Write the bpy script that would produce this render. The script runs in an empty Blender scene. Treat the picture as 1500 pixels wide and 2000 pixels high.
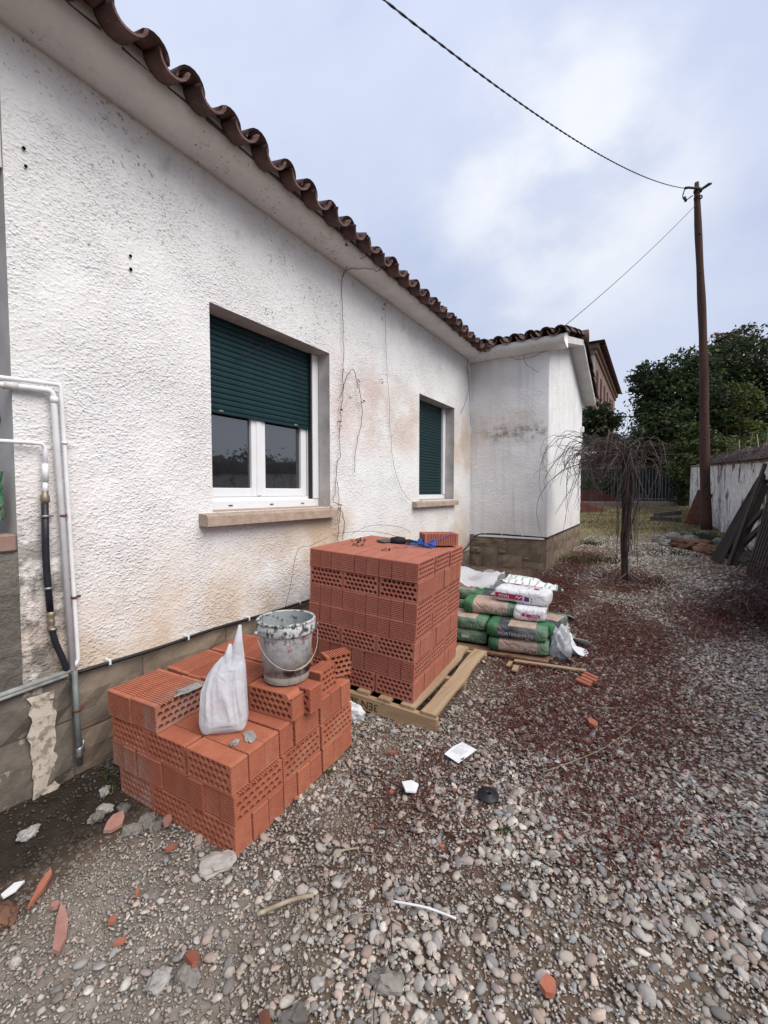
import bpy, math, random
import numpy as np
from mathutils import Vector, Matrix
R_ = math.radians
random.seed(7); rng = np.random.default_rng(7)
S = bpy.context.scene; C = S.collection

# ------------------------------------------------------------------ camera
cam_d = bpy.data.cameras.new('camera'); cam = bpy.data.objects.new('camera', cam_d); C.objects.link(cam); S.camera = cam
cam_d.sensor_fit = 'VERTICAL'; cam_d.sensor_height = 36.0; cam_d.sensor_width = 27.0
cam_d.lens = 36.0 * 850 / 2000; cam_d.clip_start = 0.05; cam_d.clip_end = 3000
PITCH, YAW = math.atan(39 / 850), math.atan(526 / 850)
fw = Vector((math.cos(YAW) * math.cos(PITCH), math.sin(YAW) * math.cos(PITCH), -math.sin(PITCH)))
cam.location = (0, 0, 1.5); cam.rotation_euler = fw.to_track_quat('-Z', 'Y').to_euler()

# ------------------------------------------------------------------ world, sun, exposure
SUN_AZ, SUN_EL = -98.0, 48.0        # azimuth from +X counter-clockwise
W = bpy.data.worlds.new('World'); S.world = W; W.use_nodes = True
wt = W.node_tree; wt.nodes.clear()
def wn(t, **k):
    n = wt.nodes.new(t)
    for a, b in k.items(): setattr(n, a, b)
    return n
wo = wn('ShaderNodeOutputWorld'); wb = wn('ShaderNodeBackground'); wt.links.new(wb.outputs[0], wo.inputs[0])
sky = wn('ShaderNodeTexSky', sky_type='NISHITA', sun_disc=False)
sky.sun_elevation = R_(SUN_EL); sky.sun_rotation = R_(90 - SUN_AZ); sky.air_density = 1.0; sky.dust_density = 2.0
tc = wn('ShaderNodeTexCoord')
mp = wn('ShaderNodeMapping'); mp.inputs['Scale'].default_value = (1, 1, 1.6); wt.links.new(tc.outputs['Generated'], mp.inputs[0])
nz = wn('ShaderNodeTexNoise'); nz.inputs['Scale'].default_value = 1.7; nz.inputs['Detail'].default_value = 7; nz.inputs['Roughness'].default_value = .55; nz.inputs['Distortion'].default_value = .35
wt.links.new(mp.outputs[0], nz.inputs['Vector'])
cr = wn('ShaderNodeValToRGB'); wt.links.new(nz.outputs[0], cr.inputs[0])
e = cr.color_ramp.elements
e[0].position = .30; e[0].color = (3.05, 3.5, 4.7, 1)
e[1].position = .72; e[1].color = (4.2, 4.55, 5.45, 1)
m_ = e.new(.5); m_.color = (3.7, 4.1, 5.15, 1)
# thinner cloud round the hidden sun
gd = Vector((math.cos(R_(9)) * math.cos(R_(31)), math.sin(R_(9)) * math.cos(R_(31)), math.sin(R_(31))))
dp = wn('ShaderNodeVectorMath', operation='DOT_PRODUCT'); dp.inputs[1].default_value = gd
nrm = wn('ShaderNodeVectorMath', operation='NORMALIZE'); wt.links.new(tc.outputs['Generated'], nrm.inputs[0]); 
nz2 = wn('ShaderNodeTexNoise'); nz2.inputs['Scale'].default_value = 5.0; nz2.inputs['Detail'].default_value = 6
wt.links.new(mp.outputs[0], nz2.inputs['Vector'])
dsp = wn('ShaderNodeVectorMath', operation='MULTIPLY_ADD'); dsp.inputs[1].default_value = (.16, .16, .16)
sub = wn('ShaderNodeVectorMath', operation='SUBTRACT'); sub.inputs[1].default_value = (.5, .5, .5)
wt.links.new(nz2.outputs['Color'], sub.inputs[0]); wt.links.new(sub.outputs[0], dsp.inputs[0]); wt.links.new(nrm.outputs[0], dsp.inputs[2])
nr2 = wn('ShaderNodeVectorMath', operation='NORMALIZE'); wt.links.new(dsp.outputs[0], nr2.inputs[0]); wt.links.new(nr2.outputs[0], dp.inputs[0])
mr = wn('ShaderNodeMapRange', interpolation_type='SMOOTHERSTEP'); wt.links.new(dp.outputs['Value'], mr.inputs[0])
mr.inputs[1].default_value = .952; mr.inputs[2].default_value = 1.0; mr.inputs[3].default_value = 0; mr.inputs[4].default_value = .8
gl = wn('ShaderNodeMixRGB', blend_type='MIX'); gl.inputs[2].default_value = (5.6, 5.7, 5.9, 1)
cm = wn('ShaderNodeMapRange', interpolation_type='SMOOTHSTEP'); wt.links.new(nz2.outputs[0], cm.inputs[0]); cm.inputs[1].default_value = .36; cm.inputs[2].default_value = .66; cm.inputs[3].default_value = .25; cm.inputs[4].default_value = 1.0
gm = wn('ShaderNodeMath', operation='MULTIPLY'); wt.links.new(mr.outputs[0], gm.inputs[0]); wt.links.new(cm.outputs[0], gm.inputs[1]); wt.links.new(gm.outputs[0], gl.inputs[0]); wt.links.new(cr.outputs[0], gl.inputs[1])
# overcast: brighter towards the zenith
sx = wn('ShaderNodeSeparateXYZ'); wt.links.new(nrm.outputs[0], sx.inputs[0])
mz = wn('ShaderNodeMapRange'); wt.links.new(sx.outputs[2], mz.inputs[0])
mz.inputs[1].default_value = 0; mz.inputs[2].default_value = 1; mz.inputs[3].default_value = .95; mz.inputs[4].default_value = 1.25
ml = wn('ShaderNodeVectorMath', operation='SCALE'); wt.links.new(gl.outputs[0], ml.inputs[0]); wt.links.new(mz.outputs[0], ml.inputs['Scale'])
mx = wn('ShaderNodeMixRGB', blend_type='MIX'); mx.inputs[0].default_value = .93
wt.links.new(sky.outputs[0], mx.inputs[1]); wt.links.new(ml.outputs[0], mx.inputs[2])
wt.links.new(mx.outputs[0], wb.inputs[0]); wb.inputs[1].default_value = .075
sd = bpy.data.lights.new('sun', 'SUN'); sd.energy = 1.5; sd.angle = R_(50); sd.color = (1, .94, .86)
sun = bpy.data.objects.new('sun', sd); C.objects.link(sun)
sv = Vector((math.cos(R_(SUN_AZ)) * math.cos(R_(SUN_EL)), math.sin(R_(SUN_AZ)) * math.cos(R_(SUN_EL)), math.sin(R_(SUN_EL))))
sun.rotation_euler = sv.to_track_quat('Z', 'Y').to_euler(); sun.location = (0, -5, 12)
S.view_settings.view_transform = 'Standard'; S.view_settings.look = 'None'; S.view_settings.exposure = 1.14; S.view_settings.gamma = 1
S.cycles.max_bounces = 6; S.cycles.diffuse_bounces = 3; S.cycles.glossy_bounces = 3; S.cycles.transmission_bounces = 4; S.cycles.transparent_max_bounces = 6
try: S.cycles.use_denoising = True
except Exception: pass

# ------------------------------------------------------------------ materials
class N:
    def __init__(s, name):
        s.m = bpy.data.materials.new(name); s.m.use_nodes = True; s.t = s.m.node_tree
        s.b = s.t.nodes['Principled BSDF']; s.tc = None
    def n(s, t, **k):
        x = s.t.nodes.new(t)
        for a, b in k.items():
            if a.startswith('i_'):
                key = a[2:].replace('_', ' ')
                x.inputs[key].default_value = b
            else: setattr(x, a, b)
        return x
    def l(s, a, b): s.t.links.new(a, b); return b
    def obj(s):
        if not s.tc: s.tc = s.n('ShaderNodeTexCoord')
        return s.tc.outputs['Object']
    def noise(s, scale, detail=4, rough=.55, vec=None, dist=0):
        x = s.n('ShaderNodeTexNoise'); x.inputs['Scale'].default_value = scale; x.inputs['Detail'].default_value = detail
        x.inputs['Roughness'].default_value = rough; x.inputs['Distortion'].default_value = dist
        s.l(vec if vec is not None else s.obj(), x.inputs['Vector']); return x.outputs[0]
    def ramp(s, fac, stops):
        x = s.n('ShaderNodeValToRGB'); s.l(fac, x.inputs[0]); el = x.color_ramp.elements
        while len(el) < len(stops): el.new(.5)
        for q, (p, c) in zip(el, stops):
            q.position = p; q.color = (c, c, c, 1) if not hasattr(c, '__len__') else (*c, 1)
        return x.outputs[0]
    def mix(s, fac, a, b, mode='MIX'):
        x = s.n('ShaderNodeMixRGB', blend_type=mode)
        for i, v in ((0, fac), (1, a), (2, b)):
            if hasattr(v, 'is_linked'): s.l(v, x.inputs[i])
            elif i == 0: x.inputs[0].default_value = v
            else: x.inputs[i].default_value = (*v, 1)
        return x.outputs[0]
    def math(s, op, a, b=None):
        x = s.n('ShaderNodeMath', operation=op)
        for i, v in ((0, a), (1, b)):
            if v is None: continue
            if hasattr(v, 'is_linked'): s.l(v, x.inputs[i])
            else: x.inputs[i].default_value = v
        return x.outputs[0]
    def mapr(s, v, a, b, c=0, d=1, smooth=True):
        x = s.n('ShaderNodeMapRange')
        if smooth: x.interpolation_type = 'SMOOTHSTEP'
        s.l(v, x.inputs[0])
        for i, q in enumerate((a, b, c, d)): x.inputs[i + 1].default_value = q
        return x.outputs[0]
    def xyz(s, vec=None):
        x = s.n('ShaderNodeSeparateXYZ'); s.l(vec if vec is not None else s.obj(), x.inputs[0]); return x.outputs
    def color(s, c):
        if hasattr(c, 'is_linked'): s.l(c, s.b.inputs['Base Color'])
        else: s.b.inputs['Base Color'].default_value = (*c, 1)
    def rough(s, r, spec=.3):
        s.b.inputs['Roughness'].default_value = r; s.b.inputs['Specular IOR Level'].default_value = spec
    def bump(s, h, strength=.5, dist=.01):
        x = s.n('ShaderNodeBump'); x.inputs['Strength'].default_value = strength; x.inputs['Distance'].default_value = dist
        s.l(h, x.inputs['Height'])
        s.l(x.outputs[0], s.b.inputs['Normal']); return x
    def rnd(s):
        x = s.n('ShaderNodeObjectInfo'); return x.outputs['Random']
M = {}
def simple(name, c1, c2=None, scale=8, rough=.8, spec=.25, bump=0, bscale=60, metal=0, rndamt=0, bdist=.004):
    k = N(name); c2 = c2 or tuple(x * .7 for x in c1)
    col = k.mix(k.ramp(k.noise(scale, 6), [(.32, 0), (.68, 1)]), c2, c1)
    if rndamt:
        f = k.mapr(k.rnd(), 0, 1, 1 - rndamt, 1 + rndamt, False)
        x = k.n('ShaderNodeVectorMath', operation='SCALE'); k.l(col, x.inputs[0]); k.l(f, x.inputs['Scale']); col = x.outputs[0]
    k.color(col); k.rough(rough, spec)
    if metal: k.b.inputs['Metallic'].default_value = metal
    if bump: k.bump(k.noise(bscale, 5), bump, bdist)
    M[name] = k.m; return k

# white rough-cast render with its stains
k = N('stucco'); o = k.xyz()
base = k.mix(k.ramp(k.noise(1.2, 5), [(.35, 0), (.7, 1)]), (.80, .79, .775), (.87, .862, .85))
n1 = k.noise(2.2, 6, .6); n2 = k.noise(7, 6, .65)
low = k.math('MULTIPLY', k.mapr(o[2], .45, 1.45, 1, 0), k.ramp(n1, [(.34, 0), (.58, 1)]))
base = k.mix(k.math('MULTIPLY', low, .8), base, (.60, .44, .29))
# tan stains between the windows, on the far bay and the annex
def blob(cx, cz, rx, rz, amt, col, base, nn, lo=.35, hi=.6, cy=None, ry=None):
    a = k.math('DIVIDE', k.math('SUBTRACT', o[0] if cy is None else o[1], cx if cy is None else cy), rx if cy is None else ry); b = k.math('DIVIDE', k.math('SUBTRACT', o[2], cz), rz)
    d = k.math('ADD', k.math('MULTIPLY', a, a), k.math('MULTIPLY', b, b))
    m = k.math('MULTIPLY', k.mapr(d, 0, 1.0, 1, 0), k.ramp(nn, [(lo, 0), (hi, 1)]))
    return k.mix(k.math('MULTIPLY', m, amt), base, col)
base = blob(4.3, 2.35, 1.4, .6, .75, (.62, .50, .40), base, n1)
base = blob(3.6, 2.45, .9, .7, .6, (.68, .55, .52), base, n1)
base = blob(6.6, 2.3, .9, .65, .8, (.58, .43, .31), base, n1, .3, .6)
base = blob(3.0, 1.05, .8, .6, .8, (.62, .44, .28), base, n1)
base = blob(6.3, 1.1, .5, .6, .5, (.64, .52, .40), base, n1)
base = blob(1.0, 1.2, .3, .8, .4, (.72, .60, .55), base, n1, .3, .6)
base = blob(.9, .85, .20, .62, 1.0, (.20, .18, .155), base, n2, .40, .52)
gap = k.mapr(o[0], 6.85, 6.9, 0, 1)
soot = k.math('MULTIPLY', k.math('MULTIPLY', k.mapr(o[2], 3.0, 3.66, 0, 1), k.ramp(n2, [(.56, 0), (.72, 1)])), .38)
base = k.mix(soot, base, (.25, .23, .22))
st2 = k.n('ShaderNodeMapping'); st2.inputs['Scale'].default_value = (5, 5, .5); k.l(k.obj(), st2.inputs[0])
streak = k.ramp(k.noise(1.6, 5, .6, st2.outputs[0]), [(.52, 0), (.72, 1)])
base = k.mix(k.math('MULTIPLY', streak, .09), base, (.45, .43, .41))
sp = k.math('MULTIPLY', k.ramp(k.noise(48, 2), [(.62, 0), (.69, 1)]), k.ramp(k.noise(1.7, 4, .6), [(.42, .1), (.62, 1)]))
base = k.mix(k.math('MULTIPLY', sp, k.mapr(o[2], 1.8, 3.6, .05, .85)), base, (.16, .15, .14))
def cast_bump(k):
    mp_ = k.n('ShaderNodeMapping'); mp_.inputs['Rotation'].default_value = (0, R_(14), 0); mp_.inputs['Scale'].default_value = (1, 1, 1.35); k.l(k.obj(), mp_.inputs[0])
    vo = k.n('ShaderNodeTexVoronoi', feature='SMOOTH_F1'); vo.inputs['Scale'].default_value = 52; vo.inputs['Smoothness'].default_value = .35; wv = k.n('ShaderNodeVectorMath', operation='MULTIPLY_ADD'); wv.inputs[1].default_value = (.02, .02, .02); nv_ = k.n('ShaderNodeTexNoise'); nv_.inputs['Scale'].default_value = 40; k.l(k.obj(), nv_.inputs['Vector']); k.l(nv_.outputs['Color'], wv.inputs[0]); k.l(mp_.outputs[0], wv.inputs[2]); k.l(wv.outputs[0], vo.inputs['Vector'])
    a = k.math('MULTIPLY', k.ramp(vo.outputs['Distance'], [(.15, 1), (.75, 0)]), k.ramp(k.noise(30, 3, .6, mp_.outputs[0]), [(.36, 0), (.60, 1)])); b = k.noise(120, 4, .7); c_ = k.noise(17, 3, .6)
    amt = k.ramp(k.noise(2.6, 4, .6), [(.35, .35), (.65, 1)])
    h = k.math('ADD', k.math('MULTIPLY', k.math('ADD', k.math('MULTIPLY', a, .55), k.math('MULTIPLY', b, .5)), amt), k.math('MULTIPLY', c_, .3)); k.bump(h, 1.0, .015)
k.color(base); k.rough(.95, .1); cast_bump(k); M['stucco'] = k.m
# annex uses the same coat with a grey mildew band
k = N('stucco_annex'); o = k.xyz()
n1 = k.noise(2.4, 6, .6); n2 = k.noise(9, 6, .65)
base = k.mix(k.ramp(n1, [(.35, 0), (.7, 1)]), (.82, .808, .792), (.88, .87, .855))
band = k.math('MULTIPLY', k.math('MULTIPLY', k.mapr(o[2], 2.15, 2.5, 0, 1), k.mapr(o[2], 2.9, 2.55, 0, 1)), k.ramp(n1, [(.34, 0), (.6, 1)]))
base = k.mix(k.math('MULTIPLY', band, k.mapr(o[1], 1.38, 1.7, 0, .85)), base, (.60, .48, .37))
band2 = k.math('MULTIPLY', k.math('MULTIPLY', k.mapr(o[2], 2.22, 2.42, 0, 1), k.mapr(o[2], 2.62, 2.45, 0, 1)), k.ramp(n2, [(.42, 0), (.56, 1)]))
base = k.mix(k.math('MULTIPLY', band2, k.math('MULTIPLY', k.mapr(o[1], 1.36, 1.45, 0, .8), k.mapr(o[1], 2.45, 2.1, 0, 1))), base, (.22, .22, .22))
low = k.math('MULTIPLY', k.mapr(o[2], .7, 1.5, 1, 0), k.ramp(n1, [(.4, 0), (.62, 1)]))
base = k.mix(k.math('MULTIPLY', low, .4), base, (.60, .50, .42))
st2 = k.n('ShaderNodeMapping'); st2.inputs['Scale'].default_value = (6, 6, .45); k.l(k.obj(), st2.inputs[0])
base = k.mix(k.math('MULTIPLY', k.ramp(k.noise(1.8, 5, .6, st2.outputs[0]), [(.48, 0), (.7, 1)]), .3), base, (.42, .41, .40))
k.color(base); k.rough(.95, .1); cast_bump(k); M['stucco_annex'] = k.m
# smooth eave plaster
k = N('eave_plaster'); n1 = k.noise(3, 6, .6)
base = k.mix(k.ramp(n1, [(.35, 0), (.68, 1)]), (.70, .68, .66), (.82, .80, .78))
sp = k.ramp(k.noise(38, 3), [(.62, 0), (.70, 1)]); big = k.ramp(k.noise(2.0, 4), [(.45, 0), (.62, 1)])
base = k.mix(k.math('MULTIPLY', k.math('MULTIPLY', sp, big), .9), base, (.08, .07, .07))
base = k.mix(k.ramp(k.noise(8, 6, .7), [(.54, 0), (.74, .35)]), base, (.30, .28, .27))
k.color(base); k.rough(.9, .15); k.bump(k.noise(45, 5), .25, .004); M['eave_plaster'] = k.m
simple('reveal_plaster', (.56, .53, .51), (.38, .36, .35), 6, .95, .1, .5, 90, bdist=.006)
simple('smooth_plaster', (.70, .68, .66), (.54, .53, .51), 5, .9, .1, .3, 60)
k = N('mortar_infill'); n1 = k.noise(6, 6, .65)
k.color(k.mix(k.ramp(n1, [(.35, 0), (.65, 1)]), (.15, .135, .115), (.25, .23, .20))); k.rough(.95, .1); k.bump(k.noise(20, 7, .7), 1.0, .035); M['mortar_infill'] = k.m
# sandstone
k = N('sandstone'); n1 = k.noise(5, 7, .65)
c = k.mix(k.ramp(n1, [(.3, 0), (.7, 1)]), (.125, .10, .078), (.26, .21, .16))
c = k.mix(k.mapr(k.rnd(), 0, 1, 0, .35, False), c, (.30, .19, .12))
k.color(c); k.rough(.92, .12); k.bump(k.noise(30, 7, .7), .6, .012); M['sandstone'] = k.m
k = N('stained_stone'); n1 = k.noise(6, 7, .65); n2 = k.noise(13, 6, .7)
c = k.mix(k.ramp(n1, [(.3, 0), (.7, 1)]), (.085, .073, .062), (.20, .17, .14))
c = k.mix(k.ramp(n2, [(.60, 0), (.66, .8)]), c, (.38, .335, .285))
k.color(c); k.rough(.92, .12); k.bump(k.noise(30, 7, .7), .6, .014); M['stained_stone'] = k.m
simple('joint_mortar', (.20, .172, .14), (.12, .10, .085), 20, .95, .1, .4, 60)
k = N('flaking_paint'); n2 = k.noise(30, 6, .7)
k.color(k.mix(k.ramp(n2, [(.50, 0), (.60, 1)]), (.52, .46, .38), (.27, .22, .175))); k.rough(.9, .1); k.bump(n2, .6, .006); M['flaking_paint'] = k.m
# roof tiles
k = N('roof_tile'); n1 = k.noise(9, 6, .65)
c = k.mix(k.ramp(n1, [(.3, 0), (.7, 1)]), (.085, .056, .052), (.175, .098, .084))
c = k.mix(k.mapr(k.rnd(), 0, 1, 0, .5, False), c, (.07, .050, .050))
c = k.mix(k.ramp(k.noise(22, 4), [(.62, 0), (.74, .7)]), c, (.20, .185, .17))
k.color(c); k.rough(.9, .15); k.bump(k.noise(60, 5), .4, .005); M['roof_tile'] = k.m
# perforated brick
k = N('brick_clay'); n1 = k.noise(14, 6, .6)
c = k.mix(k.ramp(n1, [(.3, 0), (.7, 1)]), (.37, .120, .068), (.49, .178, .104))
c = k.mix(k.mapr(k.rnd(), 0, 1, 0, .75, False), c, (.33, .098, .060))
c = k.mix(k.math('MULTIPLY', k.ramp(k.noise(4.5, 5, .65), [(.50, 0), (.70, .5)]), k.mapr(k.math('FRACT', k.math('MULTIPLY', k.rnd(), 7.3)), 0, 1, .1, 1, False)), c, (.48, .27, .19))
c = k.mix(k.math('MULTIPLY', k.ramp(k.noise(26, 5, .7), [(.60, 0), (.76, 1)]), .5), c, (.46, .33, .27))
k.color(c); k.rough(.85, .2); k.bump(k.noise(140, 4), .25, .002); M['brick_clay'] = k.m
k = N('brick_dusty'); n1 = k.noise(9, 6, .6)
c = k.mix(k.ramp(n1, [(.3, 0), (.7, 1)]), (.33, .125, .082), (.42, .185, .125))
c = k.mix(k.ramp(k.noise(7, 5, .7), [(.45, 0), (.65, .6)]), c, (.40, .29, .26))
k.color(c); k.rough(.9, .15); k.bump(k.noise(120, 4), .25, .002); M['brick_dusty'] = k.m
k = N('brick_pale'); n1 = k.noise(12, 6, .6)
c = k.mix(k.ramp(n1, [(.3, 0), (.7, 1)]), (.37, .130, .088), (.47, .180, .124))
c = k.mix(k.mapr(k.rnd(), 0, 1, 0, .7, False), c, (.36, .125, .085))
c = k.mix(k.math('MULTIPLY', k.ramp(k.noise(5, 5, .65), [(.50, 0), (.72, .45)]), k.mapr(k.math('FRACT', k.math('MULTIPLY', k.rnd(), 9.1)), 0, 1, 0, .8, False)), c, (.50, .30, .25))
k.color(c); k.rough(.85, .2); k.bump(k.noise(140, 4), .2, .002); M['brick_pale'] = k.m
simple('mortar_red', (.32, .28, .25), (.27, .13, .09), 9, .9, .15)
simple('mortar_lump', (.36, .34, .32), (.22, .21, .20), 30, .95, .1, .6, 70)
# pine boards, grey boards
def wood(name, a, b, axis, knots=True, sc=1.0):
    k = N(name); mpn = k.n('ShaderNodeMapping'); s = [22 * sc] * 3; s[axis] = 1.4 * sc; mpn.inputs['Scale'].default_value = s
    k.l(k.obj(), mpn.inputs[0])
    n = k.noise(1.0, 6, .6, mpn.outputs[0], .8)
    c = k.mix(k.ramp(n, [(.3, 0), (.7, 1)]), b, a)
    if knots: c = k.mix(k.ramp(k.noise(7, 3), [(.64, 0), (.72, .8)]), c, tuple(x * .45 for x in b))
    c = k.mix(k.mapr(k.rnd(), 0, 1, 0, .3, False), c, b)
    k.color(c); k.rough(.8, .2); k.bump(n, .35, .003); M[name] = k.m
wood('pine_x', (.50, .38, .25), (.32, .21, .12), 0); wood('pine_y', (.50, .36, .22), (.33, .21, .12), 1)
wood('old_wood', (.115, .096, .082), (.045, .036, .032), 2); wood('board_brown', (.30, .19, .12), (.19, .11, .07), 1)
wood('pole_wood', (.10, .050, .036), (.038, .021, .018), 2, True, .7)
wood('bark', (.075, .056, .048), (.028, .021, .019), 2, False, 1.2)
simple('twig', (.15, .118, .108), (.070, .054, .050), 30, .9, .1)
simple('twig_red', (.095, .052, .050), (.045, .026, .026), 30, .9, .1)
simple('dry_stem', (.42, .35, .25), (.25, .20, .14), 30, .9, .1)
simple('pvc_white', (.80, .81, .82), (.74, .75, .76), 5, .35, .5)
simple('painted_pipe', (.84, .845, .85), (.72, .72, .72), 14, .5, .4)
simple('shutter_green', (.0040, .029, .034), (.0032, .023, .028), 6, .5, .3)
k = N('window_glass'); k.color((.014, .016, .018)); k.rough(.02, .5); k.b.inputs['IOR'].default_value = 2.3; M['window_glass'] = k.m
simple('black_rubber', (.018, .018, .020), (.012, .012, .014), 20, .5, .4)
simple('black_hose', (.020, .022, .030), (.012, .013, .018), 20, .45, .4)
simple('shade_black', (.012, .011, .010), (.008, .008, .008), 20, .95, .05)
simple('steel', (.42, .42, .41), (.26, .25, .24), 30, .45, .5, metal=.8)
simple('brass', (.34, .29, .20), (.20, .17, .12), 30, .45, .5, metal=.6)
simple('galvanised', (.22, .24, .24), (.14, .155, .15), 18, .6, .4, metal=.3)
simple('rusty_iron', (.20, .075, .045), (.09, .040, .030), 9, .85, .25, .3, 40)
simple('dark_iron', (.028, .030, .030), (.016, .017, .018), 9, .6, .3)
simple('conduit_grey', (.34, .35, .33), (.20, .20, .19), 24, .75, .25)
simple('paper_white', (.80, .81, .82), (.68, .69, .70), 9, .8, .2)
simple('paper_grey', (.60, .60, .58), (.42, .42, .40), 9, .8, .2)
simple('ink_black', (.02, .02, .022), (.02, .02, .022), 9, .7, .2)
simple('ink_white', (.78, .78, .78), (.74, .74, .74), 9, .7, .2)
simple('ink_magenta', (.42, .022, .10), (.36, .02, .09), 9, .6, .3)
simple('ink_purple', (.105, .028, .16), (.09, .022, .14), 9, .6, .3)
simple('ink_burnt', (.045, .028, .018), (.03, .02, .012), 40, .8, .2)
simple('ink_grey', (.50, .52, .52), (.42, .44, .44), 9, .7, .2)
simple('sack_green', (.055, .185, .078), (.030, .125, .050), 9, .65, .3, .75, 13, bdist=.014)
simple('sack_brown', (.47, .335, .265), (.39, .27, .21), 12, .85, .2, .75, 13, bdist=.014)
simple('sack_dark', (.060, .068, .075), (.042, .048, .054), 12, .7, .3, .75, 13, bdist=.014)
simple('sack_white', (.78, .78, .80), (.66, .66, .68), 10, .6, .3, .75, 12, bdist=.014)
for nm_ in ('sack_green', 'sack_brown', 'sack_dark', 'sack_white'):
    t_ = M[nm_].node_tree; bsdf = t_.nodes['Principled BSDF']; tcn = t_.nodes.new('ShaderNodeTexCoord'); vo = t_.nodes.new('ShaderNodeTexVoronoi'); vo.feature = 'DISTANCE_TO_EDGE'; vo.inputs['Scale'].default_value = 11
    no = t_.nodes.new('ShaderNodeTexNoise'); no.inputs['Scale'].default_value = 7; ma = t_.nodes.new('ShaderNodeVectorMath'); ma.operation = 'MULTIPLY_ADD'; ma.inputs[1].default_value = (.2, .2, .2)
    t_.links.new(tcn.outputs['Object'], no.inputs['Vector']); t_.links.new(no.outputs['Color'], ma.inputs[0]); t_.links.new(tcn.outputs['Object'], ma.inputs[2]); t_.links.new(ma.outputs[0], vo.inputs['Vector'])
    ra = t_.nodes.new('ShaderNodeValToRGB'); ra.color_ramp.elements[1].position = .16; t_.links.new(vo.outputs['Distance'], ra.inputs[0]); bu = t_.nodes.new('ShaderNodeBump'); bu.inputs['Strength'].default_value = .55; bu.inputs['Distance'].default_value = .008; t_.links.new(ra.outputs[0], bu.inputs['Height'])
    old = bsdf.inputs['Normal'].links[0].from_node; t_.links.new(bu.outputs[0], old.inputs['Normal'])
    # cement dust
    cl = bsdf.inputs['Base Color'].links[0].from_socket; du = t_.nodes.new('ShaderNodeTexNoise'); du.inputs['Scale'].default_value = 5; du.inputs['Detail'].default_value = 6; t_.links.new(tcn.outputs['Object'], du.inputs['Vector'])
    rd = t_.nodes.new('ShaderNodeValToRGB'); rd.color_ramp.elements[0].position = .45; rd.color_ramp.elements[1].position = .75; rd.color_ramp.elements[1].color = (.5, .5, .5, 1); t_.links.new(du.outputs[0], rd.inputs[0])
    mx_ = t_.nodes.new('ShaderNodeMixRGB'); mx_.inputs[2].default_value = (.42, .40, .37, 1); t_.links.new(rd.outputs[0], mx_.inputs[0]); t_.links.new(cl, mx_.inputs[1]); t_.links.new(mx_.outputs[0], bsdf.inputs['Base Color'])
simple('glove_dark', (.032, .034, .037), (.018, .019, .021), 40, .85, .2, .5, 160)
simple('trowel_grey', (.12, .12, .125), (.06, .06, .064), 60, .8, .25, .4, 120)
simple('blue_string', (.020, .17, .66), (.014, .12, .52), 30, .55, .4)
simple('orange_peel', (.62, .26, .14), (.5, .2, .1), 9, .8, .2)
k = N('thin_plastic'); k.color((.90, .90, .92)); k.rough(.22, .5)
k.b.inputs['Transmission Weight'].default_value = 0.0
vv = k.n('ShaderNodeTexVoronoi', feature='DISTANCE_TO_EDGE'); vv.inputs['Scale'].default_value = 17; nn_ = k.n('ShaderNodeTexNoise'); nn_.inputs['Scale'].default_value = 9; k.l(k.obj(), nn_.inputs['Vector'])
va = k.n('ShaderNodeVectorMath', operation='MULTIPLY_ADD'); va.inputs[1].default_value = (.12, .12, .12); k.l(nn_.outputs['Color'], va.inputs[0]); k.l(k.obj(), va.inputs[2]); k.l(va.outputs[0], vv.inputs['Vector'])
bp_ = k.bump(k.math('ADD', k.ramp(vv.outputs[0], [(0, 0), (.25, 1)]), k.noise(24, 4, .6)), .28, .005)
tr = k.n('ShaderNodeBsdfTranslucent'); tr.inputs[0].default_value = (.80, .82, .88, 1); k.l(bp_.outputs[0], tr.inputs['Normal'])
tp = k.n('ShaderNodeBsdfTransparent')
m1 = k.n('ShaderNodeMixShader'); m1.inputs[0].default_value = .38; k.l(k.b.outputs[0], m1.inputs[1]); k.l(tr.outputs[0], m1.inputs[2])
m2 = k.n('ShaderNodeMixShader'); m2.inputs[0].default_value = .20; k.l(m1.outputs[0], m2.inputs[1]); k.l(tp.outputs[0], m2.inputs[2])
k.l(m2.outputs[0], k.t.nodes['Material Output'].inputs[0]); M['thin_plastic'] = k.m
k = N('striped_plastic'); w = k.n('ShaderNodeTexWave', wave_type='BANDS', bands_direction='X'); w.inputs['Scale'].default_value = 2.4; w.inputs['Distortion'].default_value = .25
k.obj(); k.l(k.tc.outputs['UV'], w.inputs['Vector'])
k.color(k.mix(k.ramp(w.outputs[0], [(.86, 0), (.95, .75)]), (.72, .75, .74), (.12, .19, .165))); k.rough(.45, .35); M['striped_plastic'] = k.m
# mortar-splashed bucket
k = N('bucket_plastic'); o = k.xyz(); n1 = k.noise(11, 6, .65); n2 = k.noise(38, 5, .7)
c = k.mix(k.ramp(n1, [(.36, 0), (.62, 1)]), (.60, .59, .575), (.37, .365, .35))
c = k.mix(k.math('MULTIPLY', k.mapr(o[2], .06, .13, 1, 0), .75), c, (.40, .385, .33))
blk = k.math('MULTIPLY', k.ramp(n2, [(.50, 0), (.58, 1)]), k.mapr(o[2], .15, .25, .22, 1))
c = k.mix(blk, c, (.045, .05, .055))
ring = k.math('MULTIPLY', k.mapr(o[2], .035, .05, 0, 1), k.mapr(o[2], .085, .065, 0, 1))
c = k.mix(k.math('MULTIPLY', ring, k.ramp(n1, [(.42, 0), (.55, 1)])), c, (.075, .045, .055))
pk = k.math('MULTIPLY', k.math('MULTIPLY', k.mapr(o[2], .14, .17, 0, 1), k.mapr(o[2], .245, .22, 0, 1)), k.ramp(k.noise(19, 5, .7), [(.58, 0), (.64, .7)]))
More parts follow.
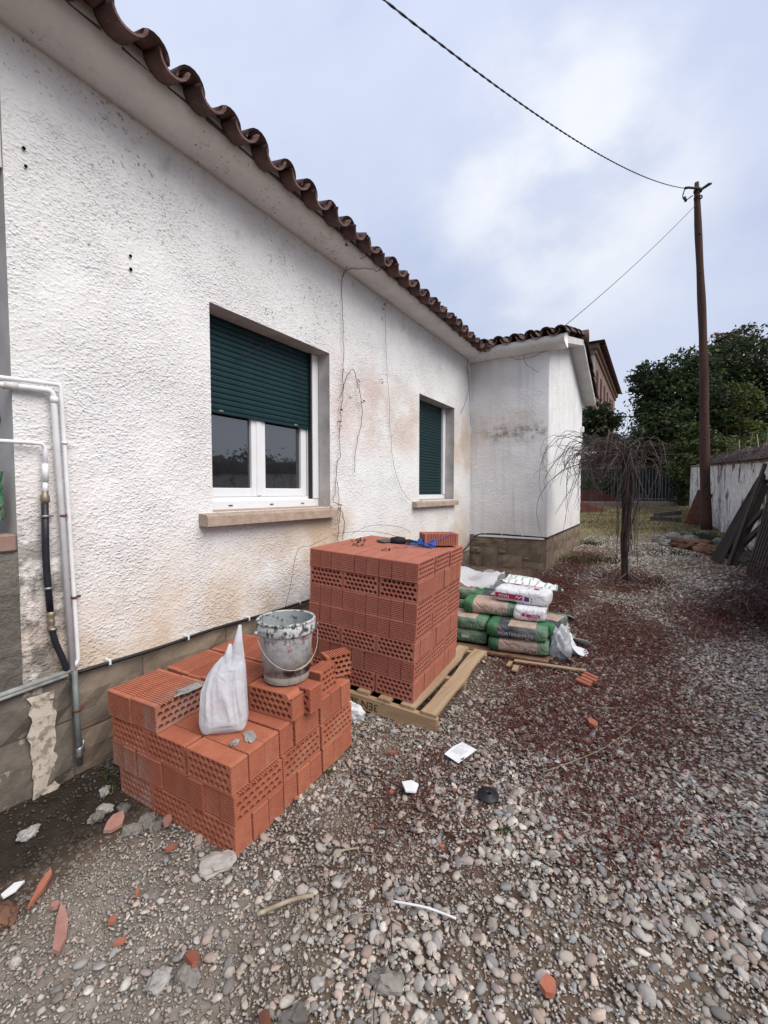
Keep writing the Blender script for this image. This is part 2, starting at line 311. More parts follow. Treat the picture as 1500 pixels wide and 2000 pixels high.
c = k.mix(pk, c, (.32, .06, .13))
k.color(c); k.rough(.75, .3); k.bump(n2, .35, .004); M['bucket_plastic'] = k.m
k = N('bucket_inside'); n2 = k.noise(30, 5, .7)
c = k.mix(k.ramp(n2, [(.54, 0), (.62, 1)]), (.30, .32, .32), (.05, .055, .055)); k.color(c); k.rough(.85, .2); k.bump(n2, .4, .005); M['bucket_inside'] = k.m
# peeling white boundary wall
k = N('peeling_wall'); o = k.xyz(); mpn = k.n('ShaderNodeMapping'); mpn.inputs['Scale'].default_value = (2.2, 2.2, 1.25); k.l(k.obj(), mpn.inputs[0])
n1 = k.noise(1.3, 7, .7, mpn.outputs[0], .5); n2 = k.noise(5, 7, .7, mpn.outputs[0])
c = k.mix(k.ramp(n2, [(.40, 0), (.66, 1)]), (.70, .68, .655), (.40, .375, .355))
c = k.mix(k.ramp(n1, [(.56, 0), (.59, 1)]), c, (.15, .085, .072))
wet = k.math('MULTIPLY', k.mapr(o[2], .45, 1.5, 1, 0), k.ramp(n2, [(.36, 0), (.60, 1)]))
c = k.mix(k.math('MULTIPLY', wet, .7), c, (.13, .105, .095))
k.color(c); k.rough(.95, .1); k.bump(n2, .6, .02); M['peeling_wall'] = k.m
simple('coping_litter', (.14, .105, .09), (.06, .045, .040), 16, .95, .1, .8, 40, bdist=.02)
simple('far_wall_grey', (.46, .44, .40), (.33, .31, .28), 1.2, .95, .1)
simple('far_wall_pink', (.27, .185, .165), (.20, .14, .125), 1.2, .95, .1)
simple('far_roof', (.075, .058, .055), (.045, .036, .036), 3, .9, .1)
simple('cornice_tan', (.22, .16, .135), (.16, .11, .095), 3, .9, .1)
simple('shutter_brown', (.085, .038, .032), (.06, .028, .025), 3, .8, .1)
simple('ruin_stone', (.26, .19, .165), (.15, .11, .095), 1.6, .95, .1, .5, 6, bdist=.05)
simple('rock_grey', (.25, .228, .205), (.13, .118, .105), 7, .9, .15, .5, 24, bdist=.01, rndamt=.3)
simple('rock_orange', (.20, .105, .068), (.105, .058, .042), 7, .92, .12, .8, 16, bdist=.02, rndamt=.2)
simple('red_soil', (.085, .030, .022), (.055, .022, .017), 6, .98, .05, .8, 18, bdist=.04)
simple('concrete_flat', (.44, .40, .37), (.34, .31, .28), 10, .9, .12, .4, 40)
simple('tile_shard', (.42, .155, .095), (.31, .11, .07), 18, .88, .15, .3, 60, rndamt=.2)
simple('tile_shard_pink', (.42, .235, .195), (.33, .16, .13), 18, .88, .15, .3, 60)
simple('plaster_chunk', (.40, .38, .355), (.26, .25, .23), 18, .92, .12, .5, 50)
simple('foam_white', (.72, .73, .74), (.62, .63, .64), 20, .8, .2, .4, 60)
def vcol(name, rough=.85, spec=.2, trans=0.0, amt=.25, sc=60):
    k = N(name); a = k.n('ShaderNodeVertexColor', layer_name='Col')
    c = k.mix(k.ramp(k.noise(sc, 3), [(.3, 0), (.7, amt)]), a.outputs[0], (.08, .07, .06)); k.color(c); k.rough(rough, spec)
    if trans:
        t = k.n('ShaderNodeBsdfTranslucent'); k.l(c, t.inputs[0]); mxs = k.n('ShaderNodeMixShader'); mxs.inputs[0].default_value = trans
        k.l(k.b.outputs[0], mxs.inputs[1]); k.l(t.outputs[0], mxs.inputs[2]); k.l(mxs.outputs[0], k.t.nodes['Material Output'].inputs[0])
    M[name] = k.m
vcol('pebbles', .78, .25, 0, .35, 70); vcol('leaves', .6, .25, .25, .1, 20); vcol('blades', .7, .2, .2, .1, 20)
# ground
k = N('dirt'); o = k.xyz(); n1 = k.noise(1.1, 7, .62); n2 = k.noise(9, 7, .7); n3 = k.noise(70, 4, .7)
c = k.mix(k.ramp(n2, [(.32, 0), (.68, 1)]), (.058, .038, .028), (.145, .100, .072))
c = k.mix(k.ramp(n1, [(.48, 0), (.62, .55)]), c, (.21, .15, .10))
v = k.n('ShaderNodeTexVoronoi'); v.inputs['Scale'].default_value = 42; k.l(k.obj(), v.inputs['Vector'])
grit = k.mix(k.ramp(v.outputs['Color'], [(0, 0), (1, 1)]), (.17, .15, .13), (.42, .39, .35))
gf = k.math('MULTIPLY', k.ramp(v.outputs['Distance'], [(.30, 1), (.45, 0)]), k.ramp(k.noise(3, 4), [(.36, .25), (.6, .9)]))
c = k.mix(gf, c, grit)
dustm = k.math('MULTIPLY', k.math('MULTIPLY', k.mapr(o[0], 1.35, .85, 0, 1), k.mapr(o[1], 2.0, 1.75, 0, 1)), k.mapr(o[1], .8, 1.2, 0, 1))
c = k.mix(k.math('MULTIPLY', dustm, k.ramp(n1, [(.3, .45), (.6, .95)])), c, k.mix(k.ramp(n2, [(.3, 0), (.7, 1)]), (.22, .195, .165), (.34, .305, .265)))
soil = k.math('MULTIPLY', k.mapr(o[0], 1.5, 1.0, 0, 1), k.mapr(k.math('ADD', o[1], k.math('MULTIPLY', n1, .5)), 2.15, 2.45, 0, 1))
c = k.mix(soil, c, k.mix(k.ramp(n2, [(.3, 0), (.7, 1)]), (.018, .014, .011), (.05, .039, .031)))
dm = k.n('ShaderNodeVertexColor', layer_name='Col')
c = k.mix(k.math('MULTIPLY', dm.outputs[0], k.ramp(k.noise(26, 5, .7), [(.36, .25), (.58, 1)])), c, k.mix(k.ramp(k.noise(90, 3), [(.3, 0), (.7, 1)]), (.055, .017, .013), (.14, .043, .031)))
lawnm = k.mapr(k.math('ADD', o[0], k.math('MULTIPLY', n1, 2.5)), 11.6, 13.2, 0, 1)
lawn = k.mix(k.ramp(n1, [(.38, 0), (.62, 1)]), (.24, .185, .105), (.16, .15, .065))
lawn = k.mix(k.ramp(n2, [(.35, 0), (.7, .6)]), lawn, (.11, .085, .05))
c = k.mix(lawnm, c, lawn)
k.color(c); k.rough(.97, .08); k.bump(k.mix(.5, n3, n2), .7, .012); M['dirt'] = k.m

# ------------------------------------------------------------------ helpers
GX = [-400, -10, 1.2, 2.4, 4.0, 7, 10.3, 14.4, 31, 60, 400]; GZ = [0, 0, 0, .02, .10, .30, .39, .49, .93, 1.5, 3.0]
def _hash(ix, iy, s):
    h = (ix.astype(np.int64) * 374761393 + iy.astype(np.int64) * 668265263 + s * 1442695041) & 0x7fffffff
    h = ((h ^ (h >> 13)) * 1274126177) & 0x7fffffff
    return ((h ^ (h >> 16)) & 0xffff) / 65535.0
def vn(x, y, s=0):
    x = np.asarray(x, float); y = np.asarray(y, float); ix = np.floor(x).astype(np.int64); iy = np.floor(y).astype(np.int64)
    fx = x - ix; fy = y - iy; fx = fx * fx * (3 - 2 * fx); fy = fy * fy * (3 - 2 * fy)
    a = _hash(ix, iy, s); b = _hash(ix + 1, iy, s); c = _hash(ix, iy + 1, s); d = _hash(ix + 1, iy + 1, s)
    return (a * (1 - fx) + b * fx) * (1 - fy) + (c * (1 - fx) + d * fx) * fy
def fbm(x, y, s=0, o=4):
    t = 0; a = .5
    for i in range(o): t = t + a * vn(x * 2 ** i, y * 2 ** i, s + i * 17); a *= .5
    return t
def G(x, y):
    z = np.interp(x, GX, GZ)
    w = np.clip((9 - np.abs(np.asarray(x, float))) / 9, .2, 1)
    z = z + (fbm(np.asarray(x) * 1.3, np.asarray(y) * 1.3, 3, 3) - .44) * .05 * w
    return z
def g1(x, y): return float(G(np.array([x]), np.array([y]))[0])

def link(o, parent=None):
    C.objects.link(o)
    if parent is not None:
        o.parent = parent; o.matrix_parent_inverse = parent_inv(parent)
    return o
def parent_inv(p):
    m = Matrix.LocRotScale(p.location, p.rotation_euler, p.scale)
    q = p
    while q.parent is not None:
        m = q.matrix_parent_inverse @ m
        q = q.parent
        m = Matrix.LocRotScale(q.location, q.rotation_euler, q.scale) @ m
    return m.inverted()
def tag(o, label=None, cat=None, group=None, kind=None):
    if label: o['label'] = label
    if cat: o['category'] = cat
    if group: o['group'] = group
    if kind: o['kind'] = kind
    return o
def thing(name, label, cat, loc=(0, 0, 0), group=None):
    o = bpy.data.objects.new(name, None); o.location = loc; o.empty_display_size = .1; C.objects.link(o)
    return tag(o, label, cat, group)
def npmesh(name, V, F, mats, cols=None, smooth=True):
    V = np.asarray(V, np.float32).reshape(-1, 3); F = np.asarray(F, np.int32); n = F.shape[1]
    me = bpy.data.meshes.new(name); me.vertices.add(len(V)); me.vertices.foreach_set('co', V.ravel())
    me.loops.add(F.size); me.loops.foreach_set('vertex_index', F.ravel())
    me.polygons.add(len(F)); me.polygons.foreach_set('loop_start', np.arange(0, F.size, n, dtype=np.int32))
    me.polygons.foreach_set('loop_total', np.full(len(F), n, np.int32))
    me.polygons.foreach_set('use_smooth', np.full(len(F), smooth))
    if cols is not None:
        a = me.color_attributes.new('Col', 'FLOAT_COLOR', 'POINT'); a.data.foreach_set('color', np.asarray(cols, np.float32).ravel())
    for m in (mats if isinstance(mats, (list, tuple)) else [mats]): me.materials.append(M[m])
    me.update(calc_edges=True); return me
class MB:
    def __init__(s): s.v = []; s.f = []; s.sm = []; s.mi = []
    def add(s, vs, fs, smooth=False, mi=0):
        b = len(s.v); s.v += [tuple(map(float, p)) for p in vs]
        for f in fs: s.f.append([b + i for i in f]); s.sm.append(smooth); s.mi.append(mi)
        return s
    def box(s, lo, hi, rot=None, bev=0.0, mi=0):
        lo = Vector(lo); hi = Vector(hi); c = (lo + hi) / 2; h = (hi - lo) / 2
        if bev <= 0:
            vs = [Vector((sx * h.x, sy * h.y, sz * h.z)) for sx in (-1, 1) for sy in (-1, 1) for sz in (-1, 1)]
            fs = [(0, 1, 3, 2), (4, 6, 7, 5), (0, 4, 5, 1), (2, 3, 7, 6), (0, 2, 6, 4), (1, 5, 7, 3)]
        else:
            b = min(bev, h.x * .9, h.y * .9, h.z * .9); vs = []; idx = {}
            for sx in (-1, 1):
                for sy in (-1, 1):
                    for sz in (-1, 1):
                        for ax in range(3):
                            p = [sx * (h.x - b), sy * (h.y - b), sz * (h.z - b)]; p[ax] = (sx, sy, sz)[ax] * h[ax]
                            idx[(sx, sy, sz, ax)] = len(vs); vs.append(Vector(p))
            fs = []
            I = lambda a, b_, c_, ax: idx[(a, b_, c_, ax)]
            for q in (-1, 1):
                fs.append([I(q, -1, -1, 0), I(q, 1, -1, 0), I(q, 1, 1, 0), I(q, -1, 1, 0)][::q])
                fs.append([I(-1, q, -1, 1), I(-1, q, 1, 1), I(1, q, 1, 1), I(1, q, -1, 1)][::q])
                fs.append([I(-1, -1, q, 2), I(1, -1, q, 2), I(1, 1, q, 2), I(-1, 1, q, 2)][::q])
            for a in (-1, 1):
                for c_ in (-1, 1):
                    fs.append([I(-1, a, c_, 1), I(1, a, c_, 1), I(1, a, c_, 2), I(-1, a, c_, 2)])
                    fs.append([I(a, -1, c_, 0), I(a, 1, c_, 0), I(a, 1, c_, 2), I(a, -1, c_, 2)])
                    fs.append([I(a, c_, -1, 0), I(a, c_, 1, 0), I(a, c_, 1, 1), I(a, c_, -1, 1)])
            for a in (-1, 1):
                for b_ in (-1, 1):
                    for c_ in (-1, 1): fs.append([I(a, b_, c_, 0), I(a, b_, c_, 1), I(a, b_, c_, 2)])
        if rot is not None: vs = [rot @ v for v in vs]
        return s.add([v + c for v in vs], fs, False, mi)
    def prism(s, poly, axis, a, b, mi=0, smooth=False):
        # poly of 2D points in the plane of the two other axes (cyclic order), extruded along axis
        def P(p, t):
            q = [0, 0, 0]; q[axis] = t; o = [i for i in range(3) if i != axis]; q[o[0]] = p[0]; q[o[1]] = p[1]; return q
        n = len(poly); vs = [P(p, a) for p in poly] + [P(p, b) for p in poly]
        fs = [list(range(n))[::-1], list(range(n, 2 * n))]
        s.add(vs, fs, False, mi)
        b0 = len(s.v) - 2 * n
        for i in range(n):
            j = (i + 1) % n; s.f.append([b0 + i, b0 + j, b0 + n + j, b0 + n + i]); s.sm.append(smooth); s.mi.append(mi)
        return s
    def tube(s, pts, r, sides=8, cap=True, mi=0):
        pts = [Vector(p) for p in pts]; n = len(pts); rs = r if hasattr(r, '__len__') else [r] * n
        vs = []; up = None
        for i, p in enumerate(pts):
            t = (pts[min(i + 1, n - 1)] - pts[max(i - 1, 0)])
            if t.length < 1e-9: t = Vector((0, 0, 1))
            t.normalize()
            if up is None: up = t.orthogonal().normalized()
            up = (up - t * up.dot(t));
            if up.length < 1e-6: up = t.orthogonal()
            up.normalize(); sd_ = t.cross(up)
            for q in range(sides):
                a = 2 * math.pi * q / sides; vs.append(p + (up * math.cos(a) + sd_ * math.sin(a)) * rs[i])
        fs = []
        for i in range(n - 1):
            for q in range(sides):
                w = (q + 1) % sides; fs.append([i * sides + q, i * sides + w, (i + 1) * sides + w, (i + 1) * sides + q])
        if cap: fs += [list(range(sides))[::-1], list(range((n - 1) * sides, n * sides))]
        return s.add(vs, fs, True, mi)
    def lathe(s, prof, seg=32, c=(0, 0, 0), mi=0, closed=False):
        vs = []; n = len(prof)
        for i in range(seg):
            a = 2 * math.pi * i / seg
            for r, z in prof: vs.append((c[0] + r * math.cos(a), c[1] + r * math.sin(a), c[2] + z))
        fs = []
        for i in range(seg):
            j = (i + 1) % seg
            for q in range(n - 1): fs.append([i * n + q, j * n + q, j * n + q + 1, i * n + q + 1])
        return s.add(vs, fs, True, mi)
    def mesh(s, name, mats):
        me = bpy.data.meshes.new(name); me.from_pydata(s.v, [], s.f)
        me.polygons.foreach_set('use_smooth', s.sm); me.polygons.foreach_set('material_index', s.mi)
        for m in (mats if isinstance(mats, (list, tuple)) else [mats]): me.materials.append(M[m])
        me.update(); return me
    def build(s, name, mats, parent=None, loc=None):
        o = bpy.data.objects.new(name, s.mesh(name, mats))
        if loc is not None: o.location = loc
        return link(o, parent)
def obj(name, me, parent=None, loc=None, rot=None):
    o = bpy.data.objects.new(name, me)
    if loc is not None: o.location = loc
    if rot is not None: o.rotation_euler = rot
    return link(o, parent)
def smooth_path(pts, n=6):
    P = [Vector(p) for p in pts]; out = []
    for i in range(len(P) - 1):
        p0 = P[max(i - 1, 0)]; p1 = P[i]; p2 = P[i + 1]; p3 = P[min(i + 2, len(P) - 1)]
        for k_ in range(n):
            t = k_ / n; t2 = t * t; t3 = t2 * t
            out.append(.5 * ((2 * p1) + (p2 - p0) * t + (2 * p0 - 5 * p1 + 4 * p2 - p3) * t2 + (3 * p1 - p0 - 3 * p2 + p3) * t3))
    out.append(P[-1]); return out
ORD = 'zeroth first second third fourth fifth sixth seventh eighth ninth tenth eleventh twelfth'.split()
def text_mesh(txt, size, mat, align='CENTER'):
    cu = bpy.data.curves.new('t', 'FONT'); cu.body = txt; cu.size = size; cu.align_x = align; cu.align_y = 'CENTER'; cu.resolution_u = 2
    ob = bpy.data.objects.new('t', cu); C.objects.link(ob); dg = bpy.context.evaluated_depsgraph_get()
    me = bpy.data.meshes.new_from_object(ob.evaluated_get(dg)); bpy.data.objects.remove(ob); bpy.data.curves.remove(cu)
    me.materials.clear(); me.materials.append(M[mat]); return me

# ================================================================== ground
def grid_axis(parts):
    a = []
    for lo, hi, st in parts: a += list(np.arange(lo, hi, st))
    return np.array(a + [parts[-1][1]])
gx = grid_axis([(-400, -40, 60), (-40, -4, 6), (-4, -.6, .4), (-.6, 4, .05), (4, 12, .12), (12, 34, .5), (34, 80, 4), (80, 400, 40)])
gy = grid_axis([(-400, -40, 60), (-40, -4, 4), (-4, -2, .25), (-2, 3, .06), (3, 12, .8), (12, 40, 4), (40, 400, 60)])
XX, YY = np.meshgrid(gx, gy, indexing='ij'); ZZ = G(XX.ravel(), YY.ravel()).reshape(XX.shape)
near = (XX > -1) & (XX < 12) & (np.abs(YY) < 3)
ZZ = ZZ + np.where(near, (fbm(XX * 9, YY * 9, 91, 3) - .44) * .022, 0) - .004
def litter_mask(x, y):
    t = np.zeros_like(x)
    for cx, cy, rx, ry, w in [(3.0, .35, .55, .45, 1), (4.5, .25, .9, .38, 1), (5.5, -.45, .7, .3, .8), (3.7, .85, .5, .3, .7), (6.8, .25, .6, .35, .8), (5.6, 1.1, 1.0, .4, .75), (2.45, .2, .5, .3, .5), (7.6, 1.0, 1.2, .3, .5), (3.4, -.15, .8, .3, .5), (1.9, .9, .4, .3, .3)]:
        t = np.maximum(t, w * np.exp(-((x - cx) / rx) ** 2 - ((y - cy) / ry) ** 2))
    return np.clip(t * 1.9 * (.25 + 1.5 * fbm(x * 3, y * 3, 55, 3)) - .03, 0, 1)
V = np.stack([XX, YY, ZZ], -1).reshape(-1, 3); nY = len(gy)
I = (np.arange(len(gx) - 1)[:, None] * nY + np.arange(nY - 1)[None]).ravel()
lmv = litter_mask(V[:, 0], V[:, 1]); gcol = np.stack([lmv, lmv, lmv, np.ones_like(lmv)], 1)
ground = obj('ground', npmesh('ground', V, np.stack([I, I + nY, I + nY + 1, I + 1], 1), 'dirt', gcol)); tag(ground, kind='structure')

# pebbles -----------------------------------------------------------
def ico(sub):
    t = (1 + 5 ** .5) / 2
    v = np.array([(-1, t, 0), (1, t, 0), (-1, -t, 0), (1, -t, 0), (0, -1, t), (0, 1, t), (0, -1, -t), (0, 1, -t), (t, 0, -1), (t, 0, 1), (-t, 0, -1), (-t, 0, 1)], float)
    f = [(0, 11, 5), (0, 5, 1), (0, 1, 7), (0, 7, 10), (0, 10, 11), (1, 5, 9), (5, 11, 4), (11, 10, 2), (10, 7, 6), (7, 1, 8), (3, 9, 4), (3, 4, 2), (3, 2, 6), (3, 6, 8), (3, 8, 9), (4, 9, 5), (2, 4, 11), (6, 2, 10), (8, 6, 7), (9, 8, 1)]
    v = [p / np.linalg.norm(p) for p in v]
    for _ in range(sub):
        c = {}; nf = []
        def mid(a, b):
            q = (min(a, b), max(a, b))
            if q not in c: m = v[a] + v[b]; v.append(m / np.linalg.norm(m)); c[q] = len(v) - 1
            return c[q]
        for a, b, d in f:
            x, y, z = mid(a, b), mid(b, d), mid(d, a); nf += [(a, x, z), (b, y, x), (d, z, y), (x, y, z)]
        f = nf
    return np.array(v), np.array(f)
I0 = ico(0); I1 = ico(1)
OC = (np.array([(1, 0, 0), (-1, 0, 0), (0, 1, 0), (0, -1, 0), (0, 0, 1), (0, 0, -1)], float), np.array([(0, 2, 4), (2, 1, 4), (1, 3, 4), (3, 0, 4), (2, 0, 5), (1, 2, 5), (3, 1, 5), (0, 3, 5)]))
PAL = np.array([(.41, .38, .34), (.34, .33, .31), (.26, .265, .26), (.47, .41, .335), (.46, .36, .29), (.40, .30, .255), (.58, .53, .46), (.20, .185, .17), (.39, .355, .305), (.49, .45, .40), (.30, .255, .215), (.42, .35, .32)])
def pebble_arrays(x, y, a, base, dust=None, sink=.37):
    bv, bf = base; n = len(x); nv = len(bv)
    b = a * rng.uniform(.58, .88, n); c = a * rng.uniform(.28, .50, n)
    P = np.repeat(bv[None], n, 0) * (1 + rng.normal(0, .10, (n, nv, 1)))
    P = P * np.stack([a, b, c], 1)[:, None]
    tx = rng.normal(0, .3, n)[:, None]; ty = rng.normal(0, .3, n)[:, None]
    P[:, :, 2] += P[:, :, 0] * tx + P[:, :, 1] * ty
    th = rng.uniform(0, 2 * np.pi, n)[:, None]; X = P[:, :, 0] * np.cos(th) - P[:, :, 1] * np.sin(th); Yv = P[:, :, 0] * np.sin(th) + P[:, :, 1] * np.cos(th)
    z = G(x, y) + c * (1 - 2 * sink) + rng.uniform(0, .004, n)
    Vv = np.stack([X + x[:, None], Yv + y[:, None], P[:, :, 2] + z[:, None]], -1).reshape(-1, 3)
    Ff = (bf[None] + (np.arange(n) * nv)[:, None, None]).reshape(-1, 3)
    col = PAL[rng.integers(0, len(PAL), n)] * rng.uniform(.85, 1.5, (n, 1))
    if dust is not None: col = col * (1 - dust[:, None]) + np.array([.24, .19, .15]) * dust[:, None]
    soil_ = np.clip((1.4 - x) / .4, 0, 1) * np.clip((y - 1.85) / .25, 0, 1); col = col * (1 - .80 * soil_[:, None])
    cc = np.concatenate([col, np.ones((n, 1))], 1); cc = np.repeat(cc[:, None], nv, 1).reshape(-1, 4)
    return Vv, Ff, cc
def in_view(x, y, m=1.2):
    dx = x * math.cos(YAW) + y * math.sin(YAW); rx = x * math.sin(YAW) - y * math.cos(YAW)
    z = np.interp(x, GX, GZ) - 1.5; d = dx * math.cos(PITCH) - z * math.sin(PITCH); up = dx * math.sin(PITCH) + z * math.cos(PITCH)
    return (d > .25) & (np.abs(rx) < d * 750 / 850 * m + .45) & (-up < d * 1000 / 850 * m + .12)
def clear_of(x, y):
    ok = ~((x > 1.16) & (x < 2.0) & (y > 1.45) & (y < 2.32))
    ok &= ~((x > 2.42) & (x < 3.45) & (y > 1.14) & (y < 2.2)); ok &= ~((x > 3.7) & (x < 4.2) & (y > .8) & (y < 2.0))
    ok &= y < 2.57; ok &= ~((x > 6.9) & (y > 1.35)); ok &= y > -1.65 - (x < 2) * 2
    return ok
def dens_big(x, y):
    # clean stone lane on the camera side, dirt patches elsewhere
    d = np.clip(.92 - np.clip(y - .35, 0, 2) * .48, .10, 1) * np.where(fbm(x * 1.1 + 5, y * 1.1, 21, 4) < .43, .35, 1.0)
    d = d * np.where((x < 1.5) & (y > .85), np.clip(.55 - (y - .85) * .38, .03, 1), 1)
    d = d * np.where((x < 1.15) & (y > 1.9), .10, 1)
    d = d * np.clip((12.6 - x + (fbm(x * .7, y * .7, 33, 3) - .45) * 5) / 2.2, 0, 1)
    return d
VV, FF, CC = [], [], []; off = 0
def put(arr):
    global off
    VV.append(arr[0]); FF.append(arr[1] + off); CC.append(arr[2]); off += len(arr[0])
def scatter(n, x0, x1, y0, y1, dens):
    x = rng.uniform(x0, x1, n); y = rng.uniform(y0, y1, n); k_ = in_view(x, y) & clear_of(x, y); x, y = x[k_], y[k_]
    k_ = rng.random(len(x)) < dens(x, y); return x[k_], y[k_]
def dust_of(x, y): return np.clip(np.where(y > .9, .35, .1) + (fbm(x * 2, y * 2, 77, 3) - .45) * 1.2 + .25 * litter_mask(x, y), 0, .8)
# near lane: well shaped stones; farther: simpler ones, dust thinned to put sky-lit paleness into their colour
x, y = scatter(27000, .3, 2.9, -1.6, 2.6, dens_big); a = rng.lognormal(math.log(.0105), .38, len(x)).clip(.006, .028); put(pebble_arrays(x, y, a, I1, dust_of(x, y) * .6))
x, y = scatter(36000, 2.9, 6.2, -1.6, 2.6, dens_big); a = rng.lognormal(math.log(.0118), .33, len(x)).clip(.008, .028); put(pebble_arrays(x, y, a, I0, dust_of(x, y) * .25))
x, y = scatter(24000, 6.2, 13.0, -1.7, 1.4, dens_big); a = rng.lognormal(math.log(.019), .3, len(x)).clip(.010, .036); put(pebble_arrays(x, y, a, OC, dust_of(x, y) * .12))
grit = lambda x, y: np.clip(1.15 - .5 * dens_big(x, y), .2, 1) * np.where((x < 1.15) & (y > 1.95), .22, 1)
x, y = scatter(70000, .3, 2.6, -1.3, 2.6, grit); a = rng.lognormal(math.log(.0058), .42, len(x)).clip(.0025, .013); put(pebble_arrays(x, y, a, OC, dust_of(x, y)))
x, y = scatter(26000, 2.6, 5.5, -1.3, 2.6, grit); a = rng.lognormal(math.log(.0075), .35, len(x)).clip(.004, .015); put(pebble_arrays(x, y, a, OC, dust_of(x, y)))
gr = obj('gravel', npmesh('gravel', np.concatenate(VV), np.concatenate(FF), 'pebbles', np.concatenate(CC)))
tag(gr, 'grey and tan rounded gravel spread over the yard', 'gravel', kind='stuff')
# the largest single stones, one by one
pm = []
for i in range(12):
    bv, bf = ico(2); s_ = np.array([1, rng.uniform(.6, .85), rng.uniform(.38, .55)])
    q = bv * s_; q = q * (1 + .16 * (vn(bv[:, 0] * 1.4 + i * 9, bv[:, 1] * 1.4 + bv[:, 2] * 2, i) - .5)[:, None])
    c_ = np.append(PAL[i % len(PAL)] * rng.uniform(.85, 1.15), 1); pm.append(npmesh('pebble', q, bf, 'pebbles', np.repeat(c_[None], len(q), 0)))
xs, ys = scatter(3000, .45, 2.1, -1.0, 1.7, dens_big); xs, ys = xs[:300], ys[:300]
for i in range(len(xs)):
    s_ = float(rng.uniform(.014, .024)); o = obj('pebble', pm[i % 12], ground, (xs[i], ys[i], g1(xs[i], ys[i]) + .32 * s_), (rng.normal(0, .2), rng.normal(0, .2), rng.uniform(0, 6.3)))
    o.scale = (s_, s_, s_)
# fallen red leaf litter and dry stems
def quads(x, y, z, L, Wd, col, tilt=.5, cv=.3):
    n = len(x); th = rng.uniform(0, 6.3, n); u = np.stack([np.cos(th), np.sin(th), rng.normal(0, tilt, n) * .6], 1); w = np.stack([-np.sin(th), np.cos(th), rng.normal(0, tilt, n) * .6], 1)
    c0 = np.stack([x, y, z], 1); L = L[:, None]; Wd = Wd[:, None]
    P = np.stack([c0 - u * L, c0 + w * Wd, c0 + u * L, c0 - w * Wd], 1).reshape(-1, 3)
    cc = col * rng.uniform(1 - cv, 1 + cv, (n, 1)); cc = np.repeat(np.concatenate([cc, np.ones((n, 1))], 1)[:, None], 4, 1).reshape(-1, 4)
    return P, np.arange(4 * n).reshape(-1, 4), cc
x, y = scatter(300000, .5, 9.0, -1.5, 2.0, lambda x, y: np.clip(litter_mask(x, y) * 1.3, 0, 1)); n = len(x)
colr = np.array([(.13, .030, .024), (.088, .022, .019), (.17, .043, .032), (.080, .032, .025)])[rng.integers(0, 4, n)]
sz = rng.uniform(.004, .013, n) * (1 + x * .06); P, F, c_ = quads(x, y, G(x, y) + rng.uniform(.012, .032, n), sz, sz * rng.uniform(.12, .45, n), colr)
lit = obj('leaf_litter', npmesh('leaf_litter', P, F, 'blades', c_, False)); tag(lit, 'dark red fallen leaf litter lying over the gravel', 'leaf litter', kind='stuff')
mb = MB()
for _ in range(330):
    x0 = rng.uniform(.6, 7); y0 = rng.uniform(-1.2, 1.9)
    if not in_view(np.array([x0]), np.array([y0]))[0] or not clear_of(np.array([x0]), np.array([y0]))[0]: continue
    if rng.random() > .3 + .7 * litter_mask(np.array([x0]), np.array([y0]))[0]: continue
    L = rng.uniform(.05, .30) * (1 + x0 * .1); a = rng.uniform(0, 6.3); bnd = rng.normal(0, .5)
    pts = []
    for t in np.linspace(0, 1, 5):
        aa = a + bnd * t; pts.append((x0 + math.cos(aa) * L * t, y0 + math.sin(aa) * L * t, g1(x0, y0) + .022 + .012 * math.sin(t * 3)))
    mb.tube(pts, rng.uniform(.0007, .0019), 4)
tw = mb.build('dry_stems', 'dry_stem'); tag(tw, 'thin dry stems and straws scattered over the gravel', 'stems', kind='stuff')
#PART2
# ================================================================== house
D = 2.6
house = thing('house', 'white rough-cast bungalow with terracotta tile roof, green shutters and stone plinth', 'house', (3.5, D, .1))
def relief(x, z, s):
    # thrown rough-cast: flattened droplets dragged slightly to one side
    a = vn(x * 34 + z * 10, z * 62 - x * 8, s); b = vn(x * 74 + z * 14, z * 120, s + 5); c = vn(x * 7, z * 9, s + 9)
    return np.clip(a - .30, 0, 1) * .004 + c * .004
def wall_grid(us, zs, holes, fn):
    U, Zg = np.meshgrid(us, zs, indexing='ij'); P = fn(U, Zg).reshape(-1, 3); nz_ = len(zs)
    cu = (us[:-1] + us[1:]) / 2; cz = (zs[:-1] + zs[1:]) / 2; keep = np.ones((len(cu), len(cz)), bool)
    for a, b, c, d in holes: keep &= ~((cu[:, None] > a) & (cu[:, None] < b) & (cz[None] > c) & (cz[None] < d))
    i, j = np.nonzero(keep); I = i * nz_ + j
    return P, np.stack([I, I + nz_, I + nz_ + 1, I + 1], 1)
def axis_with(lo, hi, st, cuts):
    pts = sorted([lo, hi] + cuts); a = []
    for p, q in zip(pts[:-1], pts[1:]): a += list(np.linspace(p, q, max(2, int(round((q - p) / st)) + 1))[:-1])
    return np.array(a + [hi])
W1 = (1.94, 3.23, 1.36, 2.79); W2 = (5.06, 6.22, 1.39, 2.77)
xs = axis_with(.845, 6.92, .02, [1.94, 3.23, 5.06, 6.22]); zs = axis_with(.50, 3.68, .02, [1.36, 2.79, 1.39, 2.77])
def fn(U, Zg):
    d = relief(U, Zg, 1)
    for a, b, c, dd in (W1, W2):
        ed = np.maximum(np.maximum(a - U, U - b), np.maximum(c - Zg, Zg - dd)); d = np.where(np.abs(ed) < .004, .004, d)
    return np.stack([U, D - d, Zg], -1)
P, F = wall_grid(xs, zs, [W1, W2], fn)
o = obj('wall', npmesh('wall', P, F, 'stucco'), house); o['label'] = 'long white rough-cast wall with two windows'
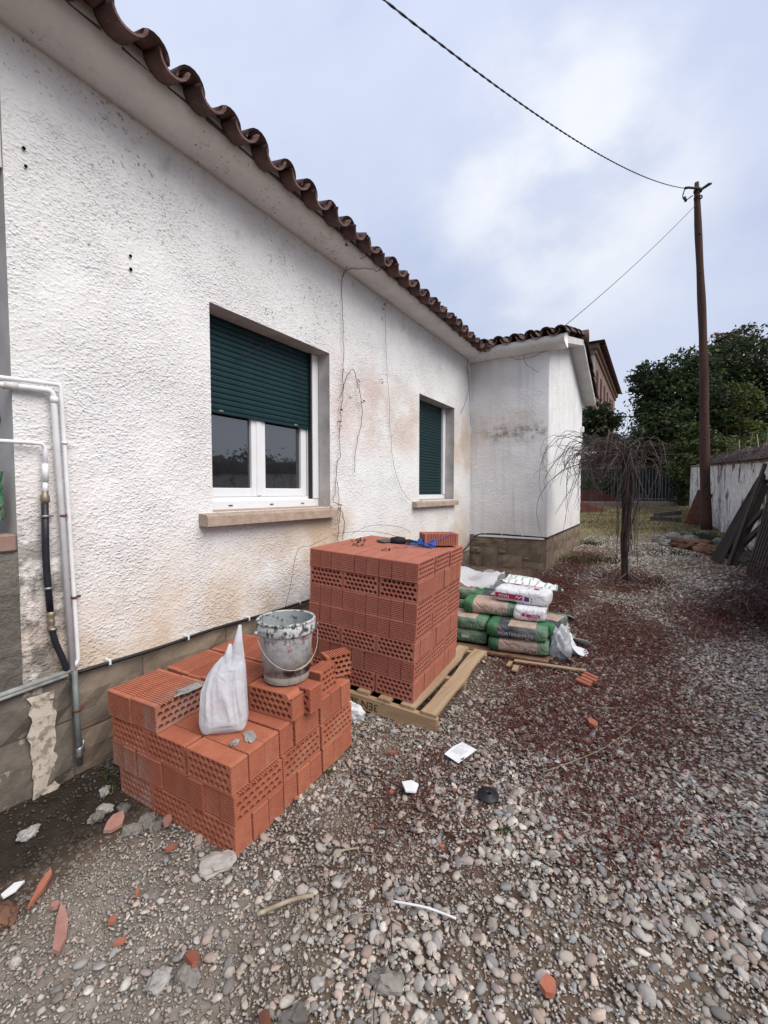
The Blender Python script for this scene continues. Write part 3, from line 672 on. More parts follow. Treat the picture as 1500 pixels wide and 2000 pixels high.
# reveals (0.2 m deep) as plaster
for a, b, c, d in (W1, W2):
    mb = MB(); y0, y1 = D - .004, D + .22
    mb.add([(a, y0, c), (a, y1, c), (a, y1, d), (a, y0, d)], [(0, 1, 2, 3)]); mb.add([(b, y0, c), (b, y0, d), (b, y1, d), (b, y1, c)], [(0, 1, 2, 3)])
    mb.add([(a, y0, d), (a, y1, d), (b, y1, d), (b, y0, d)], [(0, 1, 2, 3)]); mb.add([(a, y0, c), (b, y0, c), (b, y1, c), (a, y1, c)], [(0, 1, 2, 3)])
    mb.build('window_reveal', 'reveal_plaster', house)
mb = MB(); mb.box((.2, D + .32, 0), (6.95, D + .42, 3.6)); mb.build('interior_shade_wall', 'shade_black', house)  # near-black sheet, the unlit interior put into its colour
# jamb of the half-filled opening at the near end
mb = MB(); mb.add([(.845, D - .004, .5), (.845, D + .30, .5), (.845, D + .30, 3.68), (.845, D - .004, 3.68)], [(0, 3, 2, 1)]); mb.build('jamb', 'smooth_plaster', house)
mb = MB(); mb.box((-1.2, D, 3.0), (.842, D + .3, 3.68)); mb.build('lintel', 'smooth_plaster', house)
for i, (z0, z1, dep) in enumerate([(1.80, 1.93, .03), (2.08, 2.30, .03)]):
    mb = MB(); n = 13; pts = [(D + .175 + dep * (.9 + .5 * rng.random()) * math.cos(6.28 * q / n), (z0 + z1) / 2 + (z1 - z0) / 2 * (.55 + .6 * rng.random()) * math.sin(6.28 * q / n)) for q in range(n)]
    mb.add([(.8425, a, b) for a, b in pts], [list(range(n))]); mb.build('bare_brick_patch', 'board_brown', house)
# rough mortar infill below the opening
xs = np.linspace(-.6, .842, 60); zs = np.linspace(.40, 1.215, 44)
P, F = wall_grid(xs, zs, [], lambda U, Zg: np.stack([U, D + .015 - .035 * fbm(U * 5, Zg * 7, 8, 4) - .012 * vn(U * 30, Zg * 40, 4), Zg], -1))
obj('mortar_infill', npmesh('mortar_infill', P, F, 'mortar_infill'), house)
mb = MB(); mb.box((.50, D - .022, 1.217), (.838, D + .11, 1.30), bev=.008); mb.build('brick', 'mortar_red', house)
mb = MB(); mb.box((.18, D - .02, 1.217), (.49, D + .11, 1.295), bev=.008); mb.build('brick', 'mortar_red', house)

# windows ------------------------------------------------------------
def bars(mb, x0, x1, z0, z1, y0, y1, t, tb=None):
    tb = tb or t
    mb.box((x0, y0, z0), (x0 + t, y1, z1), bev=.004); mb.box((x1 - t, y0, z0), (x1, y1, z1), bev=.004)
    mb.box((x0 + t, y0 + .001, z0), (x1 - t, y1, z0 + tb), bev=.004); mb.box((x0 + t, y0 + .001, z1 - t), (x1 - t, y1, z1), bev=.004)
def shutter(parent, x0, x1, z0, z1, h, y):
    pr = [(y + .014, 0), (y + .003, h * .06), (y, h * .28), (y, h * .72), (y + .003, h * .94), (y + .014, h * .97)]
    me = MB().prism([(a, b) for a, b in pr], 0, x0, x1).mesh('shutter_slat', 'shutter_green'); n = 0; z = z0 + .028
    while z < z1: obj('shutter_slat', me, parent, (0, 0, z)); z += h; n += 1
    mb = MB(); mb.box((x0, y - .004, z0), (x1, y + .016, z0 + .026), bev=.003); mb.build('shutter_bottom_bar', 'shutter_green', parent)
w = link(bpy.data.objects.new('window', None), house); w['label'] = 'larger window with its green roller shutter half lowered'
mb = MB(); bars(mb, 1.95, 3.225, 1.40, 2.785, 2.775, 2.83, .10, .06); mb.build('frame', 'pvc_white', w)
mb = MB(); mb.box((1.945, 2.735, 1.362), (3.228, 2.80, 1.435), bev=.006); mb.build('frame_sill', 'pvc_white', w)
for x0, x1 in ((2.0, 2.53), (2.535, 3.115)):
    mb = MB(); bars(mb, x0, x1, 1.462, 2.74, 2.787, 2.84, .072, .07); mb.build('sash', 'pvc_white', w)
    mb = MB(); mb.box((x0 + .07, 2.812, 1.53), (x1 - .07, 2.826, 2.70)); mb.build('pane', 'window_glass', w)
mb = MB(); mb.box((2.505, 2.779, 1.47), (2.56, 2.80, 2.74), bev=.004); mb.build('mullion', 'pvc_white', w)
shutter(w, 2.0, 3.125, 2.085, 2.80, .0415, 2.765)
for x in (2.15, 2.95):
    mb = MB(); mb.box((x - .02, 2.756, 2.098), (x + .02, 2.765, 2.112), bev=.003); mb.build('shutter_stop', 'steel', w)
mb = MB(); mb.box((3.127, 2.742, 1.44), (3.145, 2.79, 2.79)); mb.build('guide_seal', 'black_rubber', w)
mb = MB(); mb.box((3.147, 2.73, 1.437), (3.226, 2.80, 2.788), bev=.005); mb.build('guide_rail', 'pvc_white', w)
for x in (2.2, 2.62, 3.0):
    mb = MB(); mb.box((x - .018, 2.729, 1.395), (x + .018, 2.736, 1.402)); mb.build('drain_cap', 'ink_black', w)
def sill(parent, x0, x1, zt, th, yf):
    n = 24; mb = MB(); top = []; 
    pr = [(yf, zt - th), (yf + .004, zt - .012), (yf + .014, zt - .002), (D + .20, zt + .03), (D + .20, zt - .04), (D - .005, zt - th)]
    mb.prism(pr, 0, x0, x1); mb.build('sill', 'sill_stone', parent)
simple('sill_stone', (.46, .355, .28), (.33, .25, .195), 14, .9, .12, .6, 40, bdist=.01)
sill(w, 1.83, 3.26, 1.348, .078, 2.50)
w = link(bpy.data.objects.new('window', None), house); w['label'] = 'narrower window with its green roller shutter fully lowered'
mb = MB(); bars(mb, 5.07, 6.215, 1.43, 2.765, 2.775, 2.83, .09, .06); mb.build('frame', 'pvc_white', w)
mb = MB(); mb.box((5.065, 2.745, 1.395), (6.216, 2.80, 1.462), bev=.006); mb.build('frame_sill', 'pvc_white', w)
shutter(w, 5.12, 6.13, 1.465, 2.765, .0415, 2.765)
mb = MB(); mb.box((6.134, 2.735, 1.465), (6.214, 2.80, 2.766), bev=.005); mb.build('guide_rail', 'pvc_white', w)
sill(w, 4.87, 6.24, 1.372, .066, 2.52)

# eave and roof --------------------------------------------------------
EA = [(2.62, 3.652), (2.54, 3.648), (2.44, 3.650), (2.385, 3.658), (2.345, 3.672), (2.330, 3.695), (2.322, 3.735), (2.318, 3.79), (2.62, 3.95)]
mb = MB(); xs = np.linspace(-1.2, 6.98, 42); n = len(EA)
vs = [(x, yy + .004 * (vn(np.array([x * 5.]), np.array([i * 3.]), 2)[0] - .5), zz - .004 * (x - 1) + .006 * (vn(np.array([x * 3.]), np.array([i * 1.]), 5)[0] - .5)) for x in xs for i, (yy, zz) in enumerate(EA)]
fs = [[i * n + q, i * n + (q + 1) % n, (i + 1) * n + (q + 1) % n, (i + 1) * n + q] for i in range(len(xs) - 1) for q in range(n)]
mb.add(vs, fs, True); mb.build('eave', 'eave_plaster', house)
roof = link(bpy.data.objects.new('roof', None), house)
def tile_mesh(name, up, r0=.090, r1=.074, L=.44, th=.013, seg=9, arc=1.0):
    # along +Y local: mouth at y=0 (r0), head at y=L
    vs = []; n = seg + 1
    for yy, r in ((0, r0), (L * .5, (r0 + r1) / 2), (L, r1)):
        for rr in (r, r - th):
            for q in range(n):
                a = math.pi * (.5 - .5 * arc) + math.pi * arc * q / seg
                vs.append((-rr * math.cos(a), yy, (rr * math.sin(a) - r0 * .05) * (1 if up else -1)))
    fs = []
    for k_ in range(2):
        for h in range(2):
            b0 = k_ * 2 * n + h * n; b1 = b0 + 2 * n
            for q in range(seg): fs.append([b0 + q, b0 + q + 1, b1 + q + 1, b1 + q])
    for b in (0, 4 * n):
        for q in range(seg): fs.append([b + q, b + q + 1, b + n + q + 1, b + n + q])
    for k_ in range(2):
        for q in (0, seg): b0 = k_ * 2 * n; fs.append([b0 + q, b0 + 2 * n + q, b0 + 3 * n + q, b0 + n + q])
    return MB().add(vs, fs, True).mesh(name, 'roof_tile')
T_up = tile_mesh('cover_tile', True); T_dn = tile_mesh('channel_tile', False, .088, .096, .50)
SL = math.atan(.30)
def jt(o):
    q = rng.uniform(.93, 1.07); o.scale = (q, 1, rng.uniform(.80, 1.0)); return o
def tz(x): return 3.668 - .0125 * (x - 1.0)
for k_ in range(-9, 25):
    x = 1.085 + .2405 * k_
    for r in range(2):
        y = 2.205 + r * .36 * math.cos(SL); z = tz(x) + .062 + r * .36 * math.sin(SL) + r * .012
        if x < 6.62 + r * .2: jt(obj('cover_tile', T_up, roof, (x + rng.normal(0, .006), y + rng.normal(0, .010), z - .012 + rng.normal(0, .004)), (SL - .03 + rng.normal(0, .02), rng.normal(0, .05), rng.normal(0, .03))))
        if x < 6.5 + r * .2: jt(obj('channel_tile', T_dn, roof, (x + .12 + rng.normal(0, .005), y - .035 + rng.normal(0, .008), z + .018), (SL + rng.normal(0, .015), rng.normal(0, .05), rng.normal(0, .03))))
plug = MB().add([(.074 * math.cos(a), 0, .074 * math.sin(a)) for a in np.linspace(0, math.pi, 9)], [list(range(9))[::-1]]).mesh('mortar_plug', 'mortar_infill')
for k_ in range(-9, 24):
    x = 1.085 + .2405 * k_; obj('mortar_plug', plug, roof, (x, 2.322, tz(x) + .056))
mb = MB(); mb.add([(-1.2, 2.42, 3.80), (7.0, 2.42, 3.74), (7.0, 6.5, 4.97), (-1.2, 6.5, 4.97)], [(0, 1, 2, 3)]); mb.build('roof_deck', 'roof_tile', roof)

# annex ----------------------------------------------------------------
AX, AY, AX2 = 6.92, 1.37, 10.42; RX, RZ = 8.62, 4.12
def gable(x): return np.where(x < RX, 3.63 + (RZ - 3.63) * (x - AX) / (RX - AX), RZ - (RZ - 3.46) * (x - RX) / (AX2 - RX))
ys = np.linspace(AY, 2.62, 84); zs = np.linspace(.76, 3.66, 190)
P, F = wall_grid(ys, zs, [], lambda U, Zg: np.stack([AX - relief(U * .9, Zg, 30) * .9 * np.clip((U - AY) / .01, 0, 1), U, Zg], -1))
o = obj('annex_front_wall', npmesh('annex_front_wall', P, F[:, ::-1], 'stucco_annex'), house)
xs = np.linspace(AX, AX2, 200); ts = np.linspace(0, 1, 170)
def fs_(U, T):
    z = .76 + T * (gable(U) - .76); return np.stack([U, AY - relief(U * .8, z, 40) * .9 * np.clip((U - AX) / .01, 0, 1), z], -1)
P, F = wall_grid(xs, ts, [], fs_); obj('annex_side_wall', npmesh('annex_side_wall', P, F, 'stucco_annex'), house)
mb = MB(); mb.box((AX2 - .02, AY + .01, .3), (AX2, 2.62, 3.45)); mb.build('annex_back_wall', 'smooth_plaster', house)
# front eave of the annex
EB = [(6.94, 3.612), (6.86, 3.606), (6.74, 3.612), (6.66, 3.626), (6.62, 3.645), (6.60, 3.672), (6.595, 3.72), (6.94, 3.86)]
mb = MB(); n = len(EB); yy = np.linspace(2.60, 1.118, 12)
vs = [(a, y, b + .002 * math.sin(9 * y)) for y in yy for a, b in EB]
fs = [[i * n + q, (i + 1) * n + q, (i + 1) * n + (q + 1) % n, i * n + (q + 1) % n] for i in range(len(yy) - 1) for q in range(n)] + [list(range((len(yy) - 1) * n, len(yy) * n))]
mb.add(vs, fs, True); mb.build('annex_eave', 'eave_plaster', house)
# sloping verge slabs of the gable
mb = MB()
mb.prism([(6.70, 3.625), (RX, RZ), (RX, RZ + .10), (6.70, 3.725)], 1, 1.122, 1.372); mb.prism([(RX, RZ), (10.62, 3.395), (10.62, 3.495), (RX, RZ + .10)], 1, 1.125, 1.372)
simple('verge_white', (.66, .65, .64), (.55, .54, .53), 5, .85, .15, .2, 50)
mb.build('verge', 'verge_white', house)
aroof = link(bpy.data.objects.new('annex_roof', None), house)
s1 = math.atan((RZ - 3.6) / (RX - 6.6)); s2 = math.atan((RZ - 3.4) / (10.6 - RX))
cols = [2.26 - .225 * i for i in range(5)] + [1.17]
for ci, y in enumerate(cols):
    for r in range(6):
        x = 6.545 + r * .37 * math.cos(s1); z = 3.735 + r * .37 * math.sin(s1) + .010 * (r > 0)
        obj('cover_tile', T_up, aroof, (x + rng.normal(0, .006), y + rng.normal(0, .006), z + .035 - .02 + rng.normal(0, .004)), (s1 - .02 + rng.normal(0, .015), rng.normal(0, .03), -math.pi / 2 + rng.normal(0, .02)))
        if r < 2 and ci < 5: obj('channel_tile', T_dn, aroof, (x - .014, y - .1125 + rng.normal(0, .005), z + .045), (s1, rng.normal(0, .03), -math.pi / 2 + rng.normal(0, .02)))
for ci, y in enumerate((1.16, 1.385)):
    for r in range(5):
        x = 10.66 - r * .40 * math.cos(s2); z = 3.50 + r * .40 * math.sin(s2) + .012
        obj('cover_tile', T_up, aroof, (x, y - .02 + rng.normal(0, .006), z + rng.normal(0, .004)), (s2 - .03, rng.normal(0, .04), math.pi / 2 + rng.normal(0, .02)))
mb = MB(); mb.tube([(RX, 1.05, RZ + .16), (RX, 1.5, RZ + .16), (RX, 2.6, RZ + .16)], [.11, .11, .11], 10); mb.build('ridge_tile', 'roof_tile', aroof)
mb = MB(); mb.add([(6.74, 1.16, 3.76), (RX, 1.16, RZ + .12), (RX, 6, RZ + .12), (6.74, 2.7, 3.76)], [(0, 1, 2, 3)]); mb.add([(RX, 1.13, RZ + .11), (10.6, 1.13, 3.5), (10.6, 6, 3.5), (RX, 6, RZ + .11)], [(0, 1, 2, 3)]); mb.build('roof_deck', 'roof_tile', aroof)

# plinth stones ---------------------------------------------------------
plinth = link(bpy.data.objects.new('plinth', None), house)
def stone(face, a0, a1, z0, z1, pos, mat='sandstone', proud=.040):
    # face 'y': plane y=pos facing -Y, a along X; face 'x': plane x=pos facing -X, a along Y
    nu, nz_ = 5, 4; gp = .006; us = np.linspace(a0 + gp, a1 - gp, nu); zz = np.linspace(z0 + gp, z1 - gp, nz_); sd_ = rng.integers(0, 999)
    vs = []
    for i, u in enumerate(us):
        for j, z in enumerate(zz):
            ed = (i in (0, nu - 1)) or (j in (0, nz_ - 1)); d = proud * (.35 if ed else 1.0) + (rng.uniform(-.003, .004) if ed else rng.uniform(-.015, .014))
            vs.append((u, pos - d, z) if face == 'y' else (pos - d, u, z))
    b = len(vs)
    for (u, z) in ((us[0], zz[0]), (us[-1], zz[0]), (us[-1], zz[-1]), (us[0], zz[-1])): vs.append((u, pos + .02, z) if face == 'y' else (pos + .02, u, z))
    fl = (lambda q: q) if face == 'y' else (lambda q: q[::-1])
    fs = [fl([i * nz_ + j, (i + 1) * nz_ + j, (i + 1) * nz_ + j + 1, i * nz_ + j + 1]) for i in range(nu - 1) for j in range(nz_ - 1)]
    bot = [i * nz_ for i in range(nu)]; top = [i * nz_ + nz_ - 1 for i in range(nu)]; lf = list(range(nz_)); rt = [(nu - 1) * nz_ + j for j in range(nz_)]
    fs += [fl(bot[::-1] + [b, b + 1]), fl(top + [b + 2, b + 3]), fl(lf + [b + 3, b]), fl(rt[::-1] + [b + 1, b + 2])]
    MB().add(vs, fs, False).build('stone', mat, plinth)
mb = MB(); mb.box((.2, D - .008, -.3), (6.91, D + .05, .538)); mb.box((AX - .006, AY - .006, .0), (AX + .05, D - .01, .80)); mb.box((AX - .005, AY - .0065, .0), (AX2, AY + .04, .80)); mb.build('mortar_bed', 'joint_mortar', plinth)
for x0, x1, z0, z1, m in [(-.2, .34, .30, .54, 1), (.34, .74, .33, .54, 1), (.74, 1.05, .30, .54, 1), (-.2, .2, -.08, .30, 1), (.2, .62, -.08, .32, 1), (.62, 1.05, -.08, .30, 1),
        (1.05, 1.42, .22, .54, 0), (1.42, 2.02, .26, .54, 0), (1.05, 1.36, -.06, .22, 0), (1.36, 1.75, -.06, .22, 0), (1.75, 2.02, -.06, .26, 0), (2.02, 2.55, .24, .54, 0), (2.02, 2.5, -.05, .24, 0), (2.55, 2.95, .30, .54, 0), (2.5, 3.0, -.05, .28, 0),
        (2.95, 3.5, .26, .54, 0), (3.0, 3.5, -.05, .26, 0), (3.5, 3.95, .24, .54, 0), (3.95, 4.5, .28, .54, 0), (3.5, 4.1, -.03, .24, 0), (4.1, 4.6, -.03, .26, 0), (4.5, 5.05, .26, .54, 0), (4.6, 5.1, 0, .26, 0), (5.05, 5.6, .30, .54, 0), (5.1, 5.6, .02, .28, 0), (5.6, 6.1, .28, .54, 0), (5.6, 6.1, .02, .28, 0), (6.1, 6.5, .30, .54, 0), (6.5, 6.88, .32, .54, 0), (6.1, 6.88, .05, .30, 0)]:
    stone('y', x0, x1, z0, z1, D, 'stained_stone' if m else 'sandstone')
def ann(px): return 2.585 - (px - 205) / 795 * (2.585 - 1.37)
def anz(py): return .795 - (py - 262) / 340 * .50
for a, b, c, d in [(205, 265, 440, 388), (440, 265, 606, 402), (606, 265, 832, 472), (832, 265, 1000, 517), (205, 388, 340, 482), (340, 390, 508, 620), (508, 402, 606, 460), (508, 462, 772, 640), (772, 517, 1000, 700), (205, 482, 340, 640), (772, 474, 832, 517)]:
    stone('x', ann(c), ann(a), max(anz(d), .18), anz(b), AX, proud=.026)
x = AX - .02
while x < AX2 - .1:
    w_ = rng.uniform(.28, .5); x2 = min(x + w_, AX2); zm = rng.uniform(.50, .62)
    stone('y', x, x2, zm, .795, AY, proud=.024); 
    if rng.random() < .5: xm = (x + x2) / 2; stone('y', x, xm, .24, zm, AY, proud=.024); stone('y', xm, x2, .24, zm, AY, proud=.024)
    else: stone('y', x, x2, .24, zm, AY, proud=.024)
    x = x2
xs = np.linspace(.862, .965, 12); zs = np.linspace(-.02, .50, 26)
P, F = wall_grid(xs, zs, [], lambda U, Zg: np.stack([.905 + (U - .9135) * (.75 + .7 * vn(Zg * 26 + 40 * (U > .9135), U * 0, 3)) + .02 * (vn(Zg * 5, U * 0, 5) - .5), D - .040 - .010 * vn(U * 40, Zg * 40, 6), Zg], -1)); obj('paint_strip', npmesh('paint_strip', P, F, 'flaking_paint'), plinth)
# drilled holes in the render: discs with the holes' shade as their colour
for x, z, r in [(1.415, 2.855, .012), (1.415, 2.78, .013), (.925, 3.135, .011), (.93, 3.055, .010), (2.45, 2.92, .006), (2.51, 2.915, .006), (2.46, 2.885, .006), (2.52, 2.88, .006), (2.84, 2.90, .006), (2.9, 2.87, .005), (3.55, 2.44, .008)]:
    mb = MB(); r *= .62; mb.lathe([(r * 1.25, 0), (r * 1.1, .003), (r * .8, .002), (r * .75, -.004), (0, -.004)], 10); o = mb.build('hole_shade_disc', 'shade_black', house); o.location = (x, D - .012, z); o.rotation_euler = (R_(90), 0, 0)

# ---------------------------------------------------------------- pipes on the wall
PY = 2.562
def pipe(name, label, cat, pts, r, mat, bend=.03, sides=12):
    P = [Vector(p) for p in pts]; out = [P[0]]
    for i in range(1, len(P) - 1):
        a = (P[i - 1] - P[i]).normalized(); b = (P[i + 1] - P[i]).normalized()
        for t in np.linspace(0, 1, 6): out.append((P[i] + a * bend) * (1 - t) ** 2 + P[i] * 2 * t * (1 - t) + (P[i] + b * bend) * t ** 2)
    out.append(P[-1])
    th = thing(name, label, cat, P[-1]); MB().tube(out, r, sides).build('tube', mat, th); return th
def clip(th, p, r, mat='steel', ax=2):
    mb = MB(); rot = Matrix.Rotation(R_(90), 3, 'Y') if ax == 0 else Matrix.Identity(3)
    prof = [(r + .001, -.006), (r + .0045, -.006), (r + .0045, .006), (r + .001, .006)]
    mb.lathe(prof, 14); mb.box((r, .004, -.006), (r + .022, .016, .006)); mb.v = [tuple(rot @ Vector(v) + Vector(p)) for v in mb.v]; mb.build('clip', mat, th)
t = pipe('water_pipe', 'thicker white water pipe bending down the wall, left of its thin twin', 'pipe', [(.60, PY + .02, 1.985), (.999, PY, 2.005), (1.044, PY, .565)], .0145, 'painted_pipe')
clip(t, (1.024, PY, 1.38), .0145, 'rusty_iron'); MB().tube([(.805, PY + .012, 1.996), (.86, PY + .01, 1.999)], .018, 12).build('sleeve', 'smooth_plaster', t)
MB().tube([(1.002, PY, 1.975), (1.0035, PY, 1.945)], .0175, 12).build('elbow_collar', 'painted_pipe', t)
t = pipe('water_pipe', 'thinner white water pipe running down beside the thick one', 'pipe', [(.60, PY + .02, 2.018), (1.033, PY, 2.040), (1.072, PY, .61), (1.047, PY, .585)], .0105, 'painted_pipe', .018)
clip(t, (1.042, PY, 1.75), .0105, 'pvc_white'); clip(t, (1.063, PY, .95), .0105, 'rusty_iron')
t = pipe('feed_hose', 'black water hose with brass fittings hanging from a short white pipe', 'hose', [(.949, PY, 1.47), (.944, PY, 1.15), (.955, PY, .90)], .0155, 'black_hose', .1)
MB().tube([(.70, PY + .02, 1.735), (.90, PY, 1.738), (.942, PY, 1.737), (.955, PY, 1.725), (.957, PY, 1.70), (.955, PY, 1.62)], .010, 10).build('white_pipe', 'painted_pipe', t)
MB().tube([(.955, PY, 1.64), (.954, PY, 1.55)], .014, 10).build('white_collar', 'pvc_white', t)
MB().tube([(.953, PY, 1.55), (.951, PY, 1.49)], .011, 10).build('reducer', 'painted_pipe', t)
MB().lathe([(.001, .0), (.016, .0), (.020, .010), (.020, .035), (.015, .042), (.015, .06), (.001, .06)], 12, (.950, PY, 1.445)).build('coupling', 'brass', t)
for z, x in ((1.38, .9475), (1.02, .949), (.81, .962)): clip(t, (x, PY, z), .0165)
MB().lathe([(.001, 0), (.017, 0), (.019, .012), (.013, .02), (.017, .035), (.017, .055), (.012, .062), (.020, .075), (.020, .095), (.001, .095)], 12, (.957, PY, .805)).build('valve', 'brass', t)
MB().tube([(.935, PY - .015, .905), (.905, PY - .018, .907)], .003, 6).build('valve_lever', 'steel', t)
MB().tube(smooth_path([(.958, PY, .82), (.972, PY, .74), (1.0, PY, .65), (1.018, PY, .58)]), .0145, 12).build('lower_hose', 'black_hose', t)
t = pipe('drain_pipe', 'dull galvanised pipe running down the plinth into the soil', 'pipe', [(1.045, PY - .02, .57), (1.049, PY - .02, .33), (1.056, PY - .02, .06)], .0135, 'galvanised', .02)
clip(t, (1.05, PY - .02, .36), .0135, 'rusty_iron'); MB().lathe([(.001, 0), (.017, 0), (.019, .02), (.016, .03), (.019, .05), (.014, .06), (.001, .06)], 10, (1.056, PY - .02, .10)).build('fitting', 'steel', t)
MB().tube([(1.07, PY - .025, .13), (1.074, PY - .025, .19)], .006, 8).build('spur', 'steel', t)
t = pipe('conduit', 'mortar-splashed grey conduit along the foot of the mortar infill', 'pipe', [(.25, PY, .532), (.62, PY, .548), (1.03, PY, .570)], .0125, 'conduit_grey', .05)
MB().tube([(.25, PY - .004, .510), (.62, PY - .006, .530), (1.02, PY - .006, .553)], .009, 8).build('cable', 'conduit_grey', t)
cb = thing('wall_cable', 'thick black cable clipped along the top of the stone plinth', 'cable', (3, PY - .03, .55))
pts = [(1.05, PY - .005, .552), (1.5, PY - .012, .548), (1.9, PY - .006, .556), (2.4, PY - .012, .548), (3.2, PY - .008, .55), (4.4, PY - .01, .548), (5.6, PY - .008, .552), (6.3, PY - .01, .56), (6.62, PY - .02, .60), (6.80, PY - .05, .72), (6.885, PY - .12, .80), (6.893, 2.2, .822), (6.893, 1.8, .815), (6.893, 1.42, .806), (6.895, 1.352, .805), (6.94, 1.348, .806), (7.6, 1.348, .808), (8.8, 1.348, .806), (10.35, 1.348, .808)]
MB().tube(smooth_path(pts, 4), .0115, 8).build('sheath', 'black_rubber', cb)
for x in (1.22, 1.70, 2.2, 2.75): mb = MB(); mb.box((x - .006, PY - .024, .540), (x + .006, PY + .03, .570), bev=.003); mb.build('clip', 'pvc_white', cb)
for y in (2.32, 2.05, 1.72): mb = MB(); mb.box((6.880, y - .006, .808), (6.90, y + .006, .830), bev=.003); mb.build('clip', 'pvc_white', cb)
mb = MB(); mb.box((6.880, 1.40, .772), (6.914, 2.50, .800), bev=.003); tr = mb.build('cable_trunking', 'pvc_white'); tag(tr, 'white plastic trunking strip on top of the annex plinth', 'trunking')
# dry creeper on the facade -------------------------------------------------
def creeper(label, paths, r, mat='twig_red', leaves=()):
    th = thing('dry_creeper', label, 'creeper', paths[0][-1], 'dead creepers on the house wall')
    for i, p in enumerate(paths):
        q = smooth_path(p, 5); q = [v + Vector((rng.normal(0, .006), rng.normal(0, .003), rng.normal(0, .005))) for v in q]
        MB().tube(q, r, 5).build('stem', mat, th)
    for (x, y, z) in leaves:
        mb = MB()
        for _ in range(3):
            c = Vector((x, y, z)) + Vector(rng.normal(0, .015, 3)); u = Vector(rng.normal(0, 1, 3)).normalized() * .02; w_ = Vector(rng.normal(0, 1, 3)).normalized() * .009
            mb.add([c - u, c + w_, c + u, c - w_], [(0, 1, 2, 3)])
        mb.build('dead_leaf', 'twig_red', th)
CY = 2.572
creeper('long dry creeper hanging beside the larger window down to its sill', [
    [(3.40, 2.30, 3.67), (3.42, CY, 3.60), (3.40, CY, 3.2), (3.41, CY, 2.8), (3.40, CY, 2.45), (3.35, CY, 2.2), (3.36, CY, 1.9), (3.30, CY, 1.75), (3.28, CY, 1.5), (3.24, CY, 1.42), (3.30, CY - .04, 1.36), (3.33, CY, 1.2)],
    [(3.36, CY, 2.40), (3.45, CY - .01, 2.62), (3.56, CY - .02, 2.70), (3.68, CY - .02, 2.45), (3.70, CY - .01, 2.2), (3.62, CY, 1.95), (3.58, CY, 1.7)],
    [(3.30, CY, 1.62), (3.33, CY, 1.45), (3.31, CY, 1.2), (3.32, CY, 1.02)], [(3.26, 2.50, 1.35), (3.29, 2.48, 1.2), (3.28, 2.49, 1.05)]], .0028,
    leaves=[(3.43, CY, 2.68), (3.35, CY, 2.18), (3.38, CY, 2.12), (3.36, CY, 2.3), (3.66, CY, 2.6), (3.72, CY, 2.43), (3.24, 2.5, 1.36), (3.14, 2.52, 1.36)])
creeper('thin dry wire-like creeper arching down to the smaller window sill', [
    [(4.17, CY - .03, 3.62), (4.18, CY, 3.45), (4.20, CY, 3.1), (4.25, CY, 2.6), (4.30, CY, 2.2), (4.38, CY, 1.8), (4.55, CY - .01, 1.52), (4.80, CY - .03, 1.38), (4.98, CY - .05, 1.385)]], .0018, leaves=[(4.17, CY - .01, 3.55), (4.16, CY, 3.42), (4.14, CY, 2.72), (5.0, CY - .05, 1.39)])
creeper('looped dead tendril below the eave at the inner corner', [[(6.70, CY, 3.62), (6.64, CY - .02, 3.4), (6.70, CY - .03, 3.1), (6.76, CY - .02, 2.9), (6.84, CY, 2.6)], [(6.66, CY, 3.5), (6.72, CY - .02, 3.2), (6.6, CY - .01, 2.95), (6.42, CY, 2.70)]], .003)
creeper('dead tendril hanging against the half lowered green shutter', [[(2.30, 2.745, 2.52), (2.55, 2.72, 2.70), (2.75, 2.70, 2.74), (2.9, 2.71, 2.66), (3.0, 2.74, 2.45), (3.06, 2.75, 2.2)]], .0024)
creeper('dead tendril draped over the eave above the second tile bay', [[(3.62, 2.24, 3.66), (3.60, 2.29, 3.62), (3.52, 2.40, 3.63), (3.44, 2.53, 3.62), (3.42, CY, 3.55)]], .003, leaves=[(3.0, 2.26, 3.66), (3.03, 2.27, 3.63), (3.1, 2.26, 3.66), (3.06, 2.28, 3.60)])
creeper('dead tendril under the annex eave near its corner', [[(6.88, 1.95, 3.60), (6.87, 1.85, 3.55), (6.86, 1.62, 3.54), (6.87, 1.42, 3.61)], [(6.87, 1.75, 3.60), (6.86, 1.70, 3.45), (6.87, 1.52, 3.30)]], .003)
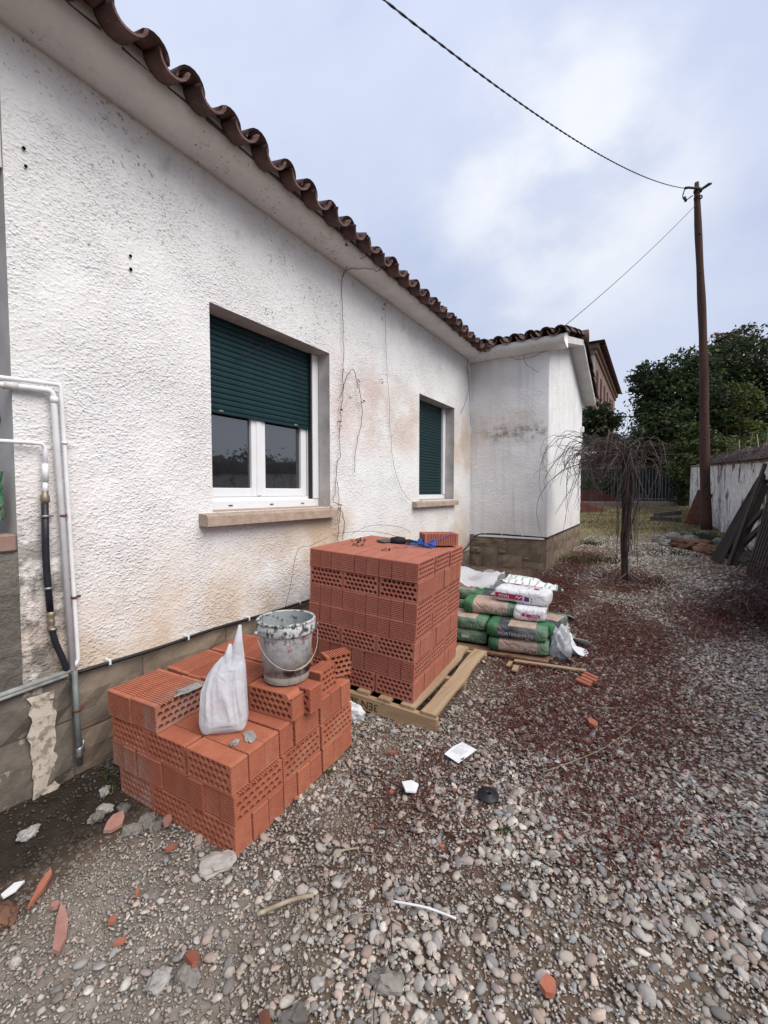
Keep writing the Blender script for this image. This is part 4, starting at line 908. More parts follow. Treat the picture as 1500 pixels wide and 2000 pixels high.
# ================================================================== bricks
from mathutils.geometry import tessellate_polygon
BL, BT, BH = .2800, .0898, .1285; CH = .131
def brick_mesh(name, mat, L=BL, H=BH, T=BT, ribs_top=True, x_cut=None, clip_corner=False, grime=None):
    # section in the XZ plane (L x H), perforations along Y (T)
    g = .0085; out = []
    def side(p, q, n, ribbed):
        p = Vector(p); q = Vector(q); d = q - p; nn = Vector((d.y, -d.x)).normalized()   # outward for CCW order
        if not ribbed: out.append(p); return
        m = .055; out.append(p)
        for i in range(n):
            a = m + (1 - 2 * m) * (i + .25) / n; b = m + (1 - 2 * m) * (i + .64) / n
            for t, dd in ((a, 0), (a + .004, -g), (b - .004, -g), (b, 0)): out.append(p + d * t + nn * dd)
    h, l = H / 2, L / 2; b = .003
    side((-l + b, -h), (l - b, -h), 1, False); out.append(Vector((l - b, -h)))
    side((l, -h + b), (l, h - b), 9, True); out.append(Vector((l, h - b)))
    if clip_corner: out[-1] = Vector((l, h - .03)); out.append(Vector((l - .018, h - .022))); out.append(Vector((l - .03, h - .004)))
    side((l - b - (.03 if clip_corner else 0), h), (-l + b, h), 17, ribs_top); out.append(Vector((-l + b, h)))
    side((-l, h - b), (-l, -h + b), 9, True); out.append(Vector((-l, -h + b)))
    holes = []
    for r in range(4):
        n = 8 if r % 2 == 0 else 7
        z = -h + H * (.155 + .235 * r)
        for i in range(n):
            x = -l + L * ((.085 + .1185 * i) if n == 8 else (.144 + .1185 * i)); rr = .0146
            if clip_corner and x > l - .05 and z > h - .04: continue
            holes.append([Vector((x + rr * math.cos(a), z + rr * .93 * math.sin(a) * (1 if math.sin(a) > 0 else .80))) for a in np.linspace(0, 2 * math.pi, 9)[:-1] - math.pi / 8])
    loops = [[(p.x, p.y, 0) for p in out]] + [[(p.x, p.y, 0) for p in reversed(q)] for q in holes]
    tris = tessellate_polygon([[Vector(p) for p in lp] for lp in loops]); flat = [p for lp in loops for p in lp]; n = len(flat)
    vs = [(p[0], -T / 2, p[1]) for p in flat] + [(p[0], T / 2, p[1]) for p in flat]; fs = []
    for t in tris:
        a, b_, c = (Vector(flat[i]) for i in t); cr_ = (b_ - a).cross(c - a).z
        t = list(t) if cr_ > 0 else list(t)[::-1]; fs.append(t); fs.append([i + n for i in t[::-1]])
    s0 = 0
    for lp in loops:
        m = len(lp)
        for i in range(m): j = (i + 1) % m; fs.append([s0 + j, s0 + i, s0 + i + n, s0 + j + n])
        s0 += m
    return MB().add(vs, fs, False).mesh(name, mat)
BM = {('clay', 1): brick_mesh('brick', 'brick_clay'), ('pale', 1): brick_mesh('brick', 'brick_pale'), ('pale', 0): brick_mesh('brick', 'brick_pale', ribs_top=False), ('dusty', 1): brick_mesh('brick', 'brick_dusty'), ('clip', 1): brick_mesh('brick', 'brick_clay', clip_corner=True)}
def frame(org, wv):
    w_ = Vector(wv); return Matrix.Translation(org) @ Matrix.Rotation(w_.length, 4, w_.normalized())
NF = frame((1.142, 1.417, -.002), (-.0065, -.0359, .0427)); PF = frame((2.426, 1.286, .140), (.0543, -.0247, .0584))
def brick(fr, kind, ribs, cx, cy, z, typ, label, group, jit=.0022, yaw=0, flat=False):
    # typ 'A': length along local Y, holes facing -X ; 'B': length along local X, holes facing -Y
    o = bpy.data.objects.new('brick', BM[(kind, ribs)]); C.objects.link(o)
    rz = (math.pi / 2 if typ == 'A' else 0) + yaw + rng.normal(0, .006)
    m = fr @ Matrix.Translation((cx + rng.normal(0, jit), cy + rng.normal(0, jit), z + BH / 2)) @ Matrix.Rotation(rz, 4, 'Z')
    if flat: m = fr @ Matrix.Translation((cx, cy, z + BT / 2 + .002)) @ Matrix.Rotation(rz, 4, 'Z') @ Matrix.Rotation(math.pi / 2, 4, 'X')
    o.matrix_world = m; o.location, q, o.scale = m.decompose(); o.rotation_mode = 'QUATERNION'; o.rotation_quaternion = q
    return tag(o, label, 'brick', group)
PB = .2855; PT = .0951
GP = 'hollow bricks stacked on the pallet'; GN = 'hollow bricks stacked under the bucket'
tilt = [0, -.004, .003, -.003, .006, .000, .004]
for c, typ in enumerate(['A', 'B', 'A', 'B', 'B', 'A', 'B']):          # bottom to top
    z = c * CH; down = 7 - c; sh = [0, .004, .002, .010, .014, .012, .006][c]
    for i in range(9):
        for j in range(3):
            if c < 6 and 0 < i < 8 and j == 1: continue
            lab_row, lab_n = (i, j) if typ == 'A' else (j, i)
            cx, cy = ((i + .5) * PT, (j + .5) * PB) if typ == 'A' else ((j + .5) * PB, (i + .5) * PT)
            if c == 6 and j == 2: cx += .022; 
            if c == 6 and j == 2 and i == 0: cy -= .006
            # count from the house wall and from the bucket side
            lab = f'red hollow brick of pallet stack, {ORD[down]} course down, {ORD[lab_row + 1]} row from bucket, {ORD[(3 if typ == "A" else 9) - lab_n]} from wall'
            brick(PF, 'pale', 0 if c == 6 else 1, cx + sh, cy, z - (.008 if (c == 6 and j == 2) else 0), typ, lab, GP, .0020)
o = brick(PF, 'pale', 1, .735, .155, 7 * CH + .004, 'B', 'single brick lying flat on top of the pallet stack beside blue string', GP, yaw=-.82, flat=True)
for c, typ in enumerate(['A', 'B', 'A']):
    z = c * CH
    for i in range(9):
        for j in range(3):
            if c < 2 and 0 < i < 8 and j == 1: continue
            lab_row, lab_n = (i, j) if typ == 'A' else (j, i)
            gapx = (i // 3) * .0065 if typ == 'A' else j * .0065
            cx, cy = ((i + .5) * PT + gapx, (j + .5) * PB) if typ == 'A' else ((j + .5) * PB + gapx, (i + .5) * PT)
            if c == 1 and i in (7, 8) and j == 0: cy += .012 * (i - 6)
            kind = 'dusty' if (cy > .55 and cx < .35 and c < 2) else 'clay'
            if c == 1 and i == 6 and j == 0: cx -= .004
            lab = f'red hollow brick of bucket stack, {ORD[c + 1]} course up, {ORD[lab_row + 1]} row from camera, {ORD[(3 if typ == "A" else 9) - lab_n]} from wall'
            brick(NF, kind, 1, cx, cy + (.010 if c == 2 else 0) - (.02 if c == 0 else 0) * (lab_n == 2 and typ == 'A'), z, typ, lab, GN, .0028)
z = 3 * CH
for i in range(4): brick(NF, 'dusty' if i == 0 else 'clay', 1, .143, .545 + i * PT, z, 'B', f'red hollow brick on bucket stack top, front row by the plastic bag, {ORD[4 - i]} from wall' + '', GN)
for r, x0 in ((2, .440), (3, .745)):
    for i in range(6): brick(NF, 'clay', 1, x0 + rng.normal(0, .004), .335 + i * PT, z, 'B', f'red hollow brick on bucket stack top, {ORD[r]} row behind plastic bag, {ORD[6 - i]} from wall', GN, yaw=rng.normal(0, .012))
brick(NF, 'clip', 1, .402, .140, z, 'A', 'red hollow brick with chipped corner under the bucket, holes facing the camera', GN, yaw=math.pi + .03)
brick(NF, 'clay', 1, .506, .105, z, 'A', 'red hollow brick under the bucket, behind the chipped one', GN, yaw=-.02)
# half bricks on the far end of the stack
def half_brick(name, frac_x, label, cx, cy, z, yaw):
    me = brick_mesh(name, 'brick_clay'); bm_v = [v.co.copy() for v in me.vertices]
    l = BL / 2; cut = -l + BL * frac_x
    for v in me.vertices:
        if v.co.x > cut: v.co.x = cut + (v.co.x - cut) * .045 + .012 * (vn(np.array([v.co.z * 60]), np.array([v.co.y * 50]), 4)[0] - .5)
    o = bpy.data.objects.new(name, me); C.objects.link(o); m = NF @ Matrix.Translation((cx, cy, z + BH / 2)) @ Matrix.Rotation(yaw, 4, 'Z')
    o.location, q, s_ = m.decompose(); o.rotation_mode = 'QUATERNION'; o.rotation_quaternion = q; tag(o, label, 'brick', GN)
half_brick('half_brick', .47, 'broken half brick beside the bucket with holes facing the gravel', .765, .078, z, 0.02)
half_brick('half_brick', .52, 'broken brick stub perched at the far end of the bucket stack', .925, .072, z + .012, -.55)
# mortar crumbs on the stack
def lump(name, label, cat, loc, size, mat, seed, group=None, flat=1.0, fr=None, sub=2):
    bv, bf = ico(sub); n = vn(bv[:, 0] * 2.2 + seed, bv[:, 1] * 2.2 + bv[:, 2] * 1.7, seed) + .5 * vn(bv[:, 0] * 5 + seed, bv[:, 1] * 5 - bv[:, 2] * 4, seed + 3)
    n = n + .45 * (vn(bv[:, 0] * 9 + seed, bv[:, 1] * 9 + bv[:, 2] * 7, seed + 8) - .5)
    q = bv * (.55 + .6 * n)[:, None] * np.array(size); q[:, 2] *= flat
    o = obj(name, npmesh(name, q, bf, mat, smooth=sub > 2)); o.location = (fr @ Vector(loc)) if fr is not None else loc; o.rotation_euler = (0, 0, seed * 1.3)
    return tag(o, label, cat, group)
lump('mortar_crust', 'grey mortar crust along the edge of the front top brick', 'mortar', (.20, .515, 4 * CH - .003), (.085, .030, .009), 'mortar_lump', 3, None, 1, NF, 3).rotation_euler = (0, .03, .10)
lump('mortar_crumb', 'pale mortar crumb on the bricks below the plastic bag', 'mortar', (.12, .115, 3 * CH + .004), (.022, .016, .012), 'mortar_lump', 5, None, 1, NF)
lump('mortar_crumb', 'smear of dry mortar crumbs near the brick stack corner', 'mortar', (.19, .10, 3 * CH + .001), (.05, .022, .006), 'mortar_lump', 8, None, 1, NF)

# ---------------------------------------------------------------- pallet
pal = thing('pallet', 'pale pine pallet under the taller brick stack', 'pallet', (2.43, 1.1, .02))
def pboard(name, lo, hi, mat, wob=0.0, label=None):
    mb = MB(); n = 10; ax = 0 if (hi[0] - lo[0]) > (hi[1] - lo[1]) else 1
    if wob:
        vs = []; ts = np.linspace(0, 1, n); sd_ = rng.uniform(0, 50)
        for t in ts:
            a = lo[ax] + (hi[ax] - lo[ax]) * t; w0 = lo[1 - ax] + wob * (vn(np.array([a * 5 + sd_]), np.array([0.]), 1)[0] - .5) * 2; w1 = hi[1 - ax] + wob * (vn(np.array([a * 5 + sd_]), np.array([9.]), 2)[0] - .5) * 2
            for w_, z in ((w0, lo[2]), (w1, lo[2]), (w1, hi[2]), (w0, hi[2])): vs.append((a, w_, z) if ax == 0 else (w_, a, z))
        fs = [[i * 4 + q, i * 4 + (q + 1) % 4, (i + 1) * 4 + (q + 1) % 4, (i + 1) * 4 + q] for i in range(n - 1) for q in range(4)] + [[0, 1, 2, 3][::-1], [4 * n - 4, 4 * n - 3, 4 * n - 2, 4 * n - 1]]
        mb.add(vs, fs)
    else: mb.box(lo, hi, bev=.003)
    mb.v = [tuple(PF @ Vector(v)) for v in mb.v]; o = mb.build(name, mat, pal)
    if label: o['label'] = label
    return o
Z0, Z1 = -.125, -.002
for k_, yy in enumerate((-.185, -.035, .14, .31, .48, .65, .82)):
    pboard('deck_board', (-.045 + .01 * (k_ % 2), yy, Z1 - .02), (1.10, yy + (.105 if k_ < 2 else .09), Z1), 'pine_x', .012 if k_ < 2 else .004)
for k_, xx in enumerate((-.052, .50, 1.055)): pboard('stringer', (xx, -.19, Z0 + .004), (xx + .04, .95, Z1 - .022), 'pine_y')
for xx in (.0, .45, .95): pass
for yy in (-.16, .35, .84): pboard('bottom_board', (-.045, yy, Z0 - .018), (1.09, yy + .09, Z0 + .003), 'old_wood')
tm = text_mesh('3EN SEC', .075, 'ink_burnt'); o = obj('stamp', tm, pal)
o.matrix_world = Matrix.Identity(4); m = PF @ Matrix.Translation((-.0535, .36, -.075)) @ Matrix((( 0, 0, -1, 0), (-1, 0, 0, 0), (0, 1, 0, 0), (0, 0, 0, 1))) @ Matrix.Rotation(math.pi, 4, 'Z')
o.location, q, _ = m.decompose(); o.rotation_mode = 'QUATERNION'; o.rotation_quaternion = q; o['label'] = 'burnt lettering upside down on the front stringer'
lump('foam_block', 'white foam lump between the brick stacks', 'foam', (2.235, 1.64, g1(2.235, 1.64) + .05), (.08, .06, .075), 'foam_white', 4)

# ---------------------------------------------------------------- bucket, bag, glove, string
bk = thing('bucket', 'mortar-splashed grey plastic bucket with wire handle standing on bricks', 'bucket', (0, 0, 0)); bp = NF @ Vector((.505, .155, 4 * CH + .001)); bk.location = bp; bk.scale = (1, 1, 1.11)
def bl(mb, name, mat, lab=None):
    o = bpy.data.objects.new(name, mb.mesh(name, mat)); C.objects.link(o); o.parent = bk
    if lab: o['label'] = lab
    return o
rb, rt_, hh = .114, .140, .285
bl(MB().lathe([(.001, .0), (rb - .008, .0), (rb, .006), (rb + .003, .035), (rb + .004, .04), (rb + .006, .04), (rt_ - .007, .215), (rt_ - .005, .232)], 48), 'body', 'bucket_plastic')
bl(MB().lathe([(rt_ - .006, .226), (rt_ + .006, .224), (rt_ + .008, .23), (rt_ + .009, .268), (rt_ + .004, .272), (rt_ + .010, .276), (rt_ + .010, hh - .003), (rt_ + .005, hh), (rt_ - .002, hh), (rt_ - .004, hh - .006)], 48), 'rim_band', 'bucket_plastic')
bl(MB().lathe([(rt_ - .003, hh - .003), (rt_ - .010, .20), (rb - .004, .02), (.001, .02)], 40), 'inside', 'bucket_inside')
hd = math.atan2(-bp.y, -bp.x) + .25                       # handle faces the camera side
pts = []
for t in np.linspace(0, math.pi, 17):
    rr = rt_ + .016; lx = rr * math.cos(t); dz = -.150 * math.sin(t) ** 1.0; fo = .02 + .145 * math.sin(t)
    pts.append((lx * -math.sin(hd) + fo * math.cos(hd) * .98, lx * math.cos(hd) + fo * math.sin(hd) * .98, .236 + dz))
bl(MB().tube(pts, .0019, 6), 'wire_handle', 'steel')
bl(MB().tube(pts[5:9], .0050, 8), 'grip', 'dry_stem')
for q in (0, 16): bl(MB().lathe([(.001, -.006), (.009, -.006), (.009, .006), (.001, .006)], 10, pts[q]), 'ear', 'bucket_plastic')
def wrap(me, ang, z0, lean=0):
    for v in me.vertices:
        r = rb + .0075 + (rt_ - .007 - rb - .006) * ((z0 + v.co.y - .04) / .175); a = ang + v.co.x / r; v.co = Vector((r * math.cos(a), r * math.sin(a), z0 + v.co.y))
    return me
for txt, size, da, zz, mat in (('L-3001', .036, .36, .168, 'ink_grey'), ('pasta', .020, .62, .205, 'ink_magenta')):
    me = wrap(text_mesh(txt, size, mat), hd + da, zz); o = bpy.data.objects.new('lettering', me); C.objects.link(o); o.parent = bk
# carrier bag with two tied handles
bg = bpy.data.objects.new('plastic_bag', None)
def bag_mesh():
    nu, nv = 120, 40; vs = []; T_ = [0, .05, .14, .35, .60, .80, .92, 1]
    LX = [-.092, -.106, -.110, -.104, -.090, -.060, -.030, .000]; RX_ = [.090, .104, .107, .106, .105, .105, .104, .102]; HY = [.050, .068, .074, .066, .052, .036, .026, .018]
    for j in range(nv):
        t = j / (nv - 1); l = np.interp(t, T_, LX); r = np.interp(t, T_, RX_); hy = np.interp(t, T_, HY); cx = (l + r) / 2; hx = (r - l) / 2
        for i in range(nu):
            a = 2 * math.pi * i / nu; c, s_ = math.cos(a), math.sin(a); am = min(1, max(0, (t - .04) * 4))
            w_ = a + .25 * math.sin(3 * t + a); fold = (1 - abs(math.sin(4.5 * w_ + 1.2 * t))) ** 2.2 * .34 + (1 - abs(math.sin(8.5 * w_ - 2.1 * t + 1))) ** 3 * .22
            wr = (1 - abs(math.sin(9 * t + 2.0 * math.sin(a * 2) + a))) ** 4 * .16 * (1 - t)
            f = 1 + am * (fold - .16 + wr) * (.32 + .40 * t)
            x = cx + hx * math.copysign(abs(c) ** .62, c) * (1 + (f - 1) * .22); y = hy * math.copysign(abs(s_) ** .72, s_) * f
            vs.append((x, y, .33 * t * (1 + .05 * math.sin(2 * a) * t) + (.008 * math.sin(4 * a + 1) if 0 < t < .12 else 0)))
    fs = [[j * nu + i, j * nu + (i + 1) % nu, (j + 1) * nu + (i + 1) % nu, (j + 1) * nu + i] for j in range(nv - 1) for i in range(nu)] + [list(range(nu))[::-1]]
    return MB().add(vs, fs, True)
m = NF @ Matrix.Translation((.185, .255, 3 * CH + .002)) @ Matrix.Rotation(-.95, 4, 'Z'); bg.location, q, _ = m.decompose(); bg.rotation_euler = q.to_euler(); C.objects.link(bg)
tag(bg, 'white plastic carrier bag with upright handles standing on the brick stack', 'plastic bag')
def bb(mb, name, mat): o = bpy.data.objects.new(name, mb.mesh(name, mat)); C.objects.link(o); o.parent = bg; return o
bb(bag_mesh(), 'sack', 'thin_plastic')
def hnd(l0, r0, tip, z0, z1, hy):
    vs = []; n, m = 14, 16
    for j in range(n):
        t = j / (n - 1); l = l0 + (tip - .007 - l0) * t ** .62; r = r0 + (tip + .007 - r0) * t ** 1.5; w_ = (r - l) / 2; cx = (l + r) / 2; y0 = hy * (1 - t) ** .8 + .004
        for i in range(m):
            a = 2 * math.pi * i / m; f = 1 + .35 * math.sin(3 * a + 2 * t) * (1 - .5 * t)
            vs.append((cx + w_ * math.cos(a), y0 * math.sin(a) * f + .006 * math.sin(7 * t), z0 + (z1 - z0) * t))
    return MB().add(vs, [[j * m + i, j * m + (i + 1) % m, (j + 1) * m + (i + 1) % m, (j + 1) * m + i] for j in range(n - 1) for i in range(m)], True)
bb(hnd(-.006, .104, .090, .285, .485, .022), 'handle', 'thin_plastic'); bb(hnd(-.052, .070, .042, .262, .398, .024), 'handle', 'thin_plastic')
mb = MB(); mb.box((-.055, -.035, .01), (.05, .04, .075), bev=.02); bb(mb, 'wrapped_parcel', 'ink_grey')
mb = MB(); mb.box((-.06, -.02, .08), (-.01, .02, .13), bev=.014); bb(mb, 'wrapped_fruit', 'orange_peel')
# float trowel / glove
gl_ = thing('work_glove', 'black work glove with grey padded cuff lying on the pallet stack', 'glove', tuple(PF @ Vector((.60, .48, 7 * CH))))
def pf_build(mb, name, mat, par): mb.v = [tuple(PF @ Vector(v)) for v in mb.v]; return mb.build(name, mat, par)
rz = Matrix.Rotation(-.9, 3, 'Z')
mb = MB(); mb.box((.53, .50, 7 * CH + .001), (.65, .60, 7 * CH + .016), rot=Matrix.Rotation(-.45, 3, 'Z'), bev=.006); pf_build(mb, 'cuff', 'trowel_grey', gl_)
mb = MB(); mb.tube([(.60, .51, .930), (.63, .46, .934), (.66, .41, .932)], [.026, .034, .026], 8); pf_build(mb, 'palm', 'glove_dark', gl_)
for dx, dy, L in ((.0, .0, .07), (.018, .012, .075), (-.016, -.010, .06), (-.03, .01, .045), (.035, .02, .05)):
    mb = MB(); mb.tube([(.655 + dx * .6, .42 + dy * .6, .930), (.675 + dx, .40 + dy - L * .5, .932), (.685 + dx * 1.2, .39 + dy - L, .926)], [.011, .010, .007], 7); pf_build(mb, 'finger', 'glove_dark', gl_)
st = thing('string_tangle', 'tangle of bright blue string on top of the pallet stack', 'string', tuple(PF @ Vector((.63, .23, 7 * CH))))
mb = MB(); pts = []; p = np.array([.0, .0, .02]); v_ = rng.normal(0, 1, 3)
for i in range(620):
    v_ = v_ * .82 + rng.normal(0, .45, 3) - p * np.array([4, 4, 9]) * .12 * 4; p = p + v_ * .0062
    pts.append((.625 + p[0] * .9, .215 + p[1] * 1.2, 7 * CH + max(.003, .022 + p[2] * .6)))
mb.tube(pts, .0034, 4, False); pf_build(mb, 'strand', 'blue_string', st)
mb = MB(); mb.tube(smooth_path([(.62, .22, .94), (.66, .14, .96), (.72, .06, 1.015), (.74, .05, 1.025)]), .0022, 4); mb.tube(smooth_path([(.62, .24, .925), (.52, .33, .921), (.46, .30, .922), (.40, .36, .921), (.47, .40, .921)]), .0020, 4); mb.tube(smooth_path([(.6, .2, .922), (.52, .19, .921), (.5, .26, .921), (.45, .24, .921)]), .002, 4); pf_build(mb, 'loose_end', 'blue_string', st)
for k_, (x, y) in enumerate(((.30, .62), (.42, .70), (.52, .74), (.24, .36))):
    mb = MB()
    for _ in range(9):
        c = Vector((x + rng.normal(0, .03), y + rng.normal(0, .03), 7 * CH + .008)); u = Vector(rng.normal(0, 1, 3)).normalized() * .016; w_ = Vector(rng.normal(0, 1, 3)).normalized() * .007; mb.add([c - u, c + w_, c + u, c - w_], [(0, 1, 2, 3)])
    o = pf_build(mb, 'dead_leaves', 'twig_red', None); tag(o, f'dried brown leaves on the pallet stack top, {["near the glove cuff", "behind the glove", "by the house wall", "near its front edge"][k_]}', 'leaves', 'leaf scraps on the pallet stack')
mb = MB(); mb.tube(smooth_path([(3.30, 2.50, 1.30), (3.25, 2.44, 1.17), (3.1, 2.36, 1.11), (2.9, 2.30, 1.14), (2.95, 2.20, 1.16), (3.05, 2.05, 1.17), (3.0, 1.85, 1.165), (2.95, 1.7, 1.15)]), .0016, 5); mb.tube(smooth_path([(2.85, 2.32, 1.12), (2.6, 2.28, 1.08), (2.42, 2.26, 1.06), (2.36, 2.28, .8), (2.33, 2.32, .6)]), .0015, 5); mb.tube(smooth_path([(2.9, 2.1, 1.16), (3.05, 2.0, 1.22), (3.25, 1.85, 1.20), (3.32, 1.78, 1.14)]), .0016, 5)
o = mb.build('trailing_vine', 'twig_red'); tag(o, 'thin dead vine trailing from the sill over the pallet stack', 'creeper', 'dead creepers on the house wall')

# ================================================================== cement sacks
def sack_mesh(L, Wd, H, style, seed):
    nx, ny, nz_ = 22, 10, 6; vs = []; fs = []; mi = []; idx = {}
    def P(i, j, k_):
        key = (i, j, k_)
        if key in idx: return idx[key]
        u, v, w_ = 2 * i / nx - 1, 2 * j / ny - 1, 2 * k_ / nz_ - 1
        # rounded box
        e_ = 6.0; ev = 5.0
        m1 = (abs(v) ** ev + abs(w_) ** ev) ** (1 / ev) if (v or w_) else 0; mm = max(abs(v), abs(w_)); f_ = (mm / m1) if m1 > 1e-6 else 1
        end = abs(u) ** 10; y = v * f_ * (1 - .10 * end); z = w_ * f_ * (1 - .16 * end)
        x = u * (1 - .035 * (v * v * .5 + w_ * w_ * .5))
        n_ = vn(np.array([u * 4 + seed * 7.1]), np.array([v * 3 + w_ * 5 + seed]), seed)[0] - .5; n2_ = vn(np.array([u * 11 + seed]), np.array([v * 8 - w_ * 9]), seed + 4)[0] - .5
        s_ = 1 + .065 * n_ + .045 * n2_
        idx[key] = len(vs); vs.append((x * L / 2 * (1 + .02 * n_), y * Wd / 2 * s_, H / 2 + z * H / 2 * s_)); return idx[key]
    def mat(i, top):
        t = (i + .5) / nx
        if style == 'white': return 0
        g0 = .16
        if t < g0 or t > 1 - g0: return 1
        if style == 'brown': return 0
        if style == 'dark': return 2 if (not top or t < .36) else 0
        return 0 if top else 1
    def face(q, i, top): fs.append(q); mi.append(mat(i, top))
    for i in range(nx):
        for j in range(ny): face([P(i, j, 0), P(i, j + 1, 0), P(i + 1, j + 1, 0), P(i + 1, j, 0)], i, True); face([P(i, j, nz_), P(i + 1, j, nz_), P(i + 1, j + 1, nz_), P(i, j + 1, nz_)], i, True)
        for k_ in range(nz_): face([P(i, 0, k_), P(i + 1, 0, k_), P(i + 1, 0, k_ + 1), P(i, 0, k_ + 1)], i, False); face([P(i, ny, k_), P(i, ny, k_ + 1), P(i + 1, ny, k_ + 1), P(i + 1, ny, k_)], i, False)
    for j in range(ny):
        for k_ in range(nz_): face([P(0, j, k_), P(0, j, k_ + 1), P(0, j + 1, k_ + 1), P(0, j + 1, k_)], 0, False); face([P(nx, j, k_), P(nx, j + 1, k_), P(nx, j + 1, k_ + 1), P(nx, j, k_ + 1)], nx - 1, False)
    mb = MB(); mb.add(vs, fs, True); mb.mi = mi
    return mb
SL_, SW_, SH_ = .50, .31, .122
def sack(label, cx, cy, z, yaw, style, seed, prints=(), L=SL_, Wd=SW_, H=SH_, tilt=(0, 0)):
    # local X is the long axis; local -Y the face turned to the camera
    e0 = bpy.data.objects.new('cement_sack', None); e0.location = (cx, cy, z); e0.rotation_euler = (tilt[0], tilt[1], yaw); C.objects.link(e0); tag(e0, label, 'sack', 'cement and mortar sacks on the boards')
    mats = {'white': ['sack_white'], 'brown': ['sack_brown', 'sack_green'], 'dark': ['sack_brown', 'sack_green', 'sack_dark'], 'green': ['sack_brown', 'sack_green']}[style]
    o = bpy.data.objects.new('sack_body', sack_mesh(L, Wd, H, style, seed).mesh('sack_body', mats)); C.objects.link(o); o.parent = e0
    for nm, me, lx, lz, rot, ly, face in prints:
        q = bpy.data.objects.new(nm, me); C.objects.link(q); q.parent = e0
        if face == 'side': q.location = (lx, -Wd / 2 - .0095 + ly, lz); q.rotation_euler = (R_(90), rot, 0)
        elif face == 'top': q.location = (lx, ly, H + .0055 + lz); q.rotation_euler = (0, 0, rot)
        else: q.location = (L / 2 + .004, ly, lz); q.rotation_euler = (R_(90), rot, R_(90))
    return e0
def rect(name, w_, h, mat): return MB().add([(-w_ / 2, -h / 2, 0), (w_ / 2, -h / 2, 0), (w_ / 2, h / 2, 0), (-w_ / 2, h / 2, 0)], [(0, 1, 2, 3)]).mesh(name, mat)
YW = -math.pi / 2      # long axis along world -Y, face towards -X (the camera)
m75 = lambda: [('lettering', text_mesh('M-7,5', .044, 'ink_black'), .10, .045, math.pi, -.002, 'side'), ('lettering', text_mesh('CEM II', .016, 'ink_black'), .10, .078, math.pi, -.002, 'side')]
bz = .125
sack('brown and green mortar sack at the bottom, beside the wood scraps', 3.84, .975, bz, YW + .16, 'brown', 1, m75())
sack('green mortar sack at the bottom, mostly behind the pallet', 3.86, 1.50, bz, YW + .10, 'green', 2, [('barcode', rect('barcode', .07, .03, 'paper_grey'), .06, .07, 0, -.001, 'side')])
sack('sack with dark panel and white lettering, second layer', 3.83, .985, bz + .118, YW + .13, 'dark', 3, [('lettering', text_mesh('MORTERO M-7,5', .040, 'ink_grey'), .0, .050, 0, -.003, 'side'), ('lettering', text_mesh('CEM II', .016, 'ink_grey'), .10, .022, 0, -.003, 'side')])
sack('brown topped green sack next to the pallet, second layer', 3.87, 1.51, bz + .118, YW + .06, 'green', 4)
sack('green sack squeezed flat in the middle of the second layer', 4.17, 1.20, bz + .115, YW + .02, 'green', 5)
sack('brown mortar sack under the white one, third layer', 4.03, 1.285, bz + .238, YW + .18, 'brown', 6, m75(), tilt=(0, .02))
sack('sack end with brown top at the gravel side, second layer', 4.10, .79, bz + .118, -.12, 'dark', 7, L=.46, Wd=.24)
sack('green sack end at the gravel side, bottom layer', 4.12, .80, bz, -.10, 'green', 8, L=.46, Wd=.28)
red = lambda: [('print_panel', rect('print_panel', .25, .044, 'ink_magenta'), -.095, .062, 0, -.002, 'side'), ('lettering', text_mesh('FIASA', .040, 'ink_white'), -.14, .062, math.pi, -.004, 'side'),
               ('emblem', MB().tube([(-.03, -.010, 0), (-.012, .010, 0), (.004, -.010, 0), (.02, .010, 0), (.03, .004, 0)], .0035, 4).mesh('emblem', 'ink_white'), -.008, .062, 0, -.004, 'side'),
               ('print_square', rect('print_square', .042, .040, 'ink_purple'), .068, .058, 0, -.003, 'side'), ('lettering', text_mesh('25 kg', .020, 'ink_black'), .112, .056, R_(90), -.003, 'side'),
               ('print_band', rect('print_band', .34, .026, 'ink_magenta'), -.02, .0, 0, .095, 'top'), ('print_square', rect('print_square', .045, .055, 'ink_magenta'), .115, .0, 0, .01, 'top'), ('print_bar', rect('print_bar', .007, .055, 'ink_magenta'), .045, .0, 0, .015, 'top')] + [
               ('small_print', text_mesh(t_, .018, 'ink_grey'), x_, 0, math.pi + R_(90), .02, 'top') for t_, x_ in (('cemento', -.17), ('portland', -.10), ('gris', -.03), ('cola', .075))]
sack('white sack with red logo panel lying topmost', 4.10, 1.01, bz + .358, YW - .02, 'white', 9, red(), L=.48, Wd=.27, H=.125, tilt=(0, .03))
sack('white sack with small red logo, under the topmost one', 4.06, .925, bz + .237, YW + .12, 'white', 10, [('print_panel', rect('print_panel', .115, .026, 'ink_magenta'), .035, .060, 0, -.002, 'side'), ('lettering', text_mesh('FIASA', .024, 'ink_white'), .052, .060, 0, -.004, 'side'), ('print_square', rect('print_square', .026, .028, 'ink_magenta'), -.045, .064, 0, -.002, 'side'), ('lettering', text_mesh('cemento cola gris', .012, 'ink_black'), .03, .036, 0, -.002, 'side'), ('print_panel', rect('print_panel', .05, .05, 'ink_magenta'), 0, .06, 0, .06, 'end'), ('print_square', rect('print_square', .04, .05, 'ink_purple'), 0, .06, 0, -.02, 'end')], L=.27, Wd=.40)
sack('dark panelled green sack behind the topmost white one', 4.36, 1.30, bz + .237, YW + .05, 'dark', 11)
sack('brown topped green sack at the back by the pallet', 4.46, 1.74, bz + .237, YW + .1, 'green', 12)
sack('green sack at the back under the plastic sheet', 4.45, 1.62, bz + .118, YW + .1, 'green', 13); sack('green sack at the back on the boards', 4.45, 1.55, bz, YW + .1, 'green', 14)
